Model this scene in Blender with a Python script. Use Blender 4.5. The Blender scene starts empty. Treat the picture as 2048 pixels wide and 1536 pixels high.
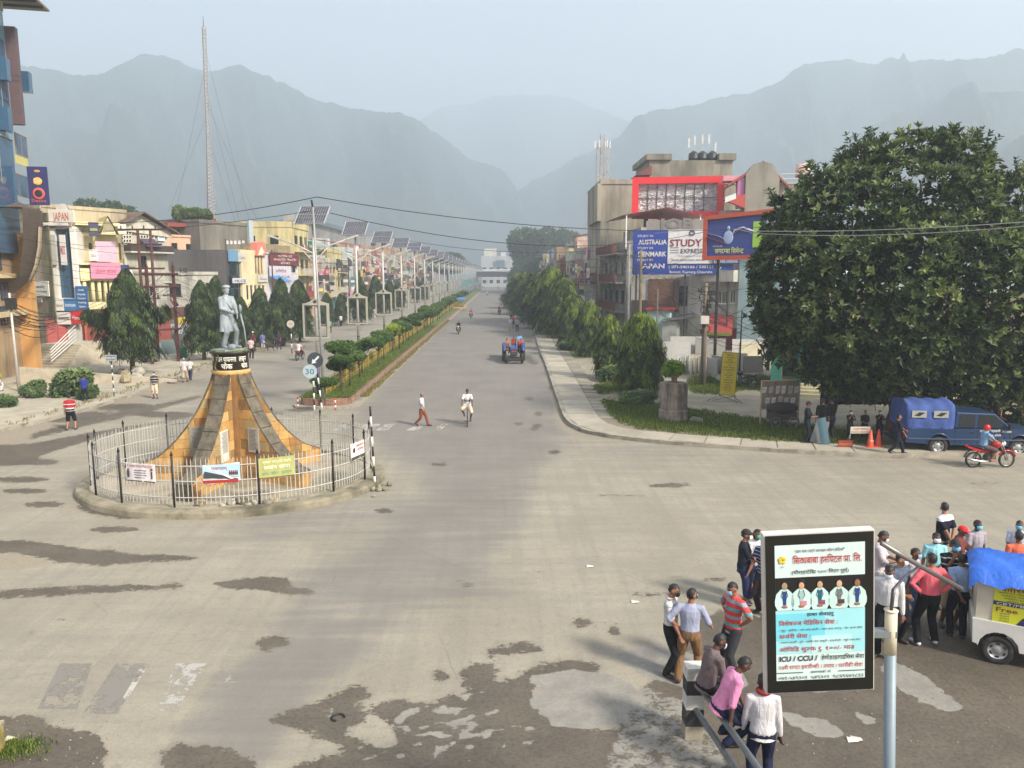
import bpy,bmesh,math,random
import numpy as np
from mathutils import Vector,Matrix
from mathutils import noise as mnoise
R=math.radians
PI=math.pi
rnd=random.Random(7)
scene=bpy.context.scene
COL=scene.collection
# camera
CAM_H=7.2
PITCH=math.atan((768-548)/1538)
YAW=math.atan((1024-1000)/1538)
cam_d=bpy.data.cameras.new('camera')
cam_d.sensor_width=36
cam_d.lens=1538/2048*36
cam_d.clip_start=0.1
cam_d.clip_end=20000
cam=bpy.data.objects.new('camera',cam_d)
COL.objects.link(cam)
cam.location=(0,0,CAM_H)
cam.rotation_euler=(PI/2-PITCH,0,-YAW)
scene.camera=cam
CR=np.array(cam.rotation_euler.to_matrix())
# light
SUN_EL,SUN_AZ=38.0,-42.0
world=bpy.data.worlds.new('World')
scene.world=world
world.use_nodes=True
wn=world.node_tree
bg=wn.nodes['Background']
sky=wn.nodes.new('ShaderNodeTexSky')
sky.sky_type='NISHITA'
sky.sun_disc=False
sky.sun_elevation=R(SUN_EL)
sky.sun_rotation=R(90-SUN_AZ)
sky.air_density=1.0
sky.dust_density=3.0
sky.ozone_density=1.0
mixs=wn.nodes.new('ShaderNodeMix');mixs.data_type='RGBA'
veil=wn.nodes.new('ShaderNodeTexNoise');veil.inputs['Scale'].default_value=2.2;veil.inputs['Detail'].default_value=5
vmap=wn.nodes.new('ShaderNodeMapping');vmap.inputs['Scale'].default_value=(1,1,3.5);vco=wn.nodes.new('ShaderNodeTexCoord')
vr=wn.nodes.new('ShaderNodeMapRange');vr.inputs[1].default_value=.3;vr.inputs[2].default_value=.7;vr.inputs[3].default_value=.62;vr.inputs[4].default_value=.86
wn.links.new(vco.outputs['Generated'],vmap.inputs[0]);wn.links.new(vmap.outputs[0],veil.inputs['Vector']);wn.links.new(veil.outputs[0],vr.inputs[0]);wn.links.new(vr.outputs[0],mixs.inputs[0])
wn.links.new(sky.outputs[0],mixs.inputs[6]);mixs.inputs[7].default_value=(3.4,3.48,3.85,1)
wn.links.new(mixs.outputs[2],bg.inputs[0])
bg.inputs[1].default_value=0.15
sun_d=bpy.data.lights.new('sun','SUN')
sun_d.energy=4.1
sun_d.angle=R(9)
sun_d.color=(1.0,0.93,0.82)
sun=bpy.data.objects.new('sun',sun_d)
COL.objects.link(sun)
sdir=Vector((math.cos(R(SUN_EL))*math.cos(R(SUN_AZ)),math.cos(R(SUN_EL))*math.sin(R(SUN_AZ)),math.sin(R(SUN_EL))))
sun.rotation_euler=sdir.to_track_quat('Z','Y').to_euler()
scene.view_settings.view_transform='Standard'
scene.view_settings.look='None'
scene.view_settings.gamma=1
scene.view_settings.use_curve_mapping=False
scene.view_settings.exposure=0.68
cy=scene.cycles
cy.use_denoising=True
cy.max_bounces=6
cy.diffuse_bounces=3
cy.glossy_bounces=2
cy.transmission_bounces=4
cy.transparent_max_bounces=6
cy.volume_bounces=3
cy.caustics_reflective=False
cy.caustics_refractive=False
cy.sample_clamp_indirect=4
# pixel <-> place
def ray(u,v):
 return CR@np.array([(u-1024)/1538,(768-v)/1538,-1.0])
def G(u,v,z=0.0):
 """the point at height z that shows at photo pixel (u, v)"""
 d=ray(u,v)
 t=(z-CAM_H)/d[2]
 return(d[0]*t,d[1]*t)
def A(u,v,Y):
 """the point at depth Y that shows at photo pixel (u, v)"""
 d=ray(u,v)
 t=Y/d[1]
 return Vector((d[0]*t,Y,CAM_H+d[2]*t))
def proj(P):
 """world points (n,3) -> photo pixels"""
 q=(np.asarray(P,float)-np.array([0,0,CAM_H]))@CR
 return 1024+1538*q[:,0]/-q[:,2],768-1538*q[:,1]/-q[:,2]
 # materials
def S(r,g,b):
 f=lambda c:(c/255/12.92)if c/255<=0.04045 else((c/255+0.055)/1.055)**2.4
 return(f(r),f(g),f(b),1)
def mul(c,k):
 return(c[0]*k,c[1]*k,c[2]*k,1)
MATS={}
class NT:
 def __init__(s,name):
  s.m=bpy.data.materials.new(name)
  s.m.use_nodes=True
  s.t=s.m.node_tree
  s.b=s.t.nodes['Principled BSDF']
 def n(s,typ,ins=None,**kw):
  nd=s.t.nodes.new('ShaderNode'+typ)
  for k,v in kw.items():
   setattr(nd,k,v)
  if ins:
   for k,v in ins.items():
    if isinstance(v,bpy.types.NodeSocket):
     s.t.links.new(v,nd.inputs[k])
    else:
     nd.inputs[k].default_value=v
  return nd
 def math(s,op,a,b=0.0,clamp=False):
  nd=s.n('Math',{0:a,1:b},operation=op,use_clamp=clamp)
  return nd.outputs[0]
 def mix(s,f,a,b,blend='MIX'):
  nd=s.n('Mix',None,data_type='RGBA',blend_type=blend)
  for k,v in((0,f),(6,a),(7,b)):
   if isinstance(v,bpy.types.NodeSocket):
    s.t.links.new(v,nd.inputs[k])
   else:
    nd.inputs[k].default_value=v
  return nd.outputs[2]
 def noise(s,vec,scale,detail=4,rough=0.55,dist=0.0):
  return s.n('TexNoise',{'Vector':vec,'Scale':scale,'Detail':detail,'Roughness':rough,'Distortion':dist}).outputs[0]
 def rng(s,v,a,b,c=0.0,d=1.0,smooth=True):
  nd=s.n('MapRange',{0:v,1:a,2:b,3:c,4:d},interpolation_type='SMOOTHSTEP' if smooth else 'LINEAR')
  return nd.outputs[0]
 def pos(s,sc=(1,1,1),obj=False):
  src=s.n('TexCoord').outputs['Object']if obj else s.n('NewGeometry').outputs['Position']
  return s.n('Mapping',{'Vector':src,'Scale':sc}).outputs[0]
 def bump(s,h,strength=0.3,dist=0.02):
  b=s.n('Bump',{'Height':h,'Strength':strength,'Distance':dist})
  s.t.links.new(b.outputs[0],s.b.inputs['Normal'])
 def out(s,col,rough=0.8,metal=0.0):
  for k,v in(('Base Color',col),('Roughness',rough),('Metallic',metal)):
   if isinstance(v,bpy.types.NodeSocket):
    s.t.links.new(v,s.b.inputs[k])
   else:
    s.b.inputs[k].default_value=v
  return s.m
def pm(name,col,rough=0.7,metal=0.0,var=0.12,scale=6.0,bump=0.0,dirt=0.0,dirtcol=None,streak=False,obj=True,spec=None,fine=0.0):
 """general painted / plain surface with mottling, dirt and relief"""
 if name in MATS:
  return MATS[name]
 t=NT(name)
 p=t.pos((1,1,1),obj)
 n1=t.noise(p,scale,5,0.6)
 c=t.mix(t.rng(n1,0.3,0.7),mul(col,1-var),mul(col,1+var))
 if dirt:
  pd=t.pos((1,1,0.18)if streak else(1,1,1),obj)
  n2=t.noise(pd,scale*(0.9 if streak else 0.35),7,0.68)
  c=t.mix(t.rng(n2,0.56-dirt*0.25,0.68,0,min(1,dirt*1.35)),c,dirtcol or mul(col,0.32))
 if fine:
  n3=t.noise(p,scale*14,2,0.5)
  c=t.mix(t.rng(n3,0.35,0.65,0,fine),c,mul(col,0.6))
 t.out(c,rough,metal)
 if bump:
  t.bump(t.noise(p,scale*3,5,0.6),bump,0.03)
 if spec is not None:
  t.b.inputs['Specular IOR Level'].default_value=spec
 MATS[name]=t.m
 return t.m
_pc={}
def paint(c,rough=0.6,metal=0.0,var=0.07):
 """plain colour given as sRGB triple"""
 k=(c,rough,metal)
 if k not in _pc:
  _pc[k]=pm('paint_%d_%d_%d_%d'%(c[0],c[1],c[2],int(rough*100+metal*1000)),S(*c),rough,metal,var,3.0)
 return _pc[k]
def glass(name='window_glass',col=(25,32,38),rough=0.12):
 if name in MATS:
  return MATS[name]
 t=NT(name)
 p=t.pos((1,1,1),True)
 c=t.mix(t.noise(p,0.7,2),mul(S(*col),0.6),mul(S(*col),1.5))
 t.out(c,rough)
 t.b.inputs['Specular IOR Level'].default_value=0.7
 MATS[name]=t.m
 return t.m
 # mesh building
class MB:
 def __init__(s):
  s.v=[];s.f=[];s.mi=[];s.sm=[]
 def add(s,vs,fs,mi=0,smooth=False,M=None):
  o=len(s.v)
  if M is not None:
   vs=[M@Vector(p)for p in vs]
  s.v.extend([tuple(p)for p in vs])
  for f in fs:
   s.f.append([i+o for i in f]);s.mi.append(mi);s.sm.append(smooth)
  return s
 def box(s,x0,x1,y0,y1,z0,z1,mi=0,M=None):
  v=[(x0,y0,z0),(x1,y0,z0),(x1,y1,z0),(x0,y1,z0),(x0,y0,z1),(x1,y0,z1),(x1,y1,z1),(x0,y1,z1)]
  return s.add(v,[(3,2,1,0),(4,5,6,7),(0,1,5,4),(1,2,6,5),(2,3,7,6),(3,0,4,7)],mi,False,M)
 def prism(s,pts,z0,z1,mi=0,M=None):
  """polygon in xy, extruded in z"""
  n=len(pts)
  v=[(p[0],p[1],z0)for p in pts]+[(p[0],p[1],z1)for p in pts]
  f=[tuple(range(n-1,-1,-1)),tuple(range(n,2*n))]+[(i,(i+1)%n,n+(i+1)%n,n+i)for i in range(n)]
  return s.add(v,f,mi,False,M)
 def prismy(s,pts,y0,y1,mi=0,M=None):
  """polygon in xz, extruded in y"""
  n=len(pts)
  v=[(p[0],y0,p[1])for p in pts]+[(p[0],y1,p[1])for p in pts]
  f=[tuple(range(n)),tuple(range(2*n-1,n-1,-1))]+[((i+1)%n,i,n+i,n+(i+1)%n)for i in range(n)]
  return s.add(v,f,mi,False,M)
 def tube(s,path,r,n=8,mi=0,caps=True,smooth=True,M=None,flat=1.0):
  path=[Vector(p)for p in path]
  rs=r if isinstance(r,(list,tuple))else[r]*len(path)
  vs=[];k=len(path)
  up=None
  for i,p in enumerate(path):
   d=(path[min(i+1,k-1)]-path[max(i-1,0)])
   d=d.normalized()if d.length>1e-9 else Vector((0,0,1))
   if up is None:
    up=Vector((0,0,1))if abs(d.z)<0.9 else Vector((0,1,0))
   a=d.cross(up)
   a=a.normalized()if a.length>1e-6 else Vector((1,0,0))
   b=a.cross(d).normalized()
   up=b
   for j in range(n):
    t=2*PI*j/n
    vs.append(p+a*(math.cos(t)*rs[i])+b*(math.sin(t)*rs[i]*flat))
  fs=[(i*n+j,i*n+(j+1)%n,(i+1)*n+(j+1)%n,(i+1)*n+j)for i in range(k-1)for j in range(n)]
  if caps:
   fs+=[tuple(range(n-1,-1,-1)),tuple((k-1)*n+j for j in range(n))]
  return s.add(vs,fs,mi,smooth,M)
 def cyl(s,p0,p1,r0,r1=None,n=12,mi=0,M=None,smooth=True):
  return s.tube([p0,p1],[r0,r0 if r1 is None else r1],n,mi,True,smooth,M)
 def lathe(s,prof,n=16,mi=0,M=None,smooth=True,a0=0,a1=2*PI):
  full=abs(a1-a0-2*PI)<1e-6
  m=n if full else n+1
  vs=[(r*math.cos(a0+(a1-a0)*j/n),r*math.sin(a0+(a1-a0)*j/n),z)for r,z in prof for j in range(m)]
  fs=[]
  for i in range(len(prof)-1):
   for j in range(n):
    j2=(j+1)%m
    fs.append((i*m+j,i*m+j2,(i+1)*m+j2,(i+1)*m+j))
  return s.add(vs,fs,mi,smooth,M)
 def ball(s,c,r,n=10,mi=0,M=None):
  rx,ry,rz=r if isinstance(r,(tuple,list))else(r,r,r)
  vs=[(c[0],c[1],c[2]-rz)];k=max(4,n//2+1)
  for i in range(1,k):
   t=-PI/2+PI*i/k
   for j in range(n):
    a=2*PI*j/n
    vs.append((c[0]+rx*math.cos(t)*math.cos(a),c[1]+ry*math.cos(t)*math.sin(a),c[2]+rz*math.sin(t)))
  vs.append((c[0],c[1],c[2]+rz))
  fs=[(0,1+(j+1)%n,1+j)for j in range(n)]
  for i in range(k-2):
   for j in range(n):
    fs.append((1+i*n+j,1+i*n+(j+1)%n,1+(i+1)*n+(j+1)%n,1+(i+1)*n+j))
  b=1+(k-2)*n
  fs+=[(b+j,b+(j+1)%n,len(vs)-1)for j in range(n)]
  return s.add(vs,fs,mi,True,M)
 def torus(s,c,R_,r,axis='y',n=20,m=6,mi=0,M=None,a0=0,a1=2*PI):
  pts=[]
  full=abs(a1-a0-2*PI)<1e-6
  k=n if full else n+1
  vs=[]
  for i in range(k):
   a=a0+(a1-a0)*i/n
   for j in range(m):
    t=2*PI*j/m
    q=R_+r*math.cos(t);w=r*math.sin(t)
    if axis=='y':vs.append((c[0]+q*math.cos(a),c[1]+w,c[2]+q*math.sin(a)))
    elif axis=='x':vs.append((c[0]+w,c[1]+q*math.cos(a),c[2]+q*math.sin(a)))
    else:vs.append((c[0]+q*math.cos(a),c[1]+q*math.sin(a),c[2]+w))
  fs=[(i*m+j,((i+1)%k)*m+j,((i+1)%k)*m+(j+1)%m,i*m+(j+1)%m)for i in range(n)for j in range(m)]
  return s.add(vs,fs,mi,True,M)
 def mesh(s,name,mats):
  me=bpy.data.meshes.new(name)
  me.from_pydata(s.v,[],s.f)
  for m in(mats if isinstance(mats,(list,tuple))else[mats]):
   me.materials.append(m)
  me.polygons.foreach_set('material_index',s.mi)
  me.polygons.foreach_set('use_smooth',s.sm)
  me.update()
  return me
 def build(s,name,mats,parent=None,loc=None,label=None):
  return link(name,s.mesh(name,mats),parent,loc,label)
def link(name,me,parent=None,loc=None,label=None):
 o=bpy.data.objects.new(name,me)
 COL.objects.link(o)
 if parent is not None:
  o.parent=parent
 if loc is not None:
  o.location=loc
 if label:
  o['label']=label
 return o
def npmesh(name,V,F,mats,mi=None,smooth=False):
 """fast mesh from numpy arrays, F (n,k)"""
 me=bpy.data.meshes.new(name)
 V=np.asarray(V,np.float32);F=np.asarray(F,np.int32)
 k=F.shape[1]
 me.vertices.add(len(V));me.vertices.foreach_set('co',V.ravel())
 me.loops.add(F.size);me.loops.foreach_set('vertex_index',F.ravel())
 me.polygons.add(len(F));me.polygons.foreach_set('loop_start',np.arange(0,F.size,k,dtype=np.int32))
 if mi is not None:
  me.polygons.foreach_set('material_index',np.asarray(mi,np.int32))
 me.polygons.foreach_set('use_smooth',np.full(len(F),smooth))
 for m in(mats if isinstance(mats,(list,tuple))else[mats]):
  me.materials.append(m)
 me.update(calc_edges=True)
 return me
def thing(name,label,cat,loc=(0,0,0),rotz=0.0,group=None,scale=None):
 o=bpy.data.objects.new(name,None)
 COL.objects.link(o)
 o.empty_display_size=0.2
 o.location=loc
 o.rotation_euler=(0,0,rotz)
 if scale:
  o.scale=(scale,)*3 if not isinstance(scale,(tuple,list))else scale
 return tag(o,label,cat,group)
def tag(o,label,cat,group=None):
 o['label']=label;o['category']=cat
 if group:o['group']=group
 return o
def struct(o):
 o['kind']='structure'
 return o
def stuff(o,label=None):
 o['kind']='stuff'
 if label:o['label']=label
 return o
def dup(root,loc=None,rotz=None,label=None,group=None,scale=None):
 def cp(o,par):
  c=o.copy();COL.objects.link(c)
  if par is not None:c.parent=par
  for ch in kids.get(o.name,()):cp(ch,c)
  return c
 kids={}
 def walk(o):
  kids[o.name]=list(o.children)
  for ch in o.children:walk(ch)
 walk(root)
 r=cp(root,None)
 if loc is not None:r.location=loc
 if rotz is not None:r.rotation_euler=(0,0,rotz)
 if label:r['label']=label
 if group:r['group']=group
 if scale:r.scale=(scale,)*3
 return r
def RZ(a,loc=(0,0,0)):
 return Matrix.Translation(Vector(loc))@Matrix.Rotation(a,4,'Z')
def text_mesh(txt,size,bold=0.0,width=None,narrow=1.0,shear=0.0):
 segs=[];cur=''
 for ch in txt:
  if ch in '^`':
   if cur:segs.append((cur,False))
   segs.append((ch,None));cur=''
  elif ch=='~':
   if cur[:-1]:segs.append((cur[:-1],False))
   segs.append((cur[-1],True));cur=''
  else:cur+=ch
 if cur:segs.append((cur,False))
 V=[];F=[];x=0.0
 for sg,half in segs:
  if half is None:
   q=[(x-.10,.30),(x-.16,.36),(x-.44,.10),(x-.38,.04)]if sg=='^' else[(x-.16,.66),(x-.08,.66),(x+.02,.86),(x-.08,.90),(x-.20,.84),(x-.18,.78),(x-.10,.80)]
   o_=len(V);V+=[(a,0.0,b)for a,b in q];F.append(list(range(o_,o_+len(q))));continue
  lead=len(sg)-len(sg.lstrip(' '))
  x+=lead*0.3
  c=bpy.data.curves.new('lettering','FONT')
  c.body=sg.strip(' ');c.size=1;c.offset=bold;c.resolution_u=2;c.shear=shear
  o=bpy.data.objects.new('lettering',c)
  me=bpy.data.meshes.new_from_object(o)
  if len(me.vertices)==0:
   continue
  co=np.empty(len(me.vertices)*3,np.float32);me.vertices.foreach_get('co',co);co=co.reshape(-1,3)
  if half:
   bm=bmesh.new();bm.from_mesh(me)
   cutx=co[:,0].min()+(co[:,0].max()-co[:,0].min())*0.7
   bmesh.ops.bisect_plane(bm,geom=bm.verts[:]+bm.edges[:]+bm.faces[:],plane_co=(cutx,0,0),plane_no=(1,0,0),clear_outer=True)
   bm.to_mesh(me);bm.free()
   co=np.empty(len(me.vertices)*3,np.float32);me.vertices.foreach_get('co',co);co=co.reshape(-1,3)
  o_=len(V)
  x0=co[:,0].min()if len(segs)>1 else 0
  V+=[(float(p[0]-x0+x),0.0,float(p[1]))for p in co]
  F+=[[i+o_ for i in p.vertices]for p in me.polygons]
  x+=float(co[:,0].max()-x0)+(0.3 if sg.endswith(' ')else 0)
  bpy.data.objects.remove(o);bpy.data.curves.remove(c);bpy.data.meshes.remove(me)
 if not V:return[],[]
 xs=[p[0]for p in V];w=max(xs)-min(xs)
 k=size
 kx=size*narrow if width is None else width/w
 m=min(xs)
 V=[((p[0]-m-w/2)*kx,0.0,p[2]*k)for p in V]
 return V,F
def text(parent,txt,x,y,z,size,mat,bold=0.01,width=None,narrow=1.0,name='lettering',align='C',M=None,shear=0.0):
 """lettering standing in the xz plane facing -y, centred at x, baseline z"""
 V,F=text_mesh(txt,size,bold,width,narrow,shear)
 if not V:return None
 if align=='L':
  x=x-min(p[0]for p in V)
 mb=MB();mb.add([(p[0]+x,y,p[2]+z)for p in V],F,0,False,M)
 return mb.build(name,mat,parent)
 # painted masks for the ground, laid out in photo pixels and then kept as attributes of the ground
RW,RH=1100,540
def pmask():
 return np.zeros((RH,RW),np.float32)
def fill(m,pts,val=1.0):
 p=np.array([((u+76)/2,(v-520)/2)for u,v in pts],float)
 x0,x1=int(max(0,p[:,0].min())),int(min(RW-1,p[:,0].max()+1))
 y0,y1=int(max(0,p[:,1].min())),int(min(RH-1,p[:,1].max()+1))
 if x1<=x0 or y1<=y0:return
 gx,gy=np.meshgrid(np.arange(x0,x1+1)+.5,np.arange(y0,y1+1)+.5)
 ins=np.zeros(gx.shape,bool)
 n=len(p);j=n-1
 for i in range(n):
  xi,yi=p[i];xj,yj=p[j]
  c=(yi>gy)!=(yj>gy)
  with np.errstate(divide='ignore',invalid='ignore'):
   t=(xj-xi)*(gy-yi)/((yj-yi)if yj!=yi else 1e-9)+xi
  ins^=c&(gx<t)
  j=i
 sub=m[y0:y1+1,x0:x1+1]
 sub[ins]=val
def ell(m,u,v,a,b,val=1.0,rot=0.0):
 fill(m,[(u+a*math.cos(t)*math.cos(rot)-b*math.sin(t)*math.sin(rot),v+a*math.cos(t)*math.sin(rot)+b*math.sin(t)*math.cos(rot))for t in np.linspace(0,2*PI,18)[:-1]],val)
def blur(m,k):
 for ax in(0,1):
  for _ in range(2):
   c=np.cumsum(np.pad(m,[(k+1,k)if a==ax else(0,0)for a in(0,1)],mode='edge'),axis=ax)
   m=(c[2*k+1:]-c[:-2*k-1]if ax==0 else c[:,2*k+1:]-c[:,:-2*k-1])/(2*k+1)
 return m
def sample(m,V):
 u,v=proj(V)
 x=np.clip((u+76)/2,0,RW-2);y=np.clip((v-520)/2,0,RH-2)
 xi=x.astype(int);yi=y.astype(int);fx=x-xi;fy=y-yi
 return(m[yi,xi]*(1-fx)*(1-fy)+m[yi,xi+1]*fx*(1-fy)+m[yi+1,xi]*(1-fx)*fy+m[yi+1,xi+1]*fx*fy)
mud=pmask();pale=pmask();grey=pmask();grav=pmask()
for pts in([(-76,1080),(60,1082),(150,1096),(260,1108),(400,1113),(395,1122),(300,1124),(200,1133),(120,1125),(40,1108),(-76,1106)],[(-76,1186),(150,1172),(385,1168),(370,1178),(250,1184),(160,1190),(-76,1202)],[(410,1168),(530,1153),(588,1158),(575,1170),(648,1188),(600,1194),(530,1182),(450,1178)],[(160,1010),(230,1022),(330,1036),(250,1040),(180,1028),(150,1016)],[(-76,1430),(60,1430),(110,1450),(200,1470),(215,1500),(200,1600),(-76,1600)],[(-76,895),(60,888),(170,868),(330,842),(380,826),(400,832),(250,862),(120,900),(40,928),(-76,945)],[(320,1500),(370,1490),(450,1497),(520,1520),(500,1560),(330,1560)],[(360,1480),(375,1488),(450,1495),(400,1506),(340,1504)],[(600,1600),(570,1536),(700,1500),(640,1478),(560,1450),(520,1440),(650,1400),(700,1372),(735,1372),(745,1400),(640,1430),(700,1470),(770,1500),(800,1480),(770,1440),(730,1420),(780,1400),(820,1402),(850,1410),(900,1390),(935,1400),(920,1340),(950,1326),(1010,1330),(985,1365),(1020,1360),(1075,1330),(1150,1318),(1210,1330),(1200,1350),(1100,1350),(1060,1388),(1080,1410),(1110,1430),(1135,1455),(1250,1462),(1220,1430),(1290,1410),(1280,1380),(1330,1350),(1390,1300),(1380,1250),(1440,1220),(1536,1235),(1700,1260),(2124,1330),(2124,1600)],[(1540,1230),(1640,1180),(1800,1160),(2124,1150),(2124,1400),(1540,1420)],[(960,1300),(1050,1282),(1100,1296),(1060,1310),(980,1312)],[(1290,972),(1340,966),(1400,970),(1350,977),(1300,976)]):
 fill(mud,pts)  # the right foreground polygons also paint the shade lying there into the ground
for u,v,a,b in((50,983,45,4),(60,925,60,5),(330,830,60,4),(550,1286,32,9),(530,1296,20,5),(770,1023,22,3),(880,930,18,3),(1240,992,50,2),(1165,1246,20,8),(1230,1262,12,10),(1380,1285,40,10),(1250,1170,30,2),(1310,1190,60,3),(1110,905,15,3),(880,1352,20,7),(700,1436,30,14),(940,1172,20,3),(1800,1400,50,10),(1430,1160,30,3),(1970,968,30,2),(90,1010,40,4),(40,960,60,4),(230,1060,50,4),(150,835,90,8),(260,815,70,5)):
 ell(mud,u,v,a*1.1,b*1.5)
fill(mud,[(60,868),(200,832),(330,806),(400,790),(420,794),(300,824),(180,852),(60,882)],.8)
for q in range(110):
 u=rnd.uniform(-60,2100);v=900+560*rnd.random()**1.2
 ell(mud,u,v,rnd.uniform(4,26)*(v-560)/600,rnd.uniform(1,3.2)*(v-560)/600,rnd.uniform(.6,1))
for q in range(14):
 ell(mud,1070+rnd.gauss(0,26),620+rnd.uniform(0,250),12,5,.8)
for pts in([(1060,1352),(1150,1340),(1220,1350),(1270,1372),(1290,1400),(1270,1440),(1180,1460),(1110,1452),(1060,1410),(1075,1385)],[(1300,1290),(1390,1310),(1480,1330),(1500,1370),(1450,1400),(1380,1380),(1280,1350),(1230,1310)],[(1780,1320),(1850,1350),(1930,1420),(1890,1425),(1800,1380),(1760,1340)],[(1550,1420),(1650,1440),(1700,1470),(1650,1480),(1580,1450)],[(1600,1350),(1660,1375),(1650,1390),(1600,1378)],[(1700,1420),(1760,1440),(1740,1455)]):
 fill(pale,pts)
for q in range(130):
 u=rnd.gauss(880,95);v=rnd.gauss(1455,40)
 ell(pale,u,v,rnd.uniform(4,16),rnd.uniform(2,6),rnd.uniform(.6,1))
for q in range(60):
 u=rnd.uniform(1390,2100);v=rnd.uniform(1400,1580)
 ell(pale,u,v,rnd.uniform(4,22),rnd.uniform(2,5),rnd.uniform(.3,.7))
fill(pale,[(1280,1370),(1380,1400),(1460,1500),(1440,1600),(1180,1600),(1200,1540)],.55)
fill(grey,[(935,520),(1060,520),(1130,850),(1150,900),(1010,960),(900,980),(760,900),(700,845),(820,700)],1)
fill(grey,[(560,520),(900,520),(590,800),(420,900),(330,860),(430,780),(600,690),(800,600)],.75)
for pts in([(900,950),(1080,940),(1060,1060),(900,1180),(560,1240),(580,1150),(700,1100),(850,1020)],[(500,1020),(760,990),(900,1000),(700,1060),(380,1100)],[(560,1240),(800,1240),(620,1420),(480,1600),(250,1600),(420,1380)],[(900,900),(1010,900),(900,1100),(700,1150)],[(820,1150),(1100,1150),(1000,1200),(700,1240)],[(1060,860),(1200,880),(1600,915),(2124,925),(2124,940),(1500,930),(1150,905)]):
 fill(grey,pts,.8)
fill(grav,[(-76,1108),(60,1110),(120,1128),(60,1140),(-76,1145)])
fill(grav,[(-76,870),(200,800),(420,730),(440,742),(230,830),(0,900),(-76,930)],.8)
fill(grav,[(1075,640),(1090,640),(1150,860),(1180,872),(1300,888),(1300,896),(1150,884),(1110,850)],.8)
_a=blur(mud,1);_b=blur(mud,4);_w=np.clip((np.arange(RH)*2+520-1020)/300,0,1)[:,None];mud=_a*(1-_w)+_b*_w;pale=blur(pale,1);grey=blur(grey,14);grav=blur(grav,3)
def ground_material():
 t=NT('dusty_asphalt')
 p=t.pos()
 px=t.pos((1,.45,1))
 at=lambda nm:t.n('Attribute',attribute_name=nm).outputs['Fac']
 nA=t.noise(p,.35,6,.6,.3);nB=t.noise(p,2.2,6,.65);nC=t.noise(p,14,4,.65);nD=t.noise(p,90,2,.6)
 nS=t.noise(t.pos((.16,1.3,1)),1.6,6,.62)
 nS2=t.noise(t.pos((2.4,.10,1)),1.2,5,.6)
 tan=t.mix(t.rng(nA,.3,.7),S(143,136,121),S(160,153,136))
 tan=t.mix(t.rng(nS,.35,.7,0,.55),tan,S(134,129,118))
 gr=t.mix(t.rng(nA,.25,.75),S(114,110,106),S(127,122,117))
 gr=t.mix(t.rng(nS2,.42,.62,0,.16),gr,S(108,104,100))
 gr=t.mix(t.rng(nC,.45,.75,0,.3),gr,S(108,104,100))
 g=t.math('ADD',at('grey'),t.math('MULTIPLY',t.math('SUBTRACT',nS,.5),1.1))
 tan=t.mix(t.rng(nS2,.45,.62,0,.3),tan,S(128,123,114))
 c=t.mix(t.rng(g,.12,.95,0,.9),tan,gr)
 gv=t.math('ADD',at('gravel'),t.math('MULTIPLY',t.math('SUBTRACT',nC,.5),.9))
 c=t.mix(t.rng(gv,.45,.75,0,.8),c,t.mix(t.rng(nD,.4,.6),S(112,100,84),S(172,160,140)))
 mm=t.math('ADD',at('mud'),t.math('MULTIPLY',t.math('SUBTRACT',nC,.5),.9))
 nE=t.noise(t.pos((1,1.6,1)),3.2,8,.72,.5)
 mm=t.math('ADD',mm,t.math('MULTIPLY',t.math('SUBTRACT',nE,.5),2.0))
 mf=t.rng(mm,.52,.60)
 fringe=t.rng(mm,.26,.54,0,.45)
 c=t.mix(fringe,c,S(128,118,102))
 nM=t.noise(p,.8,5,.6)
 mud_shade_c=t.mix(t.rng(nM,.3,.7),S(76,69,60),S(97,89,77))  # mud colour, dark enough to carry the right foreground's shade as well
 mud_shade_c=t.mix(t.rng(nC,.45,.7,0,.6),mud_shade_c,S(66,62,57))
 c=t.mix(mf,c,mud_shade_c)
 pp=t.math('ADD',at('pale'),t.math('MULTIPLY',t.math('SUBTRACT',nC,.5),.6))
 pp=t.math('ADD',pp,t.math('MULTIPLY',t.math('SUBTRACT',nE,.5),1.2))
 pf=t.rng(pp,.46,.58)
 c=t.mix(pf,c,t.mix(t.rng(nB,.3,.7),S(128,125,119),S(146,142,133)))
 vor=t.n('TexVoronoi',{'Vector':t.mix(.06,p,t.n('TexNoise',{'Vector':p,'Scale':2.0,'Detail':4.0}).outputs[1]),'Scale':.28},feature='DISTANCE_TO_EDGE').outputs[0]
 crack=t.math('MULTIPLY',t.rng(vor,.0,.006,1,0),t.rng(t.noise(p,.5,3),.52,.62))
 c=t.mix(t.math('MULTIPLY',crack,.22),c,S(80,72,62))
 c=t.mix(t.rng(nD,.58,.72,0,.5),c,S(100,92,80))
 c=t.mix(t.rng(nC,.35,.65,.22,0),c,S(112,104,92))
 c=t.mix(t.rng(t.noise(p,34,3,.7),.48,.66,0,.3),c,S(104,97,86))
 c=t.mix(t.rng(t.noise(p,5,6,.7),.5,.68,0,.28),c,S(108,102,92))
 c=t.mix(t.rng(nD,.36,.24,0,.2),c,S(190,182,166))
 rg=t.mix(mf,(.88,.88,.88,1),(.6,.6,.6,1))
 t.out(c,rg)
 h=t.math('ADD',t.math('MULTIPLY',nC,.5),t.math('MULTIPLY',nD,.5))
 t.bump(h,.35,.02)
 t.b.inputs['Specular IOR Level'].default_value=.3
 return t.m
M_GROUND=ground_material()
def pix_rows(v0,v1,step):
 ys=[]
 v=v0
 while v>v1:
  ys.append(G(1000,v)[1]);v-=step if v>640 else step*.5
 return ys
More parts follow.
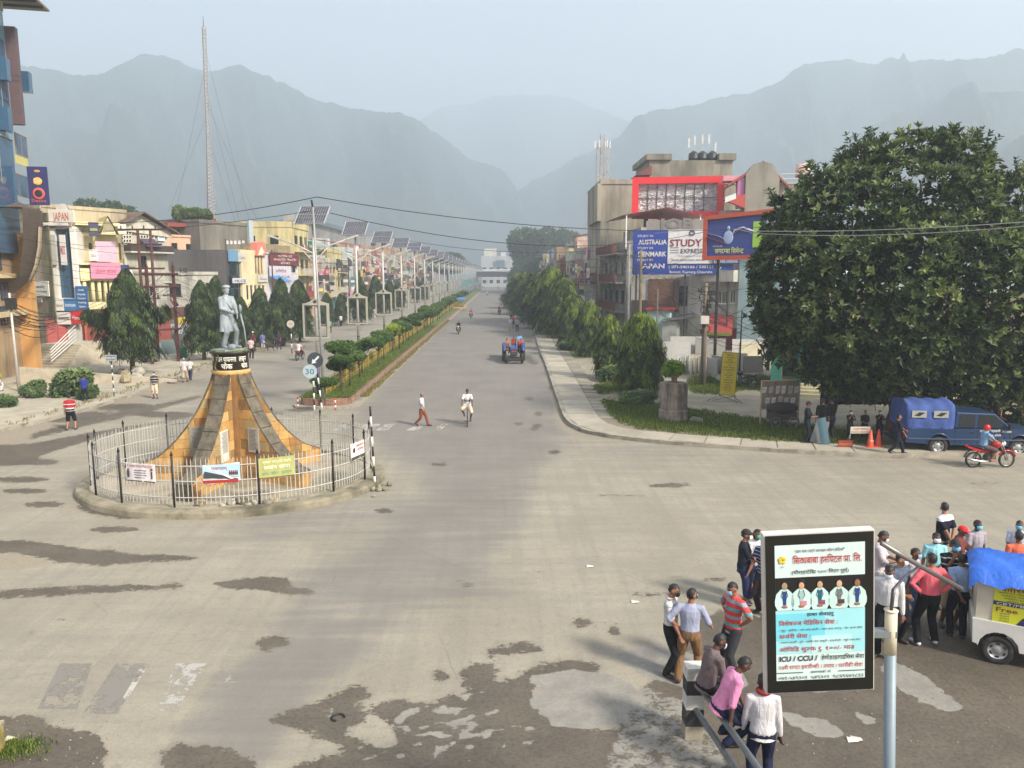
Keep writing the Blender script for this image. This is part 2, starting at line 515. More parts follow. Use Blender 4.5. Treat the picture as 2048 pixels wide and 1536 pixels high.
def sheet(name,xs,ys,z,mat,keep=None,attrs=None):
 X,Y=np.meshgrid(xs,ys)
 V=np.stack([X.ravel(),Y.ravel(),np.full(X.size,z)],1)
 nx=len(xs);ny=len(ys)
 I=(np.arange(ny-1)[:,None]*nx+np.arange(nx-1)[None]).ravel()
 F=np.stack([I,I+1,I+nx+1,I+nx],1)
 if keep is not None:
  cx=V[F].mean(1)
  F=F[keep(cx[:,0],cx[:,1])]
  used=np.unique(F);re=np.full(len(V),-1);re[used]=np.arange(len(used))
  V=V[used];F=re[F]
 me=npmesh(name,V,F,mat)
 for k,m in(attrs or{}).items():
  a=me.attributes.new(k,'FLOAT','POINT')
  a.data.foreach_set('value',sample(m,V).astype(np.float32))
 o=link(name,me)
 return o,V
ys=[1.0,4.0,6.0]+[y for y in pix_rows(1700,556,4)if y>7]+[1500,2000]
xs=np.concatenate([np.arange(-70,-24,.6),np.arange(-24,16,.13),np.arange(16,60,.4)])
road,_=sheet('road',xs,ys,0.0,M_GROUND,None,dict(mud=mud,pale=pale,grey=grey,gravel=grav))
struct(road)
gm=NT('open_ground');pg=gm.pos()
gm.out(gm.mix(gm.rng(gm.noise(pg,.02,6),.4,.6),S(86,96,58),S(150,138,112)),.95)
o=MB().add([(-6000,-60,0),(6000,-60,0),(6000,7000,0),(-6000,7000,0)],[(0,1,2,3)]).build('ground',gm.m,None,(0,0,-.05));struct(o)
# mountains
def mountain_material(name,c1,c2):
 t=NT(name);p=t.pos()
 n=t.noise(p,.012,8,.7);n2=t.noise(p,.06,5,.7)
 c=t.mix(t.rng(n,.35,.65),S(*c1),S(*c2))
 c=t.mix(t.rng(n2,.45,.7,0,.6),c,mul(S(*c1),.5))
 c=t.mix(t.rng(t.noise(p,.005,5),.6,.7,0,.5),c,S(110,104,80))
 t.out(c,.95);t.bump(n2,.6,9)
 return t.m
M_HILL=mountain_material('forested_slope',(38,56,50),(54,72,62))
def mountain(name,ridge,D0,D1,foot,back=260,seed=0,n=260,m=46,treeline=0.0):
 """ridge: photo pixels of the skyline, at distance D0 (left end) to D1 (right end)"""
 us=np.linspace(ridge[0][0],ridge[-1][0],n)
 vs=np.interp(us,[p[0]for p in ridge],[p[1]for p in ridge])
 V=[]
 for i,(u,v)in enumerate(zip(us,vs)):
  t=i/(n-1);D=D0+(D1-D0)*t
  D*=1+.06*math.sin(i*.11+seed)+.04*math.sin(i*.043+seed*2)
  top=A(u,v,D);ex=D/1538*(5.0*mnoise.fractal((u*.035,seed,0),1,2,6)+2.2*mnoise.noise((u*.45,seed,0)))
  hx,hz=top.x,max(top.z,1)
  for j in range(m):
   s=j/(m-1)
   if s<.72:
    q=s/.72
    y=D-foot*(1-q)
    spur=mnoise.fractal((u*.010+seed+q*1.6,q*2.2,3.1),1,2,5)
    z=hz*(q**1.15)*(1+(.9*spur)*(1-q)*q*2.0)+ex*max(0,q*6-5)
    z+=10*mnoise.fractal((hx*.012,y*.012,seed),1,2,6)*q*(1-q)*4
    x=hx*y/D
   else:
    q=(s-.72)/.28
    y=D+back*q;z=(hz+ex)*(1-q*q*.9);x=hx*y/D
   V.append((x,y,z-1))
 I=(np.arange(n-1)[:,None]*m+np.arange(m-1)[None]).ravel()
 F=np.stack([I,I+m,I+m+1,I+1],1)
 o=link(name,npmesh(name,V,F,M_HILL,None,True))
 return struct(o)
mountain('mountain_left',[(-250,150),(-120,140),(0,120),(75,132),(130,142),(190,146),(240,128),(270,108),(300,102),(335,108),(370,124),(420,138),(480,130),(520,146),(570,165),(620,190),(700,215),(760,222),(800,222),(850,246),(900,285),(940,315),(985,325),(1010,345),(1030,370),(1045,400),(1060,450),(1085,520),(1110,546)],1250,1650,620,seed=1.3)
mountain('mountain_right',[(960,546),(1010,470),(1040,372),(1100,345),(1150,312),(1190,296),(1240,268),(1268,236),(1300,222),(1340,216),(1400,202),(1450,188),(1500,182),(1555,160),(1600,130),(1640,118),(1690,114),(1750,124),(1850,114),(1950,112),(2048,92),(2200,80),(2400,120)],1750,1250,560,seed=4.1)
mountain('mountain_near',[(1560,546),(1620,360),(1700,270),(1780,228),(1860,196),(1950,182),(2048,174),(2200,180),(2400,200)],1150,900,380,seed=7.7,n=160)
mountain('mountain_slope',[(1800,540),(1880,380),(1940,318),(2000,288),(2048,270),(2200,240)],900,700,200,seed=9.7,n=100)
mountain('mountain_far',[(700,420),(800,262),(880,214),(905,206),(945,208),(1000,190),(1060,186),(1130,192),(1200,217),(1250,238),(1330,250),(1450,330)],2900,2900,500,seed=2.2,n=180)
# haze
# kerbs, pavements, median
M_CONC=pm('weathered_concrete',S(176,166,146),.9,0,.1,2.0,.3,.35,S(96,88,74))
M_KERB=pm('kerb_stone',S(152,145,130),.9,0,.12,3.0,.4,.45,S(84,78,66))
M_SLAB=pm('footpath_slab',S(182,172,152),.9,0,.12,1.5,.3,.25,S(120,110,92),obj=False)
M_SLAB2=pm('drain_slab',S(160,150,131),.9,0,.14,2.5,.3,.4,S(98,90,75),obj=False)
M_BRICK=None
def brick_material(name,c1,c2,mort,sc=1.0,bw=.24,bh=.08,rot=None):
 t=NT(name);co=t.n('TexCoord').outputs['Object']
 mp=t.n('Mapping',{'Vector':co,'Rotation':rot or(PI/2,0,0)}).outputs[0]
 b=t.n('TexBrick',{'Vector':mp,'Color1':c1,'Color2':c2,'Mortar':mort,'Scale':sc,'Mortar Size':.012,'Brick Width':bw,'Row Height':bh})
 n=t.noise(co,3,5)
 c=t.mix(t.rng(n,.4,.75,0,.6),b.outputs[0],mul(c1,.45))
 t.out(c,.9);t.bump(b.outputs[1],-.4,.02)
 return t.m
M_BRICK=brick_material('red_brick',S(138,84,66),S(116,70,56),S(150,138,120))
def kerbline(pts,n=None):
 """smooth polyline through ground points"""
 out=[]
 for i in range(len(pts)-1):
  p0=pts[max(i-1,0)];p1=pts[i];p2=pts[i+1];p3=pts[min(i+2,len(pts)-1)]
  k=max(1,int(math.dist(p1,p2)/.6))if n is None else n
  k=min(k,40)
  for j in range(k):
   t=j/k
   out.append(tuple(.5*((2*p1[a])+(-p0[a]+p2[a])*t+(2*p0[a]-5*p1[a]+4*p2[a]-p3[a])*t*t+(-p0[a]+3*p1[a]-3*p2[a]+p3[a])*t**3)for a in(0,1)))
 out.append(tuple(pts[-1]))
 return out
def offset(line,d):
 out=[]
 for i in range(len(line)):
  a=Vector(line[max(i-1,0)]);b=Vector(line[min(i+1,len(line)-1)])
  t=(b-a).normalized()
  out.append((line[i][0]-t.y*d,line[i][1]+t.x*d))
 return out
def strip(mb,l1,l2,z0,z1,mi=0,jit=0.0):
 n=len(l1);o=len(mb.v)
 for a,b in zip(l1,l2):
  j=rnd.uniform(-jit,jit)
  mb.v+=[(a[0],a[1],z0),(a[0]+j,a[1]+j,z1+j*.4),(b[0],b[1],z1),(b[0],b[1],z0)]
 for i in range(n-1):
  for k in range(4):
   mb.f.append([o+i*4+k,o+(i+1)*4+k,o+(i+1)*4+(k+1)%4,o+i*4+(k+1)%4]);mb.mi.append(mi);mb.sm.append(False)
 for q in(0,n-1):
  mb.f.append([o+q*4+k for k in range(4)]);mb.mi.append(mi);mb.sm.append(False)
def pave(name,poly,z0,z1,mat):
 o=MB().prism(poly,z0,z1).build(name,mat);return struct(o)
LK=kerbline([(-70,29),(-45,30),(-30,31.5),(-24.6,33),(-22.8,36),(-22.0,43),(-22.3,52),(-23.0,63),(-23.4,90),(-23.5,150),(-23.5,420)])
pave('left_pavement',LK+[(-95,420),(-95,29)],-.02,.13,pm('dusty_pavement',S(164,156,138),.92,0,.12,.9,.2,.4,S(118,108,90),obj=False))
mb=MB();strip(mb,LK,offset(LK,-.0),.0,.16);mb=MB();strip(mb,offset(LK,-.18),LK,.0,.16,0,.02)
struct(mb.build('left_kerb',M_KERB))
RKp=[G(1052,612),G(1062,640),G(1075,690),G(1092,735),G(1110,790),G(1128,838),G(1150,858),G(1200,873),G(1300,886),G(1450,898),G(1600,908),G(1800,917),(20,29.4),(40,27.5),(70,25.5)]
RKp=[(4.6,420)]+RKp
RK=kerbline(RKp)
mb=MB();strip(mb,RK,offset(RK,.2),.0,.17,0,.02);struct(mb.build('right_kerb',M_KERB))
RK2=offset(RK,1.75);RK3=offset(RK,2.65);RKi=offset(RK,.2)
mb=MB();strip(mb,RKi,RK3,.0,.125,0);rp=struct(mb.build('right_footpath',pm('footpath_bed',S(120,110,92),.95)))
poly=offset(RK,2.4)+[(70,420)]
gmask=pmask()
for pts in([(1200,800),(1260,806),(1330,812),(1480,835),(1600,850),(1760,872),(1760,890),(1560,884),(1420,872),(1280,860),(1225,840)],[(1200,745),(1290,745),(1330,760),(1300,775),(1230,778)],[(1120,690),(1180,690),(1190,715),(1140,720)],[(1180,770),(1230,768),(1250,785),(1200,790)],[(1370,760),(1420,752),(1450,770),(1520,752),(1610,765),(1600,785),(1500,780),(1430,790),(1380,786)],[(1330,830),(1400,822),(1460,838),(1400,850),(1330,850)],[(1090,620),(1120,620),(1150,660),(1120,660)]):
 fill(gmask,pts)
gmask=blur(gmask,3)
def lot_material():
 t=NT('dirt_and_grass');p=t.pos();n=t.noise(p,.9,6,.65);n2=t.noise(p,12,4,.6);n3=t.noise(p,70,2)
 c=t.mix(t.rng(n,.3,.7),S(128,121,104),S(152,144,126));c=t.mix(t.rng(n2,.45,.7,0,.5),c,S(112,102,84))
 g=t.math('ADD',t.n('Attribute',attribute_name='grass').outputs['Fac'],t.math('MULTIPLY',t.math('SUBTRACT',n2,.5),.9))
 gc=t.mix(t.rng(n3,.3,.7),S(58,74,30),S(96,112,50))
 c=t.mix(t.rng(g,.4,.6),c,gc);t.out(c,.95);t.bump(n2,.5,.04);return t.m
M_LOT=lot_material()
PP=np.array(poly)
def inside(px,py,P=PP):
 ins=np.zeros(np.shape(px),bool);j=len(P)-1
 for i in range(len(P)):
  xi,yi=P[i];xj,yj=P[j]
  c=(yi>py)!=(yj>py)
  t=(xj-xi)*(py-yi)/((yj-yi)if yj!=yi else 1e-9)+xi
  ins^=c&(px<t);j=i
 return ins
ysl=[y for y in pix_rows(905,560,3)if y<410]+[410]
xsl=np.concatenate([np.arange(3,26,.3),np.arange(26,70,.8)])
lot,LV=sheet('right_verge',xsl,ysl,.105,M_LOT,lambda x,y:inside(x,y),dict(grass=gmask));struct(lot)
def slabs(l1,l2,count,mats,z0,z1,step,gap=.025,parent=rp,start=0.0,wob=.012):
 a=[Vector(p)for p in l1];b=[Vector(p)for p in l2]
 acc=[0.0]
 for i in range(len(a)-1):acc.append(acc[-1]+((a[i+1]-a[i]).length+(b[i+1]-b[i]).length)/2)
 def at(l,s):
  i=max(0,min(len(acc)-2,int(np.searchsorted(acc,s))-1));t=(s-acc[i])/max(1e-6,acc[i+1]-acc[i])
  return l[i].lerp(l[i+1],t)
 s=start
 for k in range(count):
  e=s+step
  if e>acc[-1]:break
  p=[at(a,s+gap),at(b,s+gap),at(b,e-gap),at(a,e-gap)]
  c=sum((Vector((q.x,q.y,0))for q in p),Vector())/4
  dz=rnd.uniform(-wob,wob)
  m=MB();m.prism([(q.x-c.x,q.y-c.y)for q in reversed(p)],z0,z1+dz)
  if rnd.random()>.03:
   m.build('slab',mats[rnd.randrange(len(mats))],parent,(c.x,c.y,0))
  s=e
cut=[i for i,p in enumerate(RK)if p[1]<130]
i0=cut[0]
SM=[pm('slab_tone_%d'%i,S(*c),.9,0,.1,1.2,.3,.2,S(124,114,96),obj=False)for i,c in enumerate([(158,150,134),(150,142,126),(165,157,140)])]
SM2=[pm('drain_tone_%d'%i,S(*c),.9,0,.1,1.2,.3,.35,S(96,88,74),obj=False)for i,c in enumerate([(140,132,116),(130,122,107),(150,141,124)])]
def sub(l):return l[i0:]
slabs(sub(offset(RK,.22)),sub(offset(RK,1.72)),88,SM,.11,.150,1.45)
slabs(sub(offset(RK,1.76)),sub(offset(RK,2.62)),150,SM2,.11,.145,.62,wob=.02)
mb=MB()
for k in range(7):
 x=-27.5-k*1.1;y=38.4-k*.25
 mb.box(x,x+1.02,y,y+.9,.12,.19+rnd.uniform(-.02,.02),0,RZ(rnd.uniform(-.03,.03)))
 # median
ML,MR_,MY0=-11.0,-8.15,41.2
def rect_round(x0,x1,y0,y1,r=.7):
 return[(x0+r,y0),(x1-r,y0),(x1-r*.3,y0+r*.3),(x1,y0+r),(x1,y1),(x0,y1),(x0,y0+r),(x0+r*.3,y0+r*.3)]
pave('median_base',rect_round(ML-.35,MR_+.45,MY0-.35,420,1.0),.0,.12,M_KERB)
pave('median_wall',rect_round(ML,MR_,MY0,420,.9),.1,.50,M_BRICK)
mgr=NT('median_grass');pp_=mgr.pos();nn=mgr.noise(pp_,1.1,5);n4=mgr.noise(pp_,30,3)
mgr.out(mgr.mix(mgr.rng(n4,.3,.7,0,.7),mgr.mix(mgr.rng(nn,.3,.7),S(86,104,46),S(112,128,60)),S(58,76,34)),.95);mgr.bump(n4,.8,.05)
pave('median_lawn',rect_round(ML+.14,MR_-.14,MY0+.14,420,.85),.4,.53,mgr.m)
def worn_paint(name,col,thr):
 t=NT(name);p=t.pos();n=t.noise(p,5,6,.75);n2=t.noise(t.pos((1,1,1)),.9,4)
 f=t.rng(t.math('ADD',n,t.math('MULTIPLY',t.math('SUBTRACT',n2,.5),.8)),thr-.02,thr+.03)
 t.out(col,.8);tr=t.n('BsdfTransparent');ms=t.n('MixShader',{0:f,1:t.b.outputs[0],2:tr.outputs[0]});t.t.links.new(ms.outputs[0],t.t.nodes['Material Output'].inputs[0]);return t.m
MP1=worn_paint('worn_white_paint',S(160,157,149),.52)
MP2=worn_paint('faded_paint',S(170,166,156),.46)
MP3=worn_paint('old_dark_stripe',S(121,116,109),.54)
def marking(px,mat,z=.004,n=1):
 pts=[G(u,v)for u,v in px]
 return struct(MB().add([(p[0],p[1],z)for p in pts],[tuple(range(len(pts)))]).build('road_marking',mat))
for k,(u0,u1)in enumerate([(664,690),(708,746),(750,775),(812,836),(862,880)]):
 marking([(u0,861),(u1,861),(u1+16,848),(u0+22,848)][::1],MP1 if k<4 else MP2)
marking([(75,1418),(155,1418),(185,1327),(120,1327)],MP3)
marking([(165,1428),(235,1428),(295,1327),(232,1327)],MP3)
marking([(245,1398),(256,1398),(300,1327),(286,1327)],MP2,.008)
marking([(310,1422),(352,1422),(413,1327),(352,1327)],MP1)
marking([(458,1330),(500,1330),(490,1365),(450,1365)],worn_paint('paint_scraps',S(170,166,156),.40))
# roundabout with the monument
RC=Vector((-9.25,26.4,0));RR=5.15
M_OLD=pm('mossy_concrete',S(140,132,112),.95,0,.2,1.6,.6,.6,S(62,60,46))
rb=thing('roundabout_island','round mossy concrete island under the stone monument and white fence','traffic island',RC);rb.scale=(1,.83,1.15)
mb=MB()
mb.lathe([(RR+.02,0),(RR,.14),(RR-.05,.2),(RR-.42,.22),(RR-.45,.16)],96,0,None,False);mb.build('kerb_ring',M_OLD,rb)
mb=MB();mb.lathe([(RR-.43,.17),(RR-.8,.19),(2.2,.21),(0,.21)],64);mb.build('paving',pm('island_paving',S(160,150,130),.95,0,.14,1.0,.3,.5,S(84,82,60)),rb)
M_BOULDER=[pm('boulder_%d'%i,S(*c),.9,0,.15,5,.4)for i,c in enumerate([(150,138,112),(166,160,148),(124,116,102)])]
def rock_mesh(seed,rx,ry,rz,n=12):
 mb=MB();mb.ball((0,0,rz*.8),(rx,ry,rz),n)
 mb.v=[tuple(Vector(p)*(1+.5*mnoise.noise(Vector(p)*2.2/max(rx,.1)*.6+Vector((seed*3.3,0,0)))))for p in mb.v]
 mb.sm=[rx<.3]*len(mb.sm)
 return mb
for k,(u,v,r)in enumerate([(402,1012,.15),(464,1010,.13),(484,1008,.2),(497,1012,.09),(512,1009,.11),(536,1010,.14),(549,1007,.13),(445,1014,.08),(600,1003,.07)]):
 x,y=G(u,v,.2)
 o=rock_mesh(k,r*1.15,r*.85,r*.75).build('boulder',M_BOULDER[k%3],None,(x,y,.2))
 tag(o,['flat pale boulder on the kerb, left of the other stones','tan boulder beside the tallest boulder','tallest cream boulder on the island kerb','small stone right of the tallest boulder','small brown stone by the black fence post','white boulder second from the right of the row','white round boulder ending the row of stones','tiny stone on the kerb left of the tan boulder','tiny stone on the kerb under the green fence poster'][k],'boulder','stones on the kerb of the roundabout')
STN=[]
for i,c in enumerate([(194,152,90),(184,140,78),(204,164,104),(160,114,64),(176,150,104),(146,118,74)]):
 STN.append(pm('sandstone_%d'%i,S(*c),.85,0,.16,2.6,.5,.36,S(96,76,50),True,False,None,.4))
M_TOPST=pm('blackened_top',S(98,90,76),.95,0,.3,3.0,.6,.5,S(48,46,40),True)
M_CORE=pm('monument_core',S(120,86,48),.95,0,.2,2)
mon=thing('stone_monument','tall sandstone monument with five sweeping fins under a grey statue','monument',RC+Vector((0,0,.2)))
prof=[(.52,3.70),(.66,3.3),(.87,2.85),(1.14,2.35),(1.48,1.85),(1.90,1.33),(2.36,.90),(2.82,.60),(3.2,.50)]
TH=.24
def prof_r(z):
 if z<=.50:return 3.2
 for(r0,z0),(r1,z1)in zip(prof,prof[1:]):
  if z1<=z<=z0:return r0+(r1-r0)*(z0-z)/(z0-z1)
 return.55
fa=[-100+72*k for k in range(5)]
mb=MB();mb.prism([(.62*math.cos(R(a+36*s))*(1 if s else 1.0),.62*math.sin(R(a+36*s)))for a in fa for s in(0,1)],0,3.75)
mb.build('core',M_CORE,mon)
for a in fa:
 M=Matrix.Rotation(R(a),4,'Z')
 mb=MB()
 pts=[(0.2,0)]+[(3.17,0)]+[(r-.02,z-.03)for r,z in reversed(prof)]+[(.2,3.6)]
 mb.prismy(pts,-TH,TH,0,M)
 o=mb.build('fin',M_CORE,mon)
 for(r0,z0),(r1,z1)in zip(prof,prof[1:]):
  d=Vector((r1-r0,0,z1-z0));n=Vector((-d.z,0,d.x)).normalized()*-1
  if n.z<0:n=-n
  m2=MB();p=[Vector((r0,0,z0)),Vector((r1,0,z1))]
  off=n*rnd.uniform(.03,.045)
  for s0,s1 in((-TH-.02,TH+.02),):
   q=[p[0]+d*.02,p[1]-d*.02]
   m2 .add([(v.x,y,v.z)for v in(q[0]-n*.05,q[1]-n*.05,q[1]+off,q[0]+off)for y in(s0,s1)],[(0,2,3,1),(2,4,5,3),(4,6,7,5),(6,0,1,7),(0,6,4,2),(1,3,5,7)],0,False,M)
  m2 .build('capping_stone',M_TOPST,mon)
 m2=MB();m2 .box(3.17,3.22,-TH,TH,0,.48,0,M);m2 .build('end_stone',M_TOPST if a<-60 else STN[0],mon)
 rows=[0,.25,.50,.80,1.08,1.42,1.78,2.12,2.45,2.78,3.1,3.42,3.66]
 for side in(-1,1):
  for ri in range(len(rows)-1):
   z0,z1=rows[ri]+.006,rows[ri+1]-.006
   rmax0,rmax1=prof_r(z0)-.03,prof_r(z1)-.03
   x=.26
   first=True
   while x<rmax0-.03:
    w=rnd.uniform(.38,.72)if not first else rnd.uniform(.3,.6);first=False
    e=min(x+w,rmax0)
    if rmax0-e<.16:e=rmax0
    te=min(e,rmax1 if e>=rmax1-.02 else e)
    q=[(x+.006,z0),(e-.006,z0)]
    if rmax1<=x:q+=[(x+.006,z0+(z1-z0)*max(.05,(rmax0-x)/max(.01,rmax0-rmax1)))]
    elif e>rmax1:q+=[(e-.006,z0+(z1-z0)*max(0,(rmax0-e)/max(.01,rmax0-rmax1))),(rmax1,z1),(x+.006,z1)]
    else:q+=[(e-.006,z1),(x+.006,z1)]
    t0=TH;t1=TH+rnd.uniform(.018,.034)
    y0,y1=(t0,t1)if side>0 else(-t1,-t0)
    m2=MB();m2 .prismy(q,y0-.01*(side>0),y1+.01*(side<0),0,M)
    mt=STN[rnd.choice([0,0,1,2,3,4,5])]
    m2 .build('stone_block',mt,mon)
    x=e
M_PLQ=pm('grey_marble',S(150,148,140),.5,0,.1,4)
for a,side,c in((-100,1,(208,206,196)),(-28,-1,(158,156,148)),(-172,1,(140,134,120))):
 M=Matrix.Rotation(R(a),4,'Z')
 m2=MB();y0,y1=(TH+.02,TH+.06)if side>0 else(-TH-.06,-TH-.02)
 m2 .box(.95,1.42,y0,y1,1.02 if a==-28 else.80,1.85,0,M)
 pl=m2 .build('plaque',paint(c,.45),mon)
 m3=MB()
 for q in range(16):
  z=1.78-q*.045
  yy=(TH+.061,TH+.064)if side>0 else(-TH-.064,-TH-.061)
  m3 .box(1.0,1.0+rnd.uniform(.28,.37),yy[0],yy[1],z,z+.018,0,M)
 m3 .build('engraving',paint((96,94,88)),pl)
mb=MB();mb.lathe([(.60,3.62),(.66,3.72),(.60,3.78)],28,0);mb.build('collar',STN[2],mon)
mb=MB();mb.lathe([(.0,4.40),(.60,4.40),(.66,4.40),(.66,4.34),(.585,4.32),(.585,3.76),(.50,3.70)],36,0)
dr=mb.build('drum',pm('black_drum',S(38,34,30),.5,0,.2,2,0,.3,S(96,90,70)),mon)
def ring_text(parent,txt,r,ang,z,size,mat,bold=.01,width=None,**k):
 V,F=text_mesh(txt,size,bold,width)
 m_=MB();vs=[]
 for p in V:
  t=R(ang)+p[0]/r
  vs.append((r*math.cos(t),r*math.sin(t),p[2]+z))
 m_.add(vs,F);return m_.build('lettering',mat,parent)
MW=paint((226,222,210),.6)
ring_text(dr,'लखन थापानगर',.592,-88,4.08,.24,MW,.012,.72)
ring_text(dr,'चोक',.592,-84,3.84,.24,MW,.018,.38)
ring_text(dr,'नगर',.592,-148,4.08,.24,MW,.012,.3)
ring_text(dr,'लखन',.592,-30,4.08,.24,MW,.012,.3)
ring_text(dr,'चोक',.592,-22,3.84,.24,MW,.018,.3)
mb=MB();mb.tube([(.61*math.cos(R(-118+8*math.sin(q*.5))),.61*math.sin(R(-118+8*math.sin(q*.5))),4.42-q*.055)for q in range(13)],.03,6)
tag(mb.build('dried_garland',paint((92,84,44)),None,RC+Vector((0,0,.2))),'dried leaf garland hanging down the black drum under the statue','garland')
mb=MB();mb.lathe([(0,4.45),(.55,4.43),(.58,4.40)],24);mb.v=[(x,y,z+.02*math.sin(x*19+y*23))for x,y,z in mb.v]
mb.build('moss',pm('moss',S(96,100,46),.95,0,.4,9),dr)
FR=4.62
fen=thing('picket_fence','round white iron picket fence with black posts encircling the monument','fence',RC+Vector((0,0,.22)));fen.scale=(1,.83,1.14)
M_FW=pm('fence_white',S(180,177,170),.6,0,.1,8,0,.25,S(120,104,84))
M_FB=paint((34,28,26),.6)
pk=MB();pk.box(-.011,.011,-.006,.006,.1,1.28);pk.add([(-.011,0,1.28),(.011,0,1.28),(0,0,1.36)],[(0,1,2)]);pkm=pk.mesh('picket',M_FW)
NP=216
for k in range(NP):
 a=2*PI*k/NP
 if rnd.random()<.03:continue
 o=link('picket',pkm,fen,(FR*math.cos(a),FR*math.sin(a),rnd.uniform(-.02,.02)))
 o.rotation_euler=(rnd.gauss(0,.012),rnd.gauss(0,.012),a+PI/2)
for z in(.28,.72,1.13):
 mb=MB();mb.torus((0,0,z),FR+.012,.016,'z',96,5);mb.build('rail',M_FW,fen)
pst=MB();pst.cyl((0,0,-.05),(0,0,1.42),.035,.035,8);pst.cyl((0,0,1.42),(0,0,1.55),.05,.004,8);pstm=pst.mesh('post',M_FB)
for a in(-162,-142,-121,-97,-66,-34,-9,14,38,62,88,112,138,162,186):
 link('post',pstm,fen,((FR+.03)*math.cos(R(a)),(FR+.03)*math.sin(R(a)),0))
def fence_sign(a0,a1,z0,z1,base,label,draw,tilt=0.0,obj_name='banner'):
 M0=RC+Vector((0,0,.2))
 am=R((a0+a1)/2);r=FR+.07;hw=r*R(a1-a0)/2
 p=M0+Vector((r*math.cos(am),.83*r*math.sin(am)-.02,z0))
 t=thing(obj_name,label,'banner',p,am+PI/2,'banners tied to the roundabout fence')
 mb=MB();n=10;h=z1-z0
 for i in range(n+1):
  x=-hw+2*hw*i/n;y=(x*x)/(2*r)+.012*math.sin(i*1.9);dz=tilt*x/hw*.5
  mb.v+=[(x,y,dz),(x,y+.01,h+dz+.01*math.sin(i*2.3))]
 for i in range(n):
  mb.f.append((i*2,i*2+2,i*2+3,i*2+1));mb.mi.append(0);mb.sm.append(True)
 mb.build('cloth',base,t)
 draw(t,hw,h)
 t.rotation_euler=(0,0,math.atan2(.83*math.cos(am),-math.sin(am)))
 return t
def d1(t,w,h):
 text(t,'BF Kantipur School of Public Policy',0,-.006,h*.80,.12,paint((150,40,44)),.01,w*1.7)
 for k,(z,l)in enumerate([(.60,.9),(.47,.8),(.34,.9),(.2,.6)]):
  MB().box(-.2*w*2,l*w*.5,-.006,-.004,h*z,h*z+.02).build('printed_line',paint((70,70,90)),t)
 MB().ball((-w*.8,-.004,h*.62),(.035,.003,.045),8).box(-w*.8-.04,-w*.8+.04,-.008,-.004,h*.2,h*.55).build('printed_figure',paint((60,50,60)),t)
 MB().ball((w*.8,-.004,h*.7),(.05,.003,.03),8).box(w*.76,w*.84,-.008,-.004,h*.2,h*.6).build('printed_figure',paint((60,40,44)),t)
 MB().box(-w,w,-.006,-.004,0.0,.03).build('printed_border',paint((60,50,60)),t)
def d2(t,w,h):
 MB().add([(-w,-.006,h*.55),(-w,-.006,h),(w,-.006,h),(w,-.006,h*.3)],[(0,1,2,3)]).build('printed_band',paint((168,200,220)),t)
 MB().add([(-w*.98,-.009,h*.3),(-w*.9,-.009,h*.66),(w*.9,-.009,.2*h),(w*.9,-.009,.16*h)],[(0,1,2,3)]).build('printed_road',paint((60,60,66)),t)
 MB().add([(-w,-.012,h),(-w*.9,-.012,h),(w*.7,-.012,h*.22),(w*.5,-.012,h*.2)],[(0,1,2,3)]).build('printed_ray',paint((232,230,226)),t)
 MB().box(-w,w*.9,-.012,-.008,0,h*.16).build('printed_band',paint((160,40,40)),t)
 for k in range(5):MB().ball((w*(.45+k*.1),-.009,h*.62),(.02,.003,.03),6).box(w*(.45+k*.1)-.025,w*(.45+k*.1)+.025,-.012,-.008,h*.42,h*.58).build('printed_figure',paint((96,60,50)),t)
 text(t,'स्वागतम्',-.05,-.013,h*.72,.12,paint((160,50,50)),.01,w*.9)
def d3(t,w,h):
 text(t,'प्रथम राष्ट्रिय सहिद',0,-.006,h*.72,.12,paint((225,222,190)),.008,w*1.6)
 text(t,'लखन थापा',0,-.006,h*.42,.16,paint((226,226,200)),.015,w*1.5)
 text(t,'नगर चोक बुटवल',0,-.006,h*.14,.12,paint((120,160,140)),.01,w*1.7)
def d4(t,w,h):
 MB().ball((-w*.6,-.006,h*.6),(.07,.003,.09),10).build('printed_figure',paint((70,60,66)),t)
 text(t,'सावधान',w*.25,-.006,h*.74,.12,paint((180,60,50)),.012,w*1.0)
 text(t,'कोरोना',w*.3,-.006,h*.5,.12,paint((150,70,80)),.008,w*.9)
 MB().box(-w,w,-.008,-.004,h*.04,h*.22).build('printed_band',paint((70,70,56)),t)
fence_sign(-116.5,-103.5,.80,1.36,paint((222,214,212)),'white school banner with red heading on the left of the fence',d1)
fence_sign(-85.5,-72.5,.80,1.36,paint((208,206,206)),'torn blue and white road banner hanging crooked below the front fin',d2,.1)
fence_sign(-65.5,-52.5,.86,1.46,paint((164,164,96)),'faded olive green banner with pale lettering near the fence middle',d3)
fence_sign(-22,-11,.86,1.44,paint((226,218,212)),'white banner with a masked face at the right end of the fence',d4)
def striped_pole(name,label,cat,loc,h,r,n,c0=(28,26,26),c1=(226,222,214),first=0,group=None,lean=0.0):
 t=thing(name,label,cat,loc,0,group)
 for k in range(n):
  m_=MB();z0,z1=h*k/n,h*(k+1)/n
  m_.cyl((lean*z0,0,z0),(lean*z1,0,z1),r,r,8)
  m_.build('band',paint(c0 if(k+first)%2 else c1,.6),t)
 return t
x,y=G(750,972,.05)
striped_pole('marker_pole','tall leaning black and white striped pole at the island edge','striped pole',(x,y,.05),2.75,.035,8,lean=-.035)
for k in range(22):
 u,v=rnd.gauss(755,16),rnd.gauss(978,6);x,y=G(u,v)
 if k==0:rub=MB()
 q=rock_mesh(k,rnd.uniform(.04,.13),rnd.uniform(.04,.12),rnd.uniform(.03,.09),7)
 rub.add([(p[0]+x,p[1]+y,p[2])for p in q.v],q.f)
stuff(rub.build('rubble',M_OLD),'broken mossy kerb rubble round the striped pole')
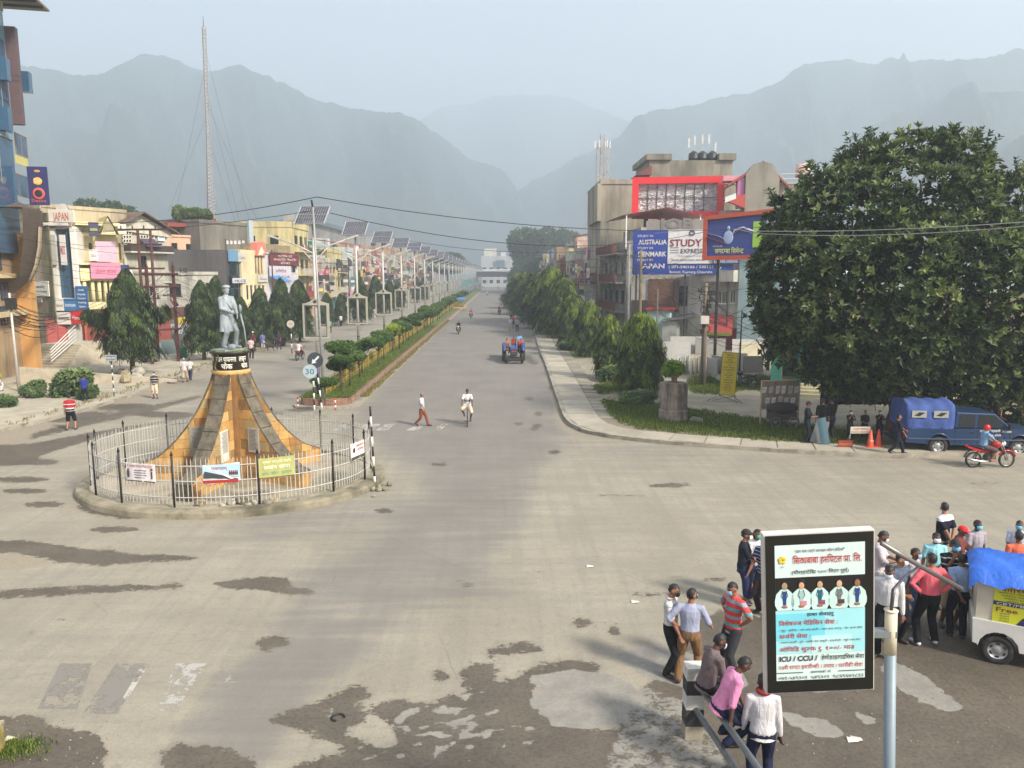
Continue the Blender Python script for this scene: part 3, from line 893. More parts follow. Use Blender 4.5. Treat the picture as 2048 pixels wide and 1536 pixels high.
# solar street lamps on the median
M_GALV=pm('pale_painted_steel',S(186,183,176),.5,.1,.06,5,0,.15,S(150,140,120))
def solar_material():
 t=NT('solar_cells');co=t.n('TexCoord').outputs['Object']
 b=t.n('TexBrick',{'Vector':co,'Color1':S(40,38,48),'Color2':S(50,46,56),'Mortar':S(150,150,155),'Scale':1.0,'Mortar Size':.010,'Brick Width':.165,'Row Height':.165},offset=0.0)
 t.out(b.outputs[0],.25);return t.m
M_SOL=solar_material()
M_PURP=pm('purple_base_paint',S(62,56,92),.6,0,.15,6,0,.5,S(120,100,90))
lamp=thing('solar_street_lamp','','street lamp',(0,0,.5))
mb=MB();mb.cyl((0,0,0),(0,0,2.0),.1,.1,12);mb.build('pole_base',M_PURP,lamp)
mb=MB()
for z in(2.02,2.2,2.38):mb.cyl((0,0,z),(0,0,z+.1),.102,.102,12)
mb.build('pole_bands',M_PURP,lamp)
mb=MB();mb.cyl((0,0,2.0),(0,0,10.2),.09,.07,12);mb.build('pole',M_GALV,lamp)
for s in(-1,1):
 mb=MB()
 mb.tube([(0,0,8.15),(s*.9,0,8.62),(s*1.9,0,9.0)],[.045,.04,.035],8)
 mb.tube([(0,0,7.65),(s*.35,0,8.05),(s*.8,0,8.55)],[.03,.03,.03],6);ar=mb.build('arm',M_GALV,lamp)
 mb=MB();mb.box(-.32,.32,-.1,.1,-.04,.05,0,Matrix.Translation((s*2.1,0,9.06))@Matrix.Rotation(-s*.35,4,'Y'));mb.build('lamp_head',M_GALV,ar)
Mt=Matrix.Translation((0,0,10.3))@Matrix.Rotation(R(-5),4,'Z')@Matrix.Rotation(R(40),4,'X')@Matrix.Diagonal((.78,.78,1,1))
sp=thing('x','','',(0,0,0));bpy.data.objects.remove(sp)
pn=bpy.data.objects.new('solar_panel',None)
mb=MB()
for yy in(-.52,.52):
 mb.box(-1.02,1.02,yy-.5,yy+.5,-.02,.02)
pn=mb.build('solar_panel',M_SOL,lamp);pn.matrix_local=Mt
mb=MB()
for x0 in(-1.05,1.0):mb.box(x0,x0+.06,-1.06,1.06,-.035,.035)
for y0 in(-1.05,-.015,1.02):mb.box(-1.05,1.05,y0,y0+.03,-.035,.035)
mb.build('panel_frame',paint((180,180,180),.4,.3),pn)
mb=MB();mb.box(-.05,.05,-.7,.7,-.12,-.04);mb.box(-.8,.8,-.6,-.54,-.1,-.04);mb.box(-.8,.8,.54,.6,-.1,-.04);mb.build('bracket',paint((70,68,66)),pn)
M_ADF=pm('ad_frame_paint',S(160,156,140),.6,0,.06,4,0,.3,S(116,108,92))
def ring_rect(mb,x0,x1,z0,z1,w,y0,y1,mi=0):
 mb.box(x0,x1,y0,y1,z0,z0+w,mi);mb.box(x0,x1,y0,y1,z1-w,z1,mi);mb.box(x0,x0+w,y0,y1,z0+w,z1-w,mi);mb.box(x1-w,x1,y0,y1,z0+w,z1-w,mi)
mb=MB();ring_rect(mb,-.7,.7,3.35,5.35,.10,-.14,.14)
mb.prismy([(-.62,5.35),(.62,5.35),(.3,5.46),(.12,5.62),(-.12,5.62),(-.3,5.46)],-.1,.1);mb.box(-.16,.16,-.12,.12,3.25,3.35)
af=mb.build('advert_frame',M_ADF,lamp)
mb=MB();ring_rect(mb,-.6,.6,3.45,5.25,.04,-.12,.12);mb.build('inner_trim',paint((70,70,62)),af)
mb=MB();mb.lathe([(0,0),(.09,0),(.09,.04),(.06,.05),(0,.05)],14,0,Matrix.Translation((0,-.1,5.48))@Matrix.Rotation(PI/2,4,'X'));mb.build('badge',paint((70,60,66)),af)
bl=MB();bl.box(-.57,.57,-.05,.05,3.49,5.21);blm=bl.mesh('poster',paint((70,146,156),.5))
LX=-10.05
n_l=36
desc=['nearest solar lamp, by the keep-left sign at the median nose','second solar lamp along the median, with a dark badge on its frame','third solar lamp along the median behind the yellowish shrub']
ordn=['fourth','fifth','sixth','seventh','eighth','ninth','tenth','eleventh','twelfth','thirteenth','fourteenth','fifteenth','sixteenth','seventeenth','eighteenth','nineteenth','twentieth']
for k in range(n_l):
 Y=42.3+12.35*k
 if Y>460:break
 lb=desc[k]if k<3 else('%s solar lamp from the near end of the median row'%ordn[k-3]if k<20 else 'distant solar lamp in the far stretch where the row runs together')
 o=lamp if k==0 else dup(lamp)
 o.location=(LX,Y,.5);o.rotation_euler=(0,0,rnd.uniform(-.04,.04));o['label']=lb;o['group']='solar street lamps along the median'
 o.scale=(1,1,.955)
 if 14<=k<=24:
  fr=[c for c in o.children if c.name.startswith('advert_frame')][0]
  link('poster',blm,fr)
  # foliage
nr=np.random.default_rng(11)
def unit(a):return a/np.maximum(1e-9,np.linalg.norm(a,axis=1,keepdims=True))
def leaf_mat(name,dark,mid,light,rough=.5,spec=.35):
 t=NT(name)
 tone=t.n('Attribute',attribute_name='tone').outputs['Fac']
 c=t.mix(t.rng(tone,0,.5,smooth=False),S(*dark),S(*mid));c=t.mix(t.rng(tone,.5,1,smooth=False),c,S(*light))
 t.out(c,rough);t.b.inputs['Specular IOR Level'].default_value=spec
 tr=t.n('BsdfTranslucent',{'Color':c})
 ms=t.n('MixShader',{0:.22,1:t.b.outputs[0],2:tr.outputs[0]})
 t.t.links.new(ms.outputs[0],t.t.nodes['Material Output'].inputs[0])
 return t.m
def leaves(P,D,N,L,W,tone,fold=.15):
 """P base, D direction, N upward normal, L length, W width"""
 D=unit(D);Sd=unit(np.cross(D,N));Nn=np.cross(Sd,D)
 L=np.asarray(L).reshape(-1,1)*np.ones((len(P),1));W=np.asarray(W).reshape(-1,1)*np.ones((len(P),1))
 V=np.stack([P,P+D*L*.5+Sd*W*.5+Nn*W*fold,P+D*L-Nn*L*.12,P+D*L*.5-Sd*W*.5+Nn*W*fold],1).reshape(-1,3)
 F=np.arange(len(V)).reshape(-1,4)
 return V,F,np.repeat(tone,4)
def leafmesh(name,V,F,T,mat):
 me=npmesh(name,V,F,mat,None,False)
 a=me.attributes.new('tone','FLOAT','POINT');a.data.foreach_set('value',np.clip(T,0,1).astype(np.float32))
 return me
def rosettes(C,Nrm,k,L,W,tone,tilt=.75,jit=.3):
 """k leaves round each point C, opening along Nrm"""
 n=len(C);Nrm=unit(Nrm)
 ref=np.where(np.abs(Nrm[:,2:3])<.9,np.array([[0,0,1.]]),np.array([[1.,0,0]]))
 a=unit(np.cross(Nrm,ref));b=np.cross(Nrm,a)
 C_=np.repeat(C,k,0);N_=np.repeat(Nrm,k,0);a=np.repeat(a,k,0);b=np.repeat(b,k,0)
 ang=np.tile(np.arange(k)*2*PI/k,n)+np.repeat(nr.uniform(0,6.28,n),k)+nr.normal(0,jit,n*k)
 tl=tilt+nr.normal(0,.25,n*k)
 D=(a*np.cos(ang)[:,None]+b*np.sin(ang)[:,None])*np.sin(tl)[:,None]+N_*np.cos(tl)[:,None]
 P=C_+nr.normal(0,.03,C_.shape)
 up=N_+nr.normal(0,.25,N_.shape)
 return leaves(P,D,up,L*nr.uniform(.7,1.2,n*k),W*nr.uniform(.8,1.2,n*k),np.repeat(tone,k)+nr.normal(0,.09,n*k))
def cat(parts):
 o=0;Vs=[];Fs=[];Ts=[]
 for V,F,T in parts:
  Vs.append(V);Fs.append(F+o);Ts.append(T);o+=len(V)
 return np.concatenate(Vs),np.concatenate(Fs),np.concatenate(Ts)
def sph(n):
 return unit(nr.normal(size=(n,3)))
def fnoise(P,sc,seed):
 """cheap smooth noise in about -1..1"""
 P=P*sc+seed
 return(np.sin(P[:,0]*1.7+1.3*np.sin(P[:,1]*1.1))+np.sin(P[:,1]*2.1+1.7*np.sin(P[:,2]*.9))+np.sin(P[:,2]*1.9+1.1*np.sin(P[:,0]*1.3)))/3
def branch(mb,p0,p1,r0,r1,bend=.15,n=5,seg=6):
 p0,p1=Vector(p0),Vector(p1);L=(p1-p0).length
 pts=[]
 for i in range(n+1):
  t=i/n;q=p0 .lerp(p1,t)
  if 0<i<n:q+=Vector((rnd.uniform(-1,1),rnd.uniform(-1,1),rnd.uniform(-.5,.8)))*bend*L*.3
  pts.append(q)
 mb.tube(pts,[r0+(r1-r0)*i/n for i in range(n+1)],seg)
 return pts
M_BARK=pm('bark',S(84,72,58),.95,0,.25,5,.8,.3,S(44,38,30))
# the big fig tree at the corner
FY=34.5
fig=thing('fig_tree','huge dense broad-leaved fig tree shading the corner and police pickup','tree',(A(1800,700,FY).x,FY,.12))
FX=fig.location.x
lobes=[(1815,425,160,138,0),(1690,470,135,122,-.6),(1610,560,98,125,-.3),(1640,660,105,95,.3),(1780,590,185,170,-1.4),(1905,575,180,170,-1.2),(2080,455,112,128,.2),(2080,640,130,170,-.6),(1750,735,120,62,-.4),(1880,750,150,74,-.9),(1600,450,62,62,.2),(2030,790,110,60,-.6),(1915,345,60,62,.8),(1735,355,58,55,.5),(1700,742,80,42,.3),(1810,752,100,44,.2),(1990,760,100,42,.1),(1545,545,40,50,.4),(1560,625,50,40,.2)]
parts=[];M_FIG=leaf_mat('fig_leaf',(26,40,20),(66,86,44),(148,158,96),.45,.4)
centers=[]
for i,(u,v,ru,rv,dy)in enumerate(lobes):
 Yl=FY+dy;k=Yl/1538
 c=np.array(A(u,v,Yl));rx,rz=ru*k,rv*k;ry=(rx+rz)*.5
 centers.append((c,rx,ry,rz))
for i,(c,rx,ry,rz)in enumerate(centers):
 area=4*PI*((rx*ry)**1.6/3+(rx*rz)**1.6/3+(ry*rz)**1.6/3)**(1/1.6)
 n=int(area*8.5)
 d=sph(n);d=d[d[:,1]<.55]
 rr=1+.17*fnoise(d*3,1.4,i*3.1)+.06*fnoise(d*9,1.3,i*1.7)+nr.normal(0,.05,len(d))
 P=c+d*np.array([rx,ry,rz])*rr[:,None]
 keep=np.ones(len(P),bool)
 for j,(c2,ax,ay,az)in enumerate(centers):
  if j!=i:keep&=(((P-c2)/np.array([ax,ay,az]))**2).sum(1)>.68
 P=P[keep];d=d[keep]
 nrm=d*np.array([1,1,1])+np.array([0,-.1,.55])+nr.normal(0,.25,d.shape)
 tone=.42+.2*fnoise(P,1.1,5.0)+.2*fnoise(P,3.3,2.0)+nr.normal(0,.2,len(P))+.12*d[:,2]  # lit clumps and brighter upper leaves are painted into the leaf tone
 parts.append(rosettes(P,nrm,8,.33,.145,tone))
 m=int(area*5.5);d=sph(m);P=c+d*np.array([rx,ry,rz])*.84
 parts.append(rosettes(P,d+[0,0,.4],6,.33,.15,np.full(len(P),.12)))  # inner leaves carry the crown's inner shade as a dark tone
for k in range(90):
 i=rnd.choice([0,0,1,1,2,6,6,10,12,12,13,13,3,2]);c,rx,ry,rz=centers[i]
 a=rnd.uniform(-PI*.95,-PI*.05)if rnd.random()<.3 else rnd.uniform(.15,PI-.1)
 d=np.array([math.cos(a),rnd.uniform(-.3,.3),abs(math.sin(a))]);b=c+d*np.array([rx,ry,rz])*.96
 l=rnd.uniform(.4,.95);dr=unit(np.array([d*.6+np.array([rnd.uniform(-.3,.3),0,1.0])]))[0]
 q=np.array([b+dr*l*s for s in np.linspace(0,1,6)])
 parts.append(rosettes(q,np.tile(dr,(6,1)),5,.25,.1,np.full(6,.4),.8))
V,F,T=cat(parts)
base=np.array([FX,FY,.12]);V=V-base
fc=V[F].mean(1);score=fc[:,1]+nr.uniform(0,1.2,len(F))+np.where(T[F[:,0]]<.3,9,0)
idx=np.argsort(score);big=idx[:260];rest=idx[260:]
rv=V.reshape(-1,4,3)[rest].reshape(-1,3);rt=T.reshape(-1,4)[rest].reshape(-1)
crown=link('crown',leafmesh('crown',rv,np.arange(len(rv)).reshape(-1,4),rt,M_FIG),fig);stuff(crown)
Q=V.reshape(-1,4,3)[big];TQ=T.reshape(-1,4)[big]
for q,tq in zip(Q,TQ):
 c=q[0].copy();o=link('leaf',leafmesh('leaf',q-c,np.array([[0,1,2,3]]),tq,M_FIG),fig,tuple(float(x)for x in c))
mb=MB()
tx,ty=0.2,0.0
mb.tube([(tx,ty,-.1),(tx+.1,ty,.8),(tx,ty+.1,2.2),(tx-.2,ty,3.6)],[.75,.55,.48,.42],12)
for(dx,dy,z)in((-4.2,-.5,6),(-2.5,.5,9),(.4,0,11),(3.5,.4,9),(5.2,-.3,6),(-5.0,.2,4.2),(2.0,-2.2,6.5),(-1.5,-2.4,6),(7,0,5)):
 pts=branch(mb,(tx-.1,ty,rnd.uniform(1.8,3.4)),(dx,dy,z),.26,.06)
 for q in range(3):branch(mb,pts[2+q],pts[2+q]+Vector((rnd.uniform(-1.6,1.6),rnd.uniform(-1.2,.6),rnd.uniform(.3,1.8))),.09,.03,.2,4,5)
mb.build('trunk',M_BARK,fig)
for k in range(9):
 mb=MB();x=rnd.uniform(-3.2,6);branch(mb,(x,rnd.uniform(-1.6,.4),2.9),(x+rnd.uniform(-.3,.3),-.4,rnd.uniform(.9,1.6)),.03,.012,.1,5,4)
 mb.build('aerial_root',M_BARK,fig)
 # drooping ashoka trees
def ashoka(h,w,n,seed,mat,tips=.0,arms=0,ragged=.15,top=.55,low=.15,L=.34,base_w=.8):
 """crown of hanging sprays: cone with rounded shoulders"""
 g=np.random.default_rng(seed)
 t=g.uniform(0,1,n)**.8;z=h*(low+(1-low)*t)
 pr=np.clip((1-t)**top,0,1)*np.clip(base_w+t*2.2*(1-base_w)*1.5,0,1)
 a=g.uniform(0,2*PI,n)
 lob=1+ragged*np.sin(a*3+t*9+seed)+ragged*.7*np.sin(a*5-t*17+seed*2)+g.normal(0,.08,n)
 r=w/2*pr*lob*np.where(g.random(n)<.3,g.uniform(.45,.9,n),1)*(1+.13*np.sin(a*7+z*6.5+seed)+.1*np.sin(a*2+z*3.1+seed*3))
 P=np.stack([r*np.cos(a),r*np.sin(a),z],1)
 Dr=np.stack([np.cos(a)*.5,np.sin(a)*.5,np.full(n,-.9)],1)
 if arms:
  for k in range(arms):
   aa=[PI*1.0,0.05,PI*.9,.2,-PI/2][k%5]+g.normal(0,.15);zz=h*g.uniform(.45,.6)if k else h*.5
   ll=w*(1.0 if k==0 else g.uniform(.55,.8));m=n//10
   s=g.uniform(.2,1,m);Pa=np.stack([np.cos(aa)*ll*s,np.sin(aa)*ll*s,zz+.12*h*s-.16*h*s*s*0+g.uniform(-.45,.05,m)*(1.1-s*.6)],1)+g.normal(0,.12,(m,3))
   P=np.concatenate([P,Pa]);Dr=np.concatenate([Dr,np.tile([math.cos(aa)*.4,math.sin(aa)*.4,-.9],(m,1))]);t=np.concatenate([t,np.full(m,.5)])
 N0=len(P);k=7
 P_=np.repeat(P,k,0);s=np.tile(np.linspace(0,1,k),N0)
 D_=np.repeat(unit(Dr),k,0)
 P_=P_+D_*(s*.5*np.repeat(g.uniform(.5,1.5,N0),k))[:,None]
 side=np.where(np.arange(len(P_))%2==0,1,-1)[:,None]
 sd=unit(np.cross(D_,np.array([[0,0,1.]])))*side
 Dl=D_*.9+sd*.55+g.normal(0,.18,P_.shape);Dl[:,2]-=.25
 up=np.repeat(np.concatenate([P[:,:2],np.full((N0,1),.5)],1),k,0)
 tn=.38+.24*np.sin(P[:,2]*5+P[:,0]*4+P[:,1]*3)+g.normal(0,.17,N0)+tips*np.clip((t-.55)*2,0,1)*g.uniform(.2,1,N0)
 tn=np.repeat(tn,k)+g.normal(0,.06,N0*k)+tips*.2*s
 V,F,T=leaves(P_,Dl,up+g.normal(0,.3,up.shape),L*g.uniform(.7,1.2,len(P_)),L*.24,tn,.1)
 return leafmesh('crown',V,F,T,mat)
M_ASH=leaf_mat('ashoka_leaf',(18,30,13),(46,66,28),(104,124,56),.45)
M_ASR=leaf_mat('ashoka_leaf_bright',(18,32,12),(44,66,25),(132,148,54),.5)
def trunk_mesh(h,r,bush=False,mat=None):
 mb=MB();mb.tube([(0,0,-.1),(.03,0,h*.3),(-.03,.02,h*.65),(0,0,h)],[r*1.25,r,r*.75,r*.25],8)
 return mb.mesh('trunk',mat or M_BARK)
def mk_tree(name,label,cm,tm,loc,rz,sc,group=None):
 o=thing(name,label,'tree',loc,rz,group,sc)
 link('crown',cm,o);link('trunk',tm,o)
 return o
ash=[ashoka(7.2,3.5,3000,1,M_ASH,0,6,.26,.6,.2,base_w=.75),ashoka(7.0,3.1,2300,2,M_ASH,.1,1,.2,.62,.16),ashoka(7.0,3.4,2300,3,M_ASH,.1,2,.2,.55,.12)]
asr=[ashoka(5.6,3.3,2600,4,M_ASR,.75,0,.16,.32,.10,base_w=.7),ashoka(5.6,3.0,2400,5,M_ASR,.7,0,.18,.36,.10,base_w=.65),ashoka(6.0,3.6,2400,6,M_ASR,.45,0,.2,.36,.1)]
tm7=trunk_mesh(6.8,.16);tm5=trunk_mesh(4.8,.14)
LG='ashoka trees along the left pavement';RG='ashoka trees along the right footpath'
for u,vb,vt,k,rz,lb in[(266,748,538,0,0.0,'large drooping ashoka tree with side branches, by the striped sign pole'),(409,720,556,1,2.6,'ashoka tree left of the statue, with one low branch to the left'),(438,694,548,2,.6,'ashoka tree directly behind the grey statue'),(486,700,590,1,.9,'short ashoka tree just right of the statue'),(524,693,572,2,2.2,'pointed ashoka tree in front of the cream arched house'),(566,690,552,1,3.9,'ashoka tree above the round no-entry sign, first of a dense pair'),(600,682,556,2,5.1,'ashoka tree second of a dense pair before the bank'),(654,652,583,2,1.2,'low ashoka tree behind the nearest solar lamp'),(682,650,585,1,4.2,'low ashoka tree between the first two solar lamps'),(723,648,552,1,.2,'narrow ashoka tree behind the second solar lamp'),(752,632,548,2,3.0,'ashoka tree between the second and third solar lamps'),(780,625,555,1,1.0,'ashoka tree right of the third solar lamp'),(797,620,560,2,2.0,'ashoka tree before the red shop signs up the street'),(834,604,552,1,5.0,'small ashoka tree far up the left side'),(848,601,554,2,4.0,'farthest ashoka tree on the left side')]:
 x,y=G(u,vb,.13);zt=A(u,vt,y).z
 hs=zt-.13;s=hs/7.1
 o=mk_tree('ashoka_tree',lb,ash[k],tm7,(x,y,.13),rz,(s*(.92 if k==0 else.88),s*.9,s),LG)
for u,vb,vt,k,rz,wd,lb in[(1280,790,622,0,.3,0.84,'nearest bushy ashoka tree on the right, beside the concrete planter'),(1218,757,626,1,1.8,.8,'second ashoka tree on the right, trunk ringed by a low shrub'),(1176,712,600,0,3.3,.82,'third ashoka tree on the right, with yellow-green tips'),(1142,700,588,1,4.4,.85,'fourth ashoka tree on the right, leaning on the third'),(1128,676,560,2,.8,.92,'fifth ashoka tree on the right, darker and broader'),(1104,668,530,1,2.8,.95,'tall pointed ashoka tree rising above the right row'),(1090,655,556,2,5.2,1.3,'sixth bushy ashoka tree on the right, over the footpath'),(1072,640,552,2,1.5,1.5,'broad ashoka tree where the right row meets the road'),(1056,628,548,2,3.1,1.6,'dark spreading tree overhanging the right kerb'),(1046,616,545,0,4.7,1.6,'farthest tree of the right row overhanging the road')]:
 x,y=G(u,vb,.12);zt=A(u,vt,y).z;s=(zt-.12)/5.65
 mk_tree('ashoka_tree',lb,asr[k],tm5,(x,y,.12),rz,(s*wd,s*wd,s),RG)
 # round, far trees
def round_crown(n,seed,mat,squash=.8,L=.5,lobesn=9):
 g=np.random.default_rng(seed);parts=[]
 cs=np.concatenate([[[0,0,0]],g.uniform(-.62,.62,(lobesn,3))*[1,1,squash]]);rs=np.concatenate([[.62],g.uniform(.3,.48,lobesn)])
 m=n//len(cs)
 for c,r in zip(cs,rs):
  d=sph(m);P=c+d*r*(1+.15*fnoise(d*3,1.5,seed))[:,None];P[:,2]=P[:,2]*squash
  parts.append(rosettes(P,d+[0,0,.5],4,L,L*.5,.4+.25*fnoise(P*4,1,seed)+.2*d[:,2]+g.normal(0,.1,m),.9))
 V,F,T=cat(parts);return leafmesh('crown',V,F,T,mat)
M_FAR=leaf_mat('broad_leaf',(28,44,24),(54,76,38),(96,116,58),.6)
rc=[round_crown(2400,21,M_FAR,.85,.12),round_crown(2400,22,M_FAR,.7,.12)]
FG='large trees far along the road'
for(u,vb,Y,w,h,lb)in[(1068,520,300,24,31,'large dark tree far up the right side of the road'),(1108,505,330,17,26,'pale tree crown behind the far rooftops'),(1138,500,340,15,24,'flat tree crown behind the far blue house'),(1045,545,290,11,16,'lower dark tree at the far roadside'),(1090,548,260,18,18,'dark tree behind the right ashoka row'),(210,452,150,11,12,'green treetop behind the yellow house gable'),(235,452,150,9,11,'green treetop behind the breeze block house'),(895,527,330,20,14,'tree among the far left roofs')]:
 c=A(u,vb,Y);o=thing('round_tree',lb,'tree',(c.x,Y,0),rnd.uniform(0,6),FG)
 cr=link('crown',rc[rnd.randrange(2)],o,(0,0,max(2.0,c.z-0)));cr.scale=(w/2,w/2,h/2)
 MB().tube([(0,0,0),(0,0,max(2.0,c.z))],[.5,.3],8).build('trunk',M_BARK,o)
 # clipped umbrella trees and shrubs on the median
M_MED=leaf_mat('median_leaf',(30,48,22),(70,98,44),(130,154,74),.5)
M_MEY=leaf_mat('median_leaf_yellow',(70,90,24),(130,148,40),(190,200,70),.5)
md=[round_crown(1500,31,M_MED,.55,.22,7),round_crown(1500,32,M_MED,.62,.22,8),round_crown(900,33,M_MEY,.6,.26,6)]
MG='small clipped trees on the median'
def stem(mb,h,r=.035):
 mb.tube([(0,0,0),(.04,0,h*.4),(-.03,.02,h*.8),(0,0,h)],[r*1.3,r,r*.9,r*.6],6)
 for k in range(5):
  a=k*1.26;mb.tube([(0,0,h*.72),(.35*math.cos(a),.35*math.sin(a),h*1.05)],[r*.6,r*.3],4)
 return mb
sm=stem(MB(),1.25).mesh('stem',M_BARK)
specs=[(565,870,1.0)]
k=0
med_lab={0:'small round tree with a bushy double crown nearest the median nose',1:'thin young tree behind the first median tree',2:'umbrella shaped small tree between the first two lamps',3:'flat topped small tree right of the second lamp',4:'bright yellow-green shrub tree at the third lamp',5:'dark small tree just past the yellow-green shrub'}
Ys=[44.6,46.0,49.8,51.6,56.5,60.5,66.5,69.0]+[73+4.7*i for i in range(28)]
for i,Y in enumerate(Ys):
 s=1.0 if i>5 else[1.15,.85,.75,1.0,.95,1.0][i]
 vr=2 if i in(6,)else(i%2)
 o=thing('median_tree',med_lab.get(i,'small dark clipped tree number %d in the median row'%(i+1))if i<6 else('yellow-green leafed tree just beyond the third lamp' if i==6 else('dark clipped tree in the median row, %s after the yellow-green one'%(ordn[i-10]if 10<=i<27 else{7:'first',8:'second',9:'third'}.get(i,'far')))if i<27 else 'far clipped tree where the median row runs together'),'tree',(-9.1+rnd.uniform(-.25,.25),Y,.5),rnd.uniform(0,6),MG)
 w=rnd.uniform(1.0,1.4)*s*(1.2 if i>12 else 1)
 c=link('crown',md[vr],o,(0,0,1.75*s+(.15 if i else.5)));c.scale=(w*rnd.uniform(.66,.82),w*rnd.uniform(.66,.82),w*rnd.uniform(.56,.75));c.rotation_euler=(rnd.uniform(-.25,.25),rnd.uniform(-.25,.25),k)
 t_=link('trunk',sm,o);t_.scale=(1.4,1.4,s*(1.25 if i else 1.55))
 if i==0:
  c2=link('crown',md[1],o,(-.1,.1,1.45));c2 .scale=(.7,.7,.6)
for(u,vb,hh,lb)in((650,810,1.2,'small shrubby tree directly behind the speed sign'),(684,785,1.9,'slender young tree right of the nearest double-crowned tree')):
 x,y=G(u,vb,.5);o=thing('median_tree',lb,'tree',(x,y,.5),1.0,MG)
 c=link('crown',md[0],o,(0,0,hh));c.scale=(.6,.6,.5);t_=link('trunk',sm,o);t_.scale=(.7,.7,hh/1.25)
wf=thing('wire_fence','thin yellow wire fence running behind the median trees','fence',(-9.9,42.4,.5))
M_YW=paint((176,146,60),.7)
mb=MB();mb.box(-.018,.018,-.018,.018,0,1.0);ym=mb.mesh('post',M_YW)
for i in range(150):
 link('post',ym,wf,(.25+rnd.uniform(-.02,.02),i*1.15,0))
for z in(.3,.62,.95):
 MB().box(.24,.26,0,170,z,z+.022).build('wire',M_YW,wf)
wf2=MB()
for i in range(700):wf2 .box(.245,.255,i*.24,i*.24+.012,0,.95)
stuff(wf2 .build('mesh_wires',M_YW,wf))
# shrubs on the left pavement and beside the trees on the right
M_BUSH=leaf_mat('bush_leaf',(52,70,40),(94,116,70),(150,166,110),.6)
bush=[round_crown(1100,41,M_BUSH,.7,.26,8),round_crown(900,42,M_BUSH,.75,.3,7)]
def shrub(u,v,r,h,k,lb,z=.13,grp='shrubs on the left pavement',mat=None):
 x,y=G(u,v,z);o=thing('shrub',lb,'shrub',(x,y,z),rnd.uniform(0,6),grp)
 c=link('foliage',bush[k],o,(0,0,h*.5));c.scale=(r,r,h*.75)
 MB().tube([(0,0,0),(.05,0,h*.5)],[.05,.03],6).build('stem',M_BARK,o)
shrub(72,793,.75,1.0,0,'pale green shrub left of the blue-shirted man')
shrub(142,792,1.15,1.5,1,'large leafy shrub behind the blue-shirted man')
shrub(182,797,.6,.9,0,'arching shrub at the right elbow of the blue-shirted man')
shrub(12,812,.7,.6,1,'low bright shrub at the left edge of the pavement')
shrub(1218,762,.95,1.0,1,'low shrub wrapped round the second ashoka trunk',.12,'shrubs on the right verge')
shrub(1284,806,1.1,.8,0,'dark low shrub at the foot of the nearest right ashoka',.12,'shrubs on the right verge')
shrub(1140,700,1.3,.9,1,'low shrub between the footpath and the third right ashoka',.12,'shrubs on the right verge')
shrub(1110,668,1.4,.9,0,'shrub on the verge beside the fifth right ashoka',.12,'shrubs on the right verge')
# grass tufts
def grass(name,pts,hgt,mat,label,blades=5,wd=.012):
 n=len(pts);P=np.repeat(np.array(pts,float),blades,0);m=len(P)
 P[:,:2]+=nr.normal(0,.07,(m,2))
 a=nr.uniform(0,2*PI,m);ln=nr.uniform(.05,.4,m)
 D=np.stack([np.cos(a)*ln,np.sin(a)*ln,np.ones(m)],1)
 V,F,T=leaves(P,D,np.stack([np.cos(a+1),np.sin(a+1),np.zeros(m)],1),hgt*nr.uniform(.5,1.3,m),wd*2,nr.uniform(.1,.9,m),0)
 return stuff(link(name,leafmesh(name,V,F,T,mat)),label)
M_GR=leaf_mat('grass_blade',(44,60,24),(84,104,44),(150,156,84),.8,.1)
pts=[]
while len(pts)<9000:
 x,y=rnd.uniform(4,22),31+26*rnd.random()**1.5
 u,v=proj([[x,y,.12]]);q=sample(gmask,np.array([[x,y,.12]]))[0]
 if q>rnd.uniform(.3,.9):pts.append((x,y,.11))
grass('verge_grass',pts,.16,M_GR,'green grass growing along the right verge',6,.015)
pts=[(rnd.uniform(ML+.1,MR_-.1),MY0+.4+60*rnd.random()**1.6,.52)for _ in range(9000)]
grass('median_turf',pts,.10,M_GR,'grass on the raised median',6,.012)
pts=[(MR_+rnd.uniform(0,.45),MY0+3+75*rnd.random()**1.4,.12)for _ in range(1200)]+[(-23+rnd.gauss(0,.3),36+60*rnd.random(),.13)for _ in range(500)]
grass('kerb_weeds',pts,.13,leaf_mat('dry_weed',(80,84,44),(124,116,66),(168,150,96),.9,.1),'dry weeds sprouting from the kerbs',5,.02)
# buildings
def wallmat(c,dirt=.35,scale=.5,var=.1):
 k='wall_%d_%d_%d_%d'%(c[0],c[1],c[2],int(dirt*100));g_=sum(c)/3;c=tuple(min(235,int((v*.84+g_*.16)*1.02))for v in c);dirt=min(.9,dirt+.18)
 return pm(k,S(*c),.9,0,var,scale,.15,dirt,mul(S(*c),.42),True,True)
M_GLS=glass();M_GLB=glass('blue_glass',(52,84,110),.1);M_DARK=paint((34,32,32),.8)
M_IRON=paint((52,46,44),.6);M_WHITE=paint((214,212,206),.6)
def shutter_mesh(w,h,step=.11):
 n=max(3,int(h/step));V=[];F=[]
 for i in range(n):
  z0,z1=h*i/n,h*(i+1)/n
  o=len(V);V+=[(0,0,z0),(w,0,z0),(w,-.03,z0+(z1-z0)*.55),(0,-.03,z0+(z1-z0)*.55),(w,0,z1),(0,0,z1)]
  F+=[(o,o+1,o+2,o+3),(o+3,o+2,o+4,o+5)]
 return V,F
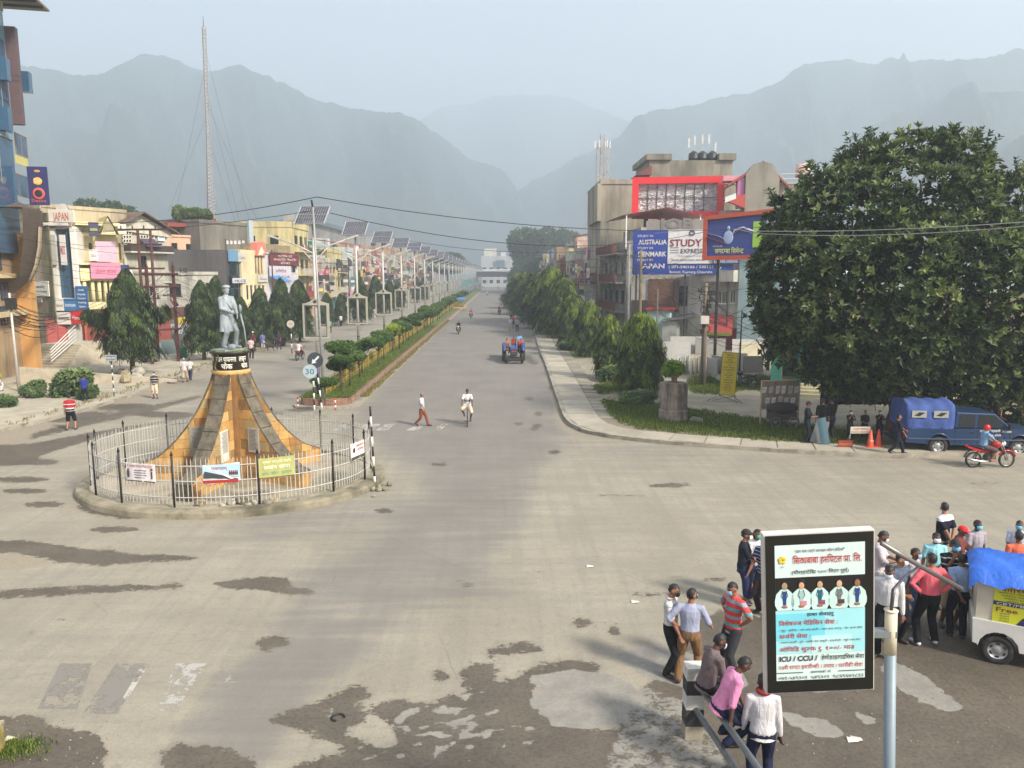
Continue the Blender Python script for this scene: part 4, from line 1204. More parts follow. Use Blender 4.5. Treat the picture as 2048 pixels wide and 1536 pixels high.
class Bld:
 def __init__(s,name,label,a,b,h,depth=9,wall=(190,182,160),cat_='building',group=None,z=.13,dirt=.35,mat=None,floors=None):
  s.a=Vector((a[0],a[1]));s.b=Vector((b[0],b[1]));d=s.b-s.a
  s.W=d.length;s.ang=math.atan2(d.y,d.x);s.h=h;s.z=z;s.depth=depth
  s.t=thing(name,label,cat_,(a[0],a[1],z),s.ang,group)
  s.mat=mat or wallmat(wall,dirt)
  s.holes=[]
 def px(s,u,v):
  d=ray(u,v);n=Vector((-math.sin(s.ang),math.cos(s.ang)))
  k=(s.a.x*n.x+s.a.y*n.y)/(d[0]*n.x+d[1]*n.y)
  x,y,z=d[0]*k,d[1]*k,CAM_H+d[2]*k
  return((x-s.a.x)*math.cos(s.ang)+(y-s.a.y)*math.sin(s.ang),z-s.z)
 def rect(s,u0,v0,u1,v1):
  um,vm=(u0+u1)/2,(v0+v1)/2
  s0,s1=s.px(u0,vm)[0],s.px(u1,vm)[0];z1,z0=s.px(um,v0)[1],s.px(um,v1)[1]
  return s0,s1,z0,z1
 def body(s,z0=0,z1=None,s0=0,s1=None,y0=.22,y1=None,mat=None,front=True,parapet=.0):
  """front wall with its openings, and the mass behind it"""
  z1=s.h if z1 is None else z1;s1=s.W if s1 is None else s1;y1=s.depth if y1 is None else y1
  m=MB();m.box(s0,s1,y0,y1,z0,z1-(.02 if parapet else 0));m.build('wall',mat or s.mat,s.t)
  if front:
   hs=[h for h in s.holes if h[0]>=s0-.01 and h[1]<=s1+.01 and h[2]>=z0-.01 and h[3]<=z1+.01]
   xs=sorted({s0,s1,*[q for h in hs for q in h[:2]]});zs=sorted({z0,z1,*[q for h in hs for q in h[2:]]})
   m=MB()
   for i in range(len(xs)-1):
    for j in range(len(zs)-1):
     cx,cz=(xs[i]+xs[i+1])/2,(zs[j]+zs[j+1])/2
     if any(h[0]<cx<h[1]and h[2]<cz<h[3]for h in hs):continue
     m.add([(xs[i],0,zs[j]),(xs[i+1],0,zs[j]),(xs[i+1],0,zs[j+1]),(xs[i],0,zs[j+1])],[(0,1,2,3)])
   for h in hs:
    a,b,c,d=h
    m.add([(a,0,c),(b,0,c),(b,0,d),(a,0,d),(a,y0,c),(b,y0,c),(b,y0,d),(a,y0,d)],[(0,4,5,1),(1,5,6,2),(2,6,7,3),(3,7,4,0)])
   m.add([(s0,0,z0),(s1,0,z0),(s1,y0,z0),(s0,y0,z0),(s0,0,z1),(s1,0,z1),(s1,y0,z1),(s0,y0,z1)],[(4,5,6,7),(0,4,7,3),(1,2,6,5)])
   m.build('facade',mat or s.mat,s.t)
  if parapet:
   m=MB();m.box(s0-.1,s1+.1,-.12,0,z1-.14,z1+.02);m.box(s0-.1,s0+.12,0,y1,z1,z1+parapet);m.box(s1-.12,s1+.1,0,y1,z1,z1+parapet)
   m.box(s0-.1,s1+.1,-.1,.08,z1+.02,z1+parapet+.002);m.build('parapet',mat or s.mat,s.t)
 def window(s,s0,s1,z0,z1,frame=M_WHITE,gl=None,nx=2,nz=1,sill=True,grille=False,hole=True):
  if hole:s.holes.append((s0,s1,z0,z1))
  y=.10 if hole else-.03
  m=MB();f=.05
  ring_rect(m,s0,s1,z0,z1,f,y-.03,y+.03)
  for i in range(1,nx):x=s0+(s1-s0)*i/nx;m.box(x-.02,x+.02,y-.025,y+.025,z0+f,z1-f)
  for i in range(1,nz):z=z0+(z1-z0)*i/nz;m.box(s0+f,s1-f,y-.02,y+.02,z-.02,z+.02)
  if sill:m.box(s0-.06,s1+.06,-.08,y-.03,z0-.07,z0-.002)
  if grille:
   for i in range(int((s1-s0)/.14)):x=s0+.07+i*.14;m.box(x-.008,x+.008,-.03,-.015,z0,z1)
  w=m.build('window',frame,s.t)
  MB().box(s0+f,s1-f,y-.006,y+.006,z0+f,z1-f).build('pane',gl or M_GLS,w)
  return w
 def door(s,s0,s1,z0,z1,col=(90,60,44)):
  s.holes.append((s0,s1,z0,z1));m=MB();m.box(s0,s1,.08,.14,z0,z1)
  for k in range(2):m.box(s0+.08+k*(s1-s0)/2,s0-.08+(k+1)*(s1-s0)/2,.06,.08,z0+.2,z1-.3)
  m.build('door',paint(col),s.t)
 def shutter(s,s0,s1,z0,z1,mat,hole=True):
  if hole:s.holes.append((s0,s1,z0,z1))
  V,F=shutter_mesh(s1-s0,z1-z0);y=.14 if hole else-.02
  MB().add([(p[0]+s0,p[1]+y,p[2]+z0)for p in V],F).build('shutter',mat,s.t)
 def sign(s,s0,s1,z0,z1,col,texts=(),y=-.18,th=.12,border=None,label=None,band=None):
  m=MB();m.box(s0,s1,y,y+th,z0,z1);sg=m.build('sign_board',paint(col,.5),s.t,None,label)
  if border:m=MB();ring_rect(m,s0,s1,z0,z1,.07,y-.03,y);m.build('border',paint(border),sg)
  if band:b0,b1,bc=band;MB().box(s0+.01,s1-.01,y-.012,y-.004,z0+(z1-z0)*b0,z0+(z1-z0)*b1).build('colour_band',paint(bc),sg)
  for(tx,fz,fs,tc,fw)in texts:
   text(sg,tx,(s0+s1)/2,y-.016,z0+(z1-z0)*fz,(z1-z0)*fs,paint(tc),.012,(s1-s0)*fw)
  return sg
 def balcony(s,s0,s1,z,d=1.1,rail='bars',mat=None,col=(60,50,46),h=.95):
  m=MB();m.box(s0,s1,-d,0,z-.14,z);sl=m.build('balcony',mat or s.mat,s.t)
  m=MB()
  if rail=='solid':
   m.box(s0,s1,-d-.002,-d+.1,z+.001,z+h);m.box(s0,s0+.1,-d+.1,0,z+.001,z+h);m.box(s1-.1,s1,-d+.1,0,z+.001,z+h)
  else:
   m.box(s0,s1,-d,-d+.05,z+h-.05,z+h)
   for i in range(int((s1-s0)/.18)+1):x=min(s1-.02,s0+i*.18);m.box(x,x+.025,-d+.01,-d+.035,z,z+h-.05)
   for x in(s0,s1-.04):m.box(x,x+.04,-d,0,z+h-.05,z+h)
  m.build('railing',mat if rail=='solid' and mat else paint(col),sl)
 def cornice(s,z,d=.3,th=.16,s0=None,s1=None,mat=None):
  MB().box((0 if s0 is None else s0)-.06,(s.W if s1 is None else s1)+.06,-d,-.002,z,z+th).build('cornice',mat or s.mat,s.t)
 def tank(s,x,y,r=.6,hh=1.3,col=(28,28,30),z=None):
  z=s.h if z is None else z
  MB().lathe([(0,z),(r,z+.002),(r,z+.3),(r*1.03,z+.33),(r,z+.36),(r,z+hh*.8),(r*.5,z+hh),(r*.35,z+hh),(r*.35,z+hh+.1),(0,z+hh+.1)],14,0,Matrix.Translation((x,y,0))).build('water_tank',paint(col,.5),s.t)
def onroad(Y,X):return(X,Y)
LB='buildings along the left side of the street';RB='buildings along the right side of the street'
# orange tower with blue glass, far left
a,b=(-31.4,41),(-34.9,57.2)
T=Bld('glass_tower','tall orange tower with blue glass front and projecting maroon panel',a,b,27,14,(172,142,104),dirt=.4)
r=T.rect
T.body(0,25.6)
zt=T.px(40,60)[1]
s_r=T.W
MB().box(s_r-9,s_r+.0,-.35,3,zt+.1,zt+2.3).build('roof_storey',wallmat((196,186,160)),T.t)
text(T.t,'nuna',s_r-4.6,-.5,zt+.0,1.1,paint((224,214,190)),.03,7.0,name='roof_letters')
for q,(z0,d)in enumerate(((zt+.75,1.5),(zt+1.75,1.3))):
 cn=MB().box(s_r-10,s_r+1.6-q*2.4,-d-1.3,1,z0,z0+.14).build('canopy',paint((122,112,96)),T.t)
 for k in range(9):MB().box(s_r-9.6+k*1.25,s_r-9.52+k*1.25,-d-1.25,1,z0-.16,z0-.004).build('rib',M_IRON,cn)
cw=[(-6,10.3+0,-6),]
M_BG2=glass('blue_glass_pale',(104,140,160),.15)
gx=s_r-.35;cols=[]
for k in range(7):
 x1=s_r-.5-k*1.32;x0=x1-1.28
 zb=[16.5,16.5,13.2,13.2,10.2,10.2,8.5][k]
 z=zt
 row=0
 while z>zb+.3:
  hh=2.05;z0=max(zb,z-hh)
  m=MB();m.box(x0+.03,x1-.03,-.42,-.36,z0+.03,z-.03);m.build('glass_panel',M_GLB if(k*3+row*5)%4 else M_BG2,T.t);z=z0;row+=1
 m=MB();m.box(x1-.02,x1+.04,-.44,-.3,zb,zt);m.build('mullion',paint((150,156,158),.4,.3),T.t)
for z in(zt,16.4):
 MB().box(s_r-9.8,s_r-.4,-.46,-.02,z,z+.1).build('transom',paint((150,150,146)),T.t)
MB().box(s_r-9.4,s_r-.44,-.36,-.02,8.5,zt).build('curtain_backing',M_GLB,T.t)
for(u0,v0,u1,v1)in((24,150,52,188),(-6,128,9,170),(-2,224,13,268)):
 s0,s1,z0,z1=r(u0,v0,u1,v1);m=MB();m.box(s1-2.6,s1-1.9,-1.05,-.45,z0,z1);m.build('open_casement',M_GLB,T.t)
s0,s1,z0,z1=r(45,100,74,262)
m=MB();m.box(s_r-.45,s_r+.1,-1.1,.8,z0-.3,z1);bx=m.build('maroon_panel',pm('maroon_cladding',S(92,72,74),.6,0,.08,1.2),T.t)
for z in(z1-3.3,z0+2.6):MB().box(s_r-.46,s_r+.11,-1.12,.82,z,z+.05).build('panel_joint',paint((60,46,50)),bx)
for(u0,v0,u1,v1)in((30,270,53,312),(18,348,55,392)):
 s0,s1,z0,z1=r(u0,v0,u1,v1);T.window(s0,s1,z0,z1,paint((150,120,80)),M_GLB,2,1,False,hole=False)
s0,s1,z0,z1=r(30,314,54,330);MB().box(s0,s1,-.06,-.01,z0,z1).build('yellow_band',paint((196,186,110)),T.t)
for k,(u0,v0,u1,v1)in enumerate(((-30,395,4,470),(-30,480,0,540),(0,565,16,600),(0,612,14,650))):
 s0,s1,z0,z1=r(u0,v0,u1,v1);T.window(s0,s1,z0,z1,M_IRON,M_GLB,2,1,False,hole=False)
MB().box(s_r-1.2,s_r-.1,-.9,0,0,T.px(55,470)[1]).build('pillar',wallmat((204,146,76),.1),T.t)
for k,z in enumerate((4.2,6.8)):
 MB().box(s_r-12,s_r-1.3,-.7,-.002,z,z+.3).build('floor_band',wallmat((196,170,120),.3),T.t)
cs=MB();z1=T.px(40,424)[1];z0=T.px(40,585)[1]
N=22
for i in range(N+1):
 t=i/N;z=z1+(z0-z1)*t;bulge=.9+.9*math.cos(t*1.5)if t<.8 else.9+.9*math.cos(1.2)-(t-.8)*4.4
 xe=s_r-.5-.2*t*t-max(0,t-.5)**2*9
 cs.v+=[(s_r-4.0,-bulge,z),(xe,-bulge-.1,z)]
for i in range(N):cs.f.append((i*2,i*2+1,i*2+3,i*2+2));cs.mi.append(0);cs.sm.append(True)
cs.add([(s_r-4,0,z1),(s_r-4,-1.7,z1),(s_r-.5,-1.8,z1),(s_r-.5,0,z1+.8)],[(0,1,2,3)])
c_=cs.build('curved_screen',pm('bronze_mesh',S(88,74,62),.6,.2,.15,1.5,.2,.2),T.t)
m=MB();m.tube([(s_r-1.4,-1.95,z1-1.2),(s_r-1.6,-1.88,z1-2.6),(s_r-2.1,-1.7,z1-4.0),(s_r-2.6,-1.4,z1-5.0)],[.3,.34,.3,.2],6,flat=.3);m.build('stroke',paint((140,124,100)),c_)
m=MB();s1=s_r+.3
zz1,zz0=A(75,330,57).z-.13,A(75,408,57).z-.13
m.box(s1,s1+.14,-2.15,-.85,zz0,zz1);ps=m.build('blade_sign',paint((44,42,92),.5),T.t)
def onface(mb,x):return mb
Mf=Matrix.Translation((s1-.01,-1.5,0))@Matrix.Rotation(-PI/2,4,'Z')
hh=zz1-zz0
for(dx,z,rx,rz,c)in((0,.88,.22,.10,(190,140,80)),(0,.62,.3,.28,(220,170,90)),(0,.3,.42,.42,(200,90,80)),(0,.3,.26,.26,(30,26,40))):
 mm=MB();mm.ball((dx,-.01 if c[0]>60 else-.03,zz0+hh*z),(rx,.02,rz),12,0,Mf);mm.build('emblem',paint(c),ps)
text(ps,'Bar',0,-.05,zz0+hh*.56,.5,paint((230,200,120)),.02,.5,M=Mf);text(ps,'Desire',0,-.04,zz0+hh*.07,.34,paint((190,90,90)),.01,.95,M=Mf)
st=thing('entrance_steps','grey concrete steps with sloping handrails beside the orange tower','steps',(-37.3,59.5,.13),R(-12),None)
for k in range(9):
 MB().box(.0-.0,4.6-k*.12,k*.32,6,k*.17,(k+1)*.17-.002).build('step',M_CONC,st)
for k in range(5):
 m=MB();m.tube([(3.4+.0,-.3,.5+k*.22),(3.0,2.9,1.9+k*.28)],.035,6);m.build('handrail',M_WHITE,st)
 # narrow beige wall
a,b=G(62,708),G(106,712)
b_=Bld('narrow_house','narrow weathered beige house squeezed beside the orange tower',a,b,A(90,420,a[1]).z,8,(184,168,134),group=LB,dirt=.6);b_.body(parapet=.3)
s0,s1,z0,z1=b_.rect(68,562,101,592);b_.sign(s0,s1,z0,z1,(222,218,206),[('Laundry',.55,.26,(60,50,60),.6),('& Dry Cleaning',.25,.2,(60,50,60),.8)])
s0,s1,z0,z1=b_.rect(70,596,87,604);b_.sign(s0,s1,z0,z1,(160,156,150),[('OPEN',.2,.6,(60,50,60),.8)])
s0,s1,z0,z1=b_.rect(86,418,106,640)
MB().box(s0,s1-.05,-.1,-.01,max(.1,z0),z1-.3).build('mossy_pier',pm('mossy_render',S(128,120,92),.95,0,.25,.9,.2,.6,S(60,58,44),True,True),b_.t)
MB().lathe([(0,0),(.55,.0),(.6,.12)],16,0,Matrix.Translation((b_.W*.55,-.5,b_.px(82,620)[1]))@Matrix.Rotation(1.2,4,'X')).build('satellite_dish',M_WHITE,b_.t)
# white house with blue glass, JAPAN on its parapet
Yj=G(130,712)[1]
a,b=(G(106,712)[0],Yj),G(162,712)
J=Bld('white_house','white house with JAPAN lettering over a tall blue glass front',a,b,A(130,452,Yj).z-.13,9,(206,202,190),group=LB,dirt=.3)
r=J.rect
s0,s1,z0,z1=r(117,458,147,596);J.window(s0,s1,z0,z1,paint((80,90,110)),M_GLB,3,6,False)
J.body()
for u in(109,149):s0,s1,z0,z1=r(u,456,u+9,620);MB().box(s0,s1,-.32,-.002,z0,z1).build('column',wallmat((222,218,208),.15),J.t)
s0,s1,z0,z1=r(104,420,153,446);J.sign(s0,s1,z0,z1,(212,206,194),[('JAPAN',.15,.9,(178,92,70),.62)],y=-.55,th=.3)
J.cornice(r(104,446,153,452)[2],.65,.25)
s0,s1,z0,z1=r(118,408,142,422);m=MB();m.lathe([(0,0),(1,0)],18,0,Matrix.Translation(((s0+s1)/2,-.4,z0))@Matrix.Rotation(PI/2,4,'X')@Matrix.Diagonal((.55,.6,1,1)),False,0,PI)
m2=MB();m2 .prismy([((s0+s1)/2+(s1-s0)/2*math.cos(t),z0+(z1-z0)*math.sin(t))for t in np.linspace(0,PI,12)],-.5,-.3);m2 .build('gable',wallmat((216,210,196),.3),J.t)
m2=MB();m2 .torus(((s0+s1)/2,-.42,z0),(s1-s0)/2,.06,'y',16,5,a0=0,a1=PI);m2 .build('gable_rim',M_IRON,J.t)
for(u0,v0,u1,v1,c,tx,tc)in((126,470,137,530,(214,206,200),'MSS',(170,70,60)),(113,598,134,621,(216,212,206),'School',(120,100,110)),(134,597,160,621,(60,112,160),'Institute',(220,224,230)),(158,572,181,618,(48,96,150),'',None),(120,624,147,648,(216,210,204),'आवश्यक',(90,70,76)),(147,621,170,647,(196,36,44),'Vianet',(240,230,226))):
 s0,s1,z0,z1=r(u0,v0,u1,v1)
 J.sign(s0,s1,z0,z1,c,[(tx,.35,.4,tc,.8)]if tx else[('Study',.8,.12,(220,226,230),.5),('Language',.62,.12,(220,226,230),.7),('Computer',.44,.12,(220,226,230),.7),('Coaching',.26,.12,(220,226,230),.7),('Classes',.08,.12,(220,226,230),.6)],y=-.45-.02*(u0%3))
s0,s1,z0,z1=r(106,470,117,530);MB().box(s0,s1,-.5,-.34,z0,z1).build('grey_panel',wallmat((176,172,162),.3),J.t)
# red shutter row
a,b=G(96,714),G(345,704)
Sh=Bld('shutter_shops','row of red brick shops with closed rolling shutters under a stone plinth',a,b,A(200,642,a[1]).z-.13+.2,7,(150,70,60),group=LB,dirt=.2)
r=Sh.rect
M_SH1=paint((120,62,52),.5);M_SH2=paint((150,70,54),.5);M_SH3=paint((176,84,78),.5)
for u0,u1,m_ in((137,170,M_SH1),(176,228,M_SH2),(262,300,M_SH2)):
 s0,s1,z0,z1=r(u0,652,u1,711);Sh.shutter(s0,s1,max(z0,.1),z1,m_)
Sh.body()
for u0,u1 in((96,116),(118,134)):
 s0,s1,z0,z1=r(u0,650,u1,712);Sh.shutter(s0,s1,max(.1,z0),z1,M_SH3,False)
s0,s1,z0,z1=r(171,650,176,711);MB().box(s0,s1,-.2,-.002,.05,z1).build('column',paint((180,84,66)),Sh.t)
m=MB();m.box(0,Sh.W,-.9,0,-.05,.08);m.build('plinth',M_CONC,Sh.t)
s0,s1,z0,z1=r(175,714,216,719)
for k in range(6):
 x=s0+(s1-s0)*(k+.5)/6;m=MB();m.prismy([(x-.12,-.02),(x,-.12),(x+.12,-.02),(x,.08)],-.94,-.905);m.build('diamond_tile',paint((40,34,32)),Sh.t)
 # yellow house with gable and pink banners
a,b=(G(162,710)[0],G(162,710)[1]+.6),G(252,704)
Yh=Bld('yellow_house','cream yellow house with gable, slender columns and two pink banners',a,b,A(200,446,a[1]).z-.13,9,(206,194,140),group=LB,dirt=.25)
r=Yh.rect
for u in(196,214,232):s0,s1,z0,z1=r(u,566,u+9,600);Yh.window(s0,s1,z0,z1,paint((120,96,60)),M_GLS,2,1,False)
for u in(178,236):s0,s1,z0,z1=r(u,486,u+7,520);Yh.window(s0,s1,z0,z1,paint((120,96,60)),M_GLS,2,1,False)
Yh.body()
M_YEL=wallmat((222,210,152),.12)
for u in(165,181,194,206,217,228,240):s0,s1,z0,z1=r(u,556,u+4,612);MB().cyl(((s0+s1)/2,-.8,z0),((s0+s1)/2,-.8,z1),.17,.15,10).build('column',M_YEL,Yh.t)
Yh.balcony(0,Yh.W,r(200,556,210,558)[2],1.1,'solid',M_YEL);Yh.balcony(0,Yh.W,r(200,612,210,614)[2],1.1,'solid',M_YEL,h=.5)
Yh.cornice(Yh.h-.2,.9,.3,mat=M_YEL);Yh.cornice(r(200,526,210,530)[2],1.2,.2,mat=M_YEL)
s0,s1,z0,z1=r(195,436,226,470)
m=MB();m.prismy([(s0,z0),(s1,z0),((s0+s1)/2,z1)],-1.3,3,0);m.build('gable',M_YEL,Yh.t)
m=MB()
for sg in(-1,1):
 xm=(s0+s1)/2;xe=s0-.2 if sg<0 else s1+.2
 m.add([(xm,-1.5,z1+.12),(xe,-1.5,z0),(xe,3,z0),(xm,3,z1+.12)],[(0,1,2,3)])
m.build('gable_roof',pm('ochre_tiles',S(190,176,116),.8,0,.15,6,.4),Yh.t)
m=MB();m.prismy([((s0+s1)/2+.45*math.cos(t),z0+.25+1.0*math.sin(t))for t in np.linspace(0,PI,10)],-1.33,-1.302);m.build('arched_niche',paint((150,140,110)),Yh.t)
for(u0,v0,u1,v1,c,tx,tc)in((172,446,192,474,(58,54,84),'कार्यालय',(200,200,110)),(186,484,227,524,(204,168,184),'Beauty Parlour',(226,200,212)),(176,526,235,557,(206,132,158),'फेसन हाउस',(176,80,100)),(236,530,252,556,(44,58,120),'Photo',(180,190,220)),(173,500,190,522,(214,206,202),'ZOLA',(170,60,70)),(230,450,246,470,(224,214,190),'डेन्टल',(180,160,150))):
 s0,s1,z0,z1=r(u0,v0,u1,v1);Yh.sign(s0,s1,z0,z1,c,[(tx,.35,.32,tc,.7)],y=-1.35-.03*(u0%3),th=.08)
 # white house with breeze block screen
a,b=(G(252,700)[0],G(252,700)[1]+1),(A(340,650,79).x,79.5)
Hh=Bld('breeze_block_house','old white house with round breeze block screen and rusty pitched roof',a,b,A(300,462,75).z-.13,9,(192,186,164),group=LB,dirt=.45)
r=Hh.rect
for(u0,v0,u1,v1)in((248,518,268,534),(276,512,294,536)):s0,s1,z0,z1=r(u0,v0,u1,v1);Hh.window(s0,s1,z0,z1,paint((70,50,44)),M_GLS,3,1)
Hh.body()
m=MB();h=Hh.h;m.prismy([(-.2,h),(Hh.W+.3,h-.4),(Hh.W+.3,h+.1),(Hh.W*.35,h+1.7),(-.2,h+.8)],-.3,.2);m.build('gable',wallmat((196,190,170),.3),Hh.t)
m=MB();m.add([(-.5,-1,h+.75),(Hh.W*.35,-1,h+1.9),(Hh.W+.8,-1,h+.05),(Hh.W+.8,9,h+.05),(Hh.W*.35,9,h+1.9),(-.5,9,h+.75),(Hh.W*.35,-1,h+1.78),(Hh.W+.8,-1,h-.08),(-.5,-1,h+.62)],[(0,1,4,5),(1,2,3,4),(1,6,7,2),(0,8,6,1)]);m.build('roof',pm('rusty_sheet',S(104,84,68),.8,0,.2,2,.2,.4),Hh.t)
for(cu,nx_)in((247,3),(276,6)):
 for i in range(nx_):
  for j in range(3):
   c=Hh.px(cu+i*5.6,466+j*8);m=MB();m.torus((c[0],-.12,c[1]),.17,.055,'y',10,5);m.build('ring_block',paint((206,200,184)),Hh.t)
   MB().lathe([(0,0),(.13,0)],10,0,Matrix.Translation((c[0],-.03,c[1]))@Matrix.Rotation(PI/2,4,'X')).build('ring_hole',M_DARK,Hh.t)
for(u0,v0,u1,v1,c,tx,tc)in((313,462,327,482,(206,214,220),'Clinic',(90,110,150)),(276,540,298,550,(216,214,204),'होटल',(110,120,110)),(276,551,298,562,(90,160,190),'cafe',(220,230,230)),(252,540,262,560,(214,212,206),'बस',(120,100,140))):
 s0,s1,z0,z1=r(u0,v0,u1,v1);Hh.sign(s0,s1,z0,z1,c,[(tx,.3,.45,tc,.7)])
m=MB();s0,s1,z0,z1=r(276,486,306,494);m.add([(s0,-1.3,z0),(s1,-1.3,z0),(s1,-.05,z1+.5),(s0,-.05,z1+.5)],[(0,1,2,3)]);m.build('awning',paint((70,68,84)),Hh.t)
Hh.balcony(0,Hh.W,r(300,502,310,504)[2],.9,'solid',h=.6);Hh.cornice(r(300,562,310,566)[2],.5)
# grey house, NE on its wall
a,b=(A(296,690,76).x+.4,75.5),(A(441,690,88).x,88)
Nh=Bld('ribbed_house','grey plastered house with raised line pattern, NE letters and yellow shop signs',a,b,A(360,547,81).z-.13,9,(176,172,156),group=LB,dirt=.45)
r=Nh.rect
for(u0,v0,u1,v1)in((339,568,363,592),(396,566,420,592),(300,575,318,596)):s0,s1,z0,z1=r(u0,v0,u1,v1);Nh.window(s0,s1,z0,z1,M_IRON,M_GLS,3,1,True,True)
Nh.body(parapet=.2)
for k in range(34):
 u=304+(k*37)%128;v=556+(k*13)%48
 if 335<u<366 and v>562:continue
 s,z=Nh.px(u,v);m=MB()
 for q in range(3):m.box(s-.45,s+.45,-.05,-.002,z+q*.16,z+q*.16+.06)if k%2 else m.box(s-.4+q*.3,s-.33+q*.3,-.05,-.002,z,z+.5)
 m.build('raised_line',wallmat((198,194,180),.2),Nh.t)
s,z=Nh.px(366,551);text(Nh.t,'NE',s,-.1,z,1.1,M_DARK,.03,1.3,name='wall_letters')
s0,s1,z0,z1=r(330,612,441,640);MB().box(s0,s1,-.7,-.01,z0,z1).build('maroon_fascia',paint((96,62,60)),Nh.t)
for(u0,v0,u1,v1,c,tx,tc)in((341,633,382,646,(196,176,60),'Tools',(150,120,40)),(341,670,382,684,(206,176,60),'J. Hardware',(150,110,40)),(341,647,382,669,(206,206,210),'',None),(326,668,334,690,(214,176,70),'',None),(310,640,337,658,(96,104,100),'hp',(180,190,186))):
 s0,s1,z0,z1=r(u0,v0,u1,v1);Nh.sign(s0,s1,z0,z1,c,[(tx,.3,.5,tc,.7)]if tx else[],y=-.9)
 # peach roof room with a roof garden
a,b=(A(338,600,90).x,90),(A(412,600,94).x,94)
P_=Bld('peach_house','peach roof house with a dark red roof terrace full of plants',a,b,A(375,472,92).z-.13,8,(206,164,132),group=LB,dirt=.2)
for(u0,v0,u1,v1)in((343,486,355,498),(372,488,386,500)):s0,s1,z0,z1=P_.rect(u0,v0,u1,v1);P_.window(s0,s1,z0,z1,M_IRON,M_GLS,2,1)
P_.body(parapet=.1)
s0,s1,z0,z1=P_.rect(346,454,410,472);MB().box(s0,s1,2,7,P_.h,z1).build('roof_room',wallmat((112,104,92),.5),P_.t)
MB().box(s0-.3,s1+.2,.5,7,z1,z1+.45).build('red_parapet',paint((134,60,50)),P_.t)
s0,s1,z0,z1=P_.rect(382,459,410,464);MB().add([(s0,.2,z0),(s1,.2,z0),(s1,2,z1+.3),(s0,2,z1+.3)],[(0,1,2,3)]).build('awning',paint((190,140,140)),P_.t)
for k in range(7):
 c=A(352+k*9,448,93);o=thing('potted_plant',['tall spiky plant at the left corner of the red roof terrace','climbing plant on the red roof terrace, second from left','low bush on the red roof terrace, third from left','bushy plant in the middle of the red roof terrace','round plant right of the middle of the terrace','thin plant on the terrace near the mast','small plant at the right end of the terrace'][k],'plant',(c.x,93.5,P_.h+2.0),k,'plants on the red roof terrace')
 f=link('foliage',bush[k%2],o,(0,0,.8));f.scale=(.8,.8,.9 if k else 1.6);MB().cyl((0,0,0),(0,0,.45),.2,.28,8).build('pot',paint((150,84,60)),o)
 # concrete block carrying the mast
a,b=(A(407,600,92).x,92),(A(501,600,99).x,99)
Cb=Bld('concrete_block_house','bare grey concrete house carrying the tall radio mast on its roof',a,b,A(455,446,95).z-.13,10,(122,116,106),group=LB,dirt=.7)
for k in range(5):s0,s1,z0,z1=Cb.rect(452+k*8,480,458+k*8,488);Cb.window(s0,s1,z0,z1,M_WHITE,paint((190,190,190)),1,1,False)
Cb.body(parapet=.25);Cb.tank(4.4,3,.55,1.1)
s0,s1,z0,z1=Cb.rect(410,436,440,447)
for k in range(8):MB().box(s0+(s1-s0)*k/8,s0+(s1-s0)*(k+.5)/8,.4,.6,Cb.h,z1).build('parapet_post',paint((170,70,60)),Cb.t)
s0,s1,z0,z1=Cb.rect(494,446,502,500);MB().box(s0,s1,-.4,-.002,z0,z1+.3).build('metal_sheet',paint((168,180,184),.4),Cb.t)
a,b=(A(440,600,86).x,88.5),(A(488,600,93).x,93.5)
Dg=Bld('dark_glass_house','dark glass fronted house with pale blue fascia behind the statue',a,b,A(460,500,90).z-.13,8,(90,86,84),group=LB,dirt=.3)
Dg.body()
for i in range(6):
 for j in range(5):
  MB().box(i*Dg.W/6+.05,(i+1)*Dg.W/6-.05,-.06,-.01,1.0+j*(Dg.h-2.4)/5,.9+(j+1)*(Dg.h-2.4)/5).build('glass_panel',[M_GLS,M_GLS,glass('teal_glass',(40,70,80))][(i+j*2)%3],Dg.t)
Dg.sign(0,Dg.W*.5,Dg.h-1.3,Dg.h,(104,146,176),[],y=-.4);Dg.sign(Dg.W*.52,Dg.W,Dg.h-1.3,Dg.h-.2,(196,190,180),[('Collection',.3,.4,(150,140,140),.8)],y=-.4)
s0,s1,z0,z1=Dg.rect(458,556,486,566);Dg.sign(s0,s1,z0,z1,(200,200,204),[('HLCS',.2,.7,(50,50,56),.8)],y=-.5)
# cream arched house
a,b=(A(488,640,92).x,92),(A(535,640,98).x,98)
Ca=Bld('arched_house','cream house with tall narrow arches and a salmon pink gable tower',a,b,A(505,500,94).z-.13,8,(214,196,150),group=LB,dirt=.2)
for k in range(4):s0,s1,z0,z1=Ca.rect(510+k*6,510,513+k*6,548);Ca.window(s0,s1,z0,z1,paint((190,130,110)),M_GLS,1,1,False)
for k in range(5):s0,s1,z0,z1=Ca.rect(493+k*8,570,498+k*8,600);Ca.window(s0,s1,z0,z1,paint((210,200,190)),M_GLS,1,1,False)
Ca.body()
s0,s1,z0,z1=Ca.rect(510,486,528,512);m=MB();m.prismy([(s0,z0),(s1,z0),(s1,z1),((s0+s1)/2,z1+.2),(s0,z1)],-.25,.6);m.build('pink_tower',paint((206,124,108)),Ca.t)
m=MB();m.prismy([(s0+.2,z0+.1),(s1-.2,z0+.1),((s0+s1)/2,z1-.4)],-.3,-.255);m.build('gable_panel',wallmat((226,206,170),.1),Ca.t)
s0,s1,z0,z1=Ca.rect(515,550,533,564);Ca.sign(s0,s1,z0,z1,(212,208,200),[('House',.3,.4,(120,110,110),.7)])
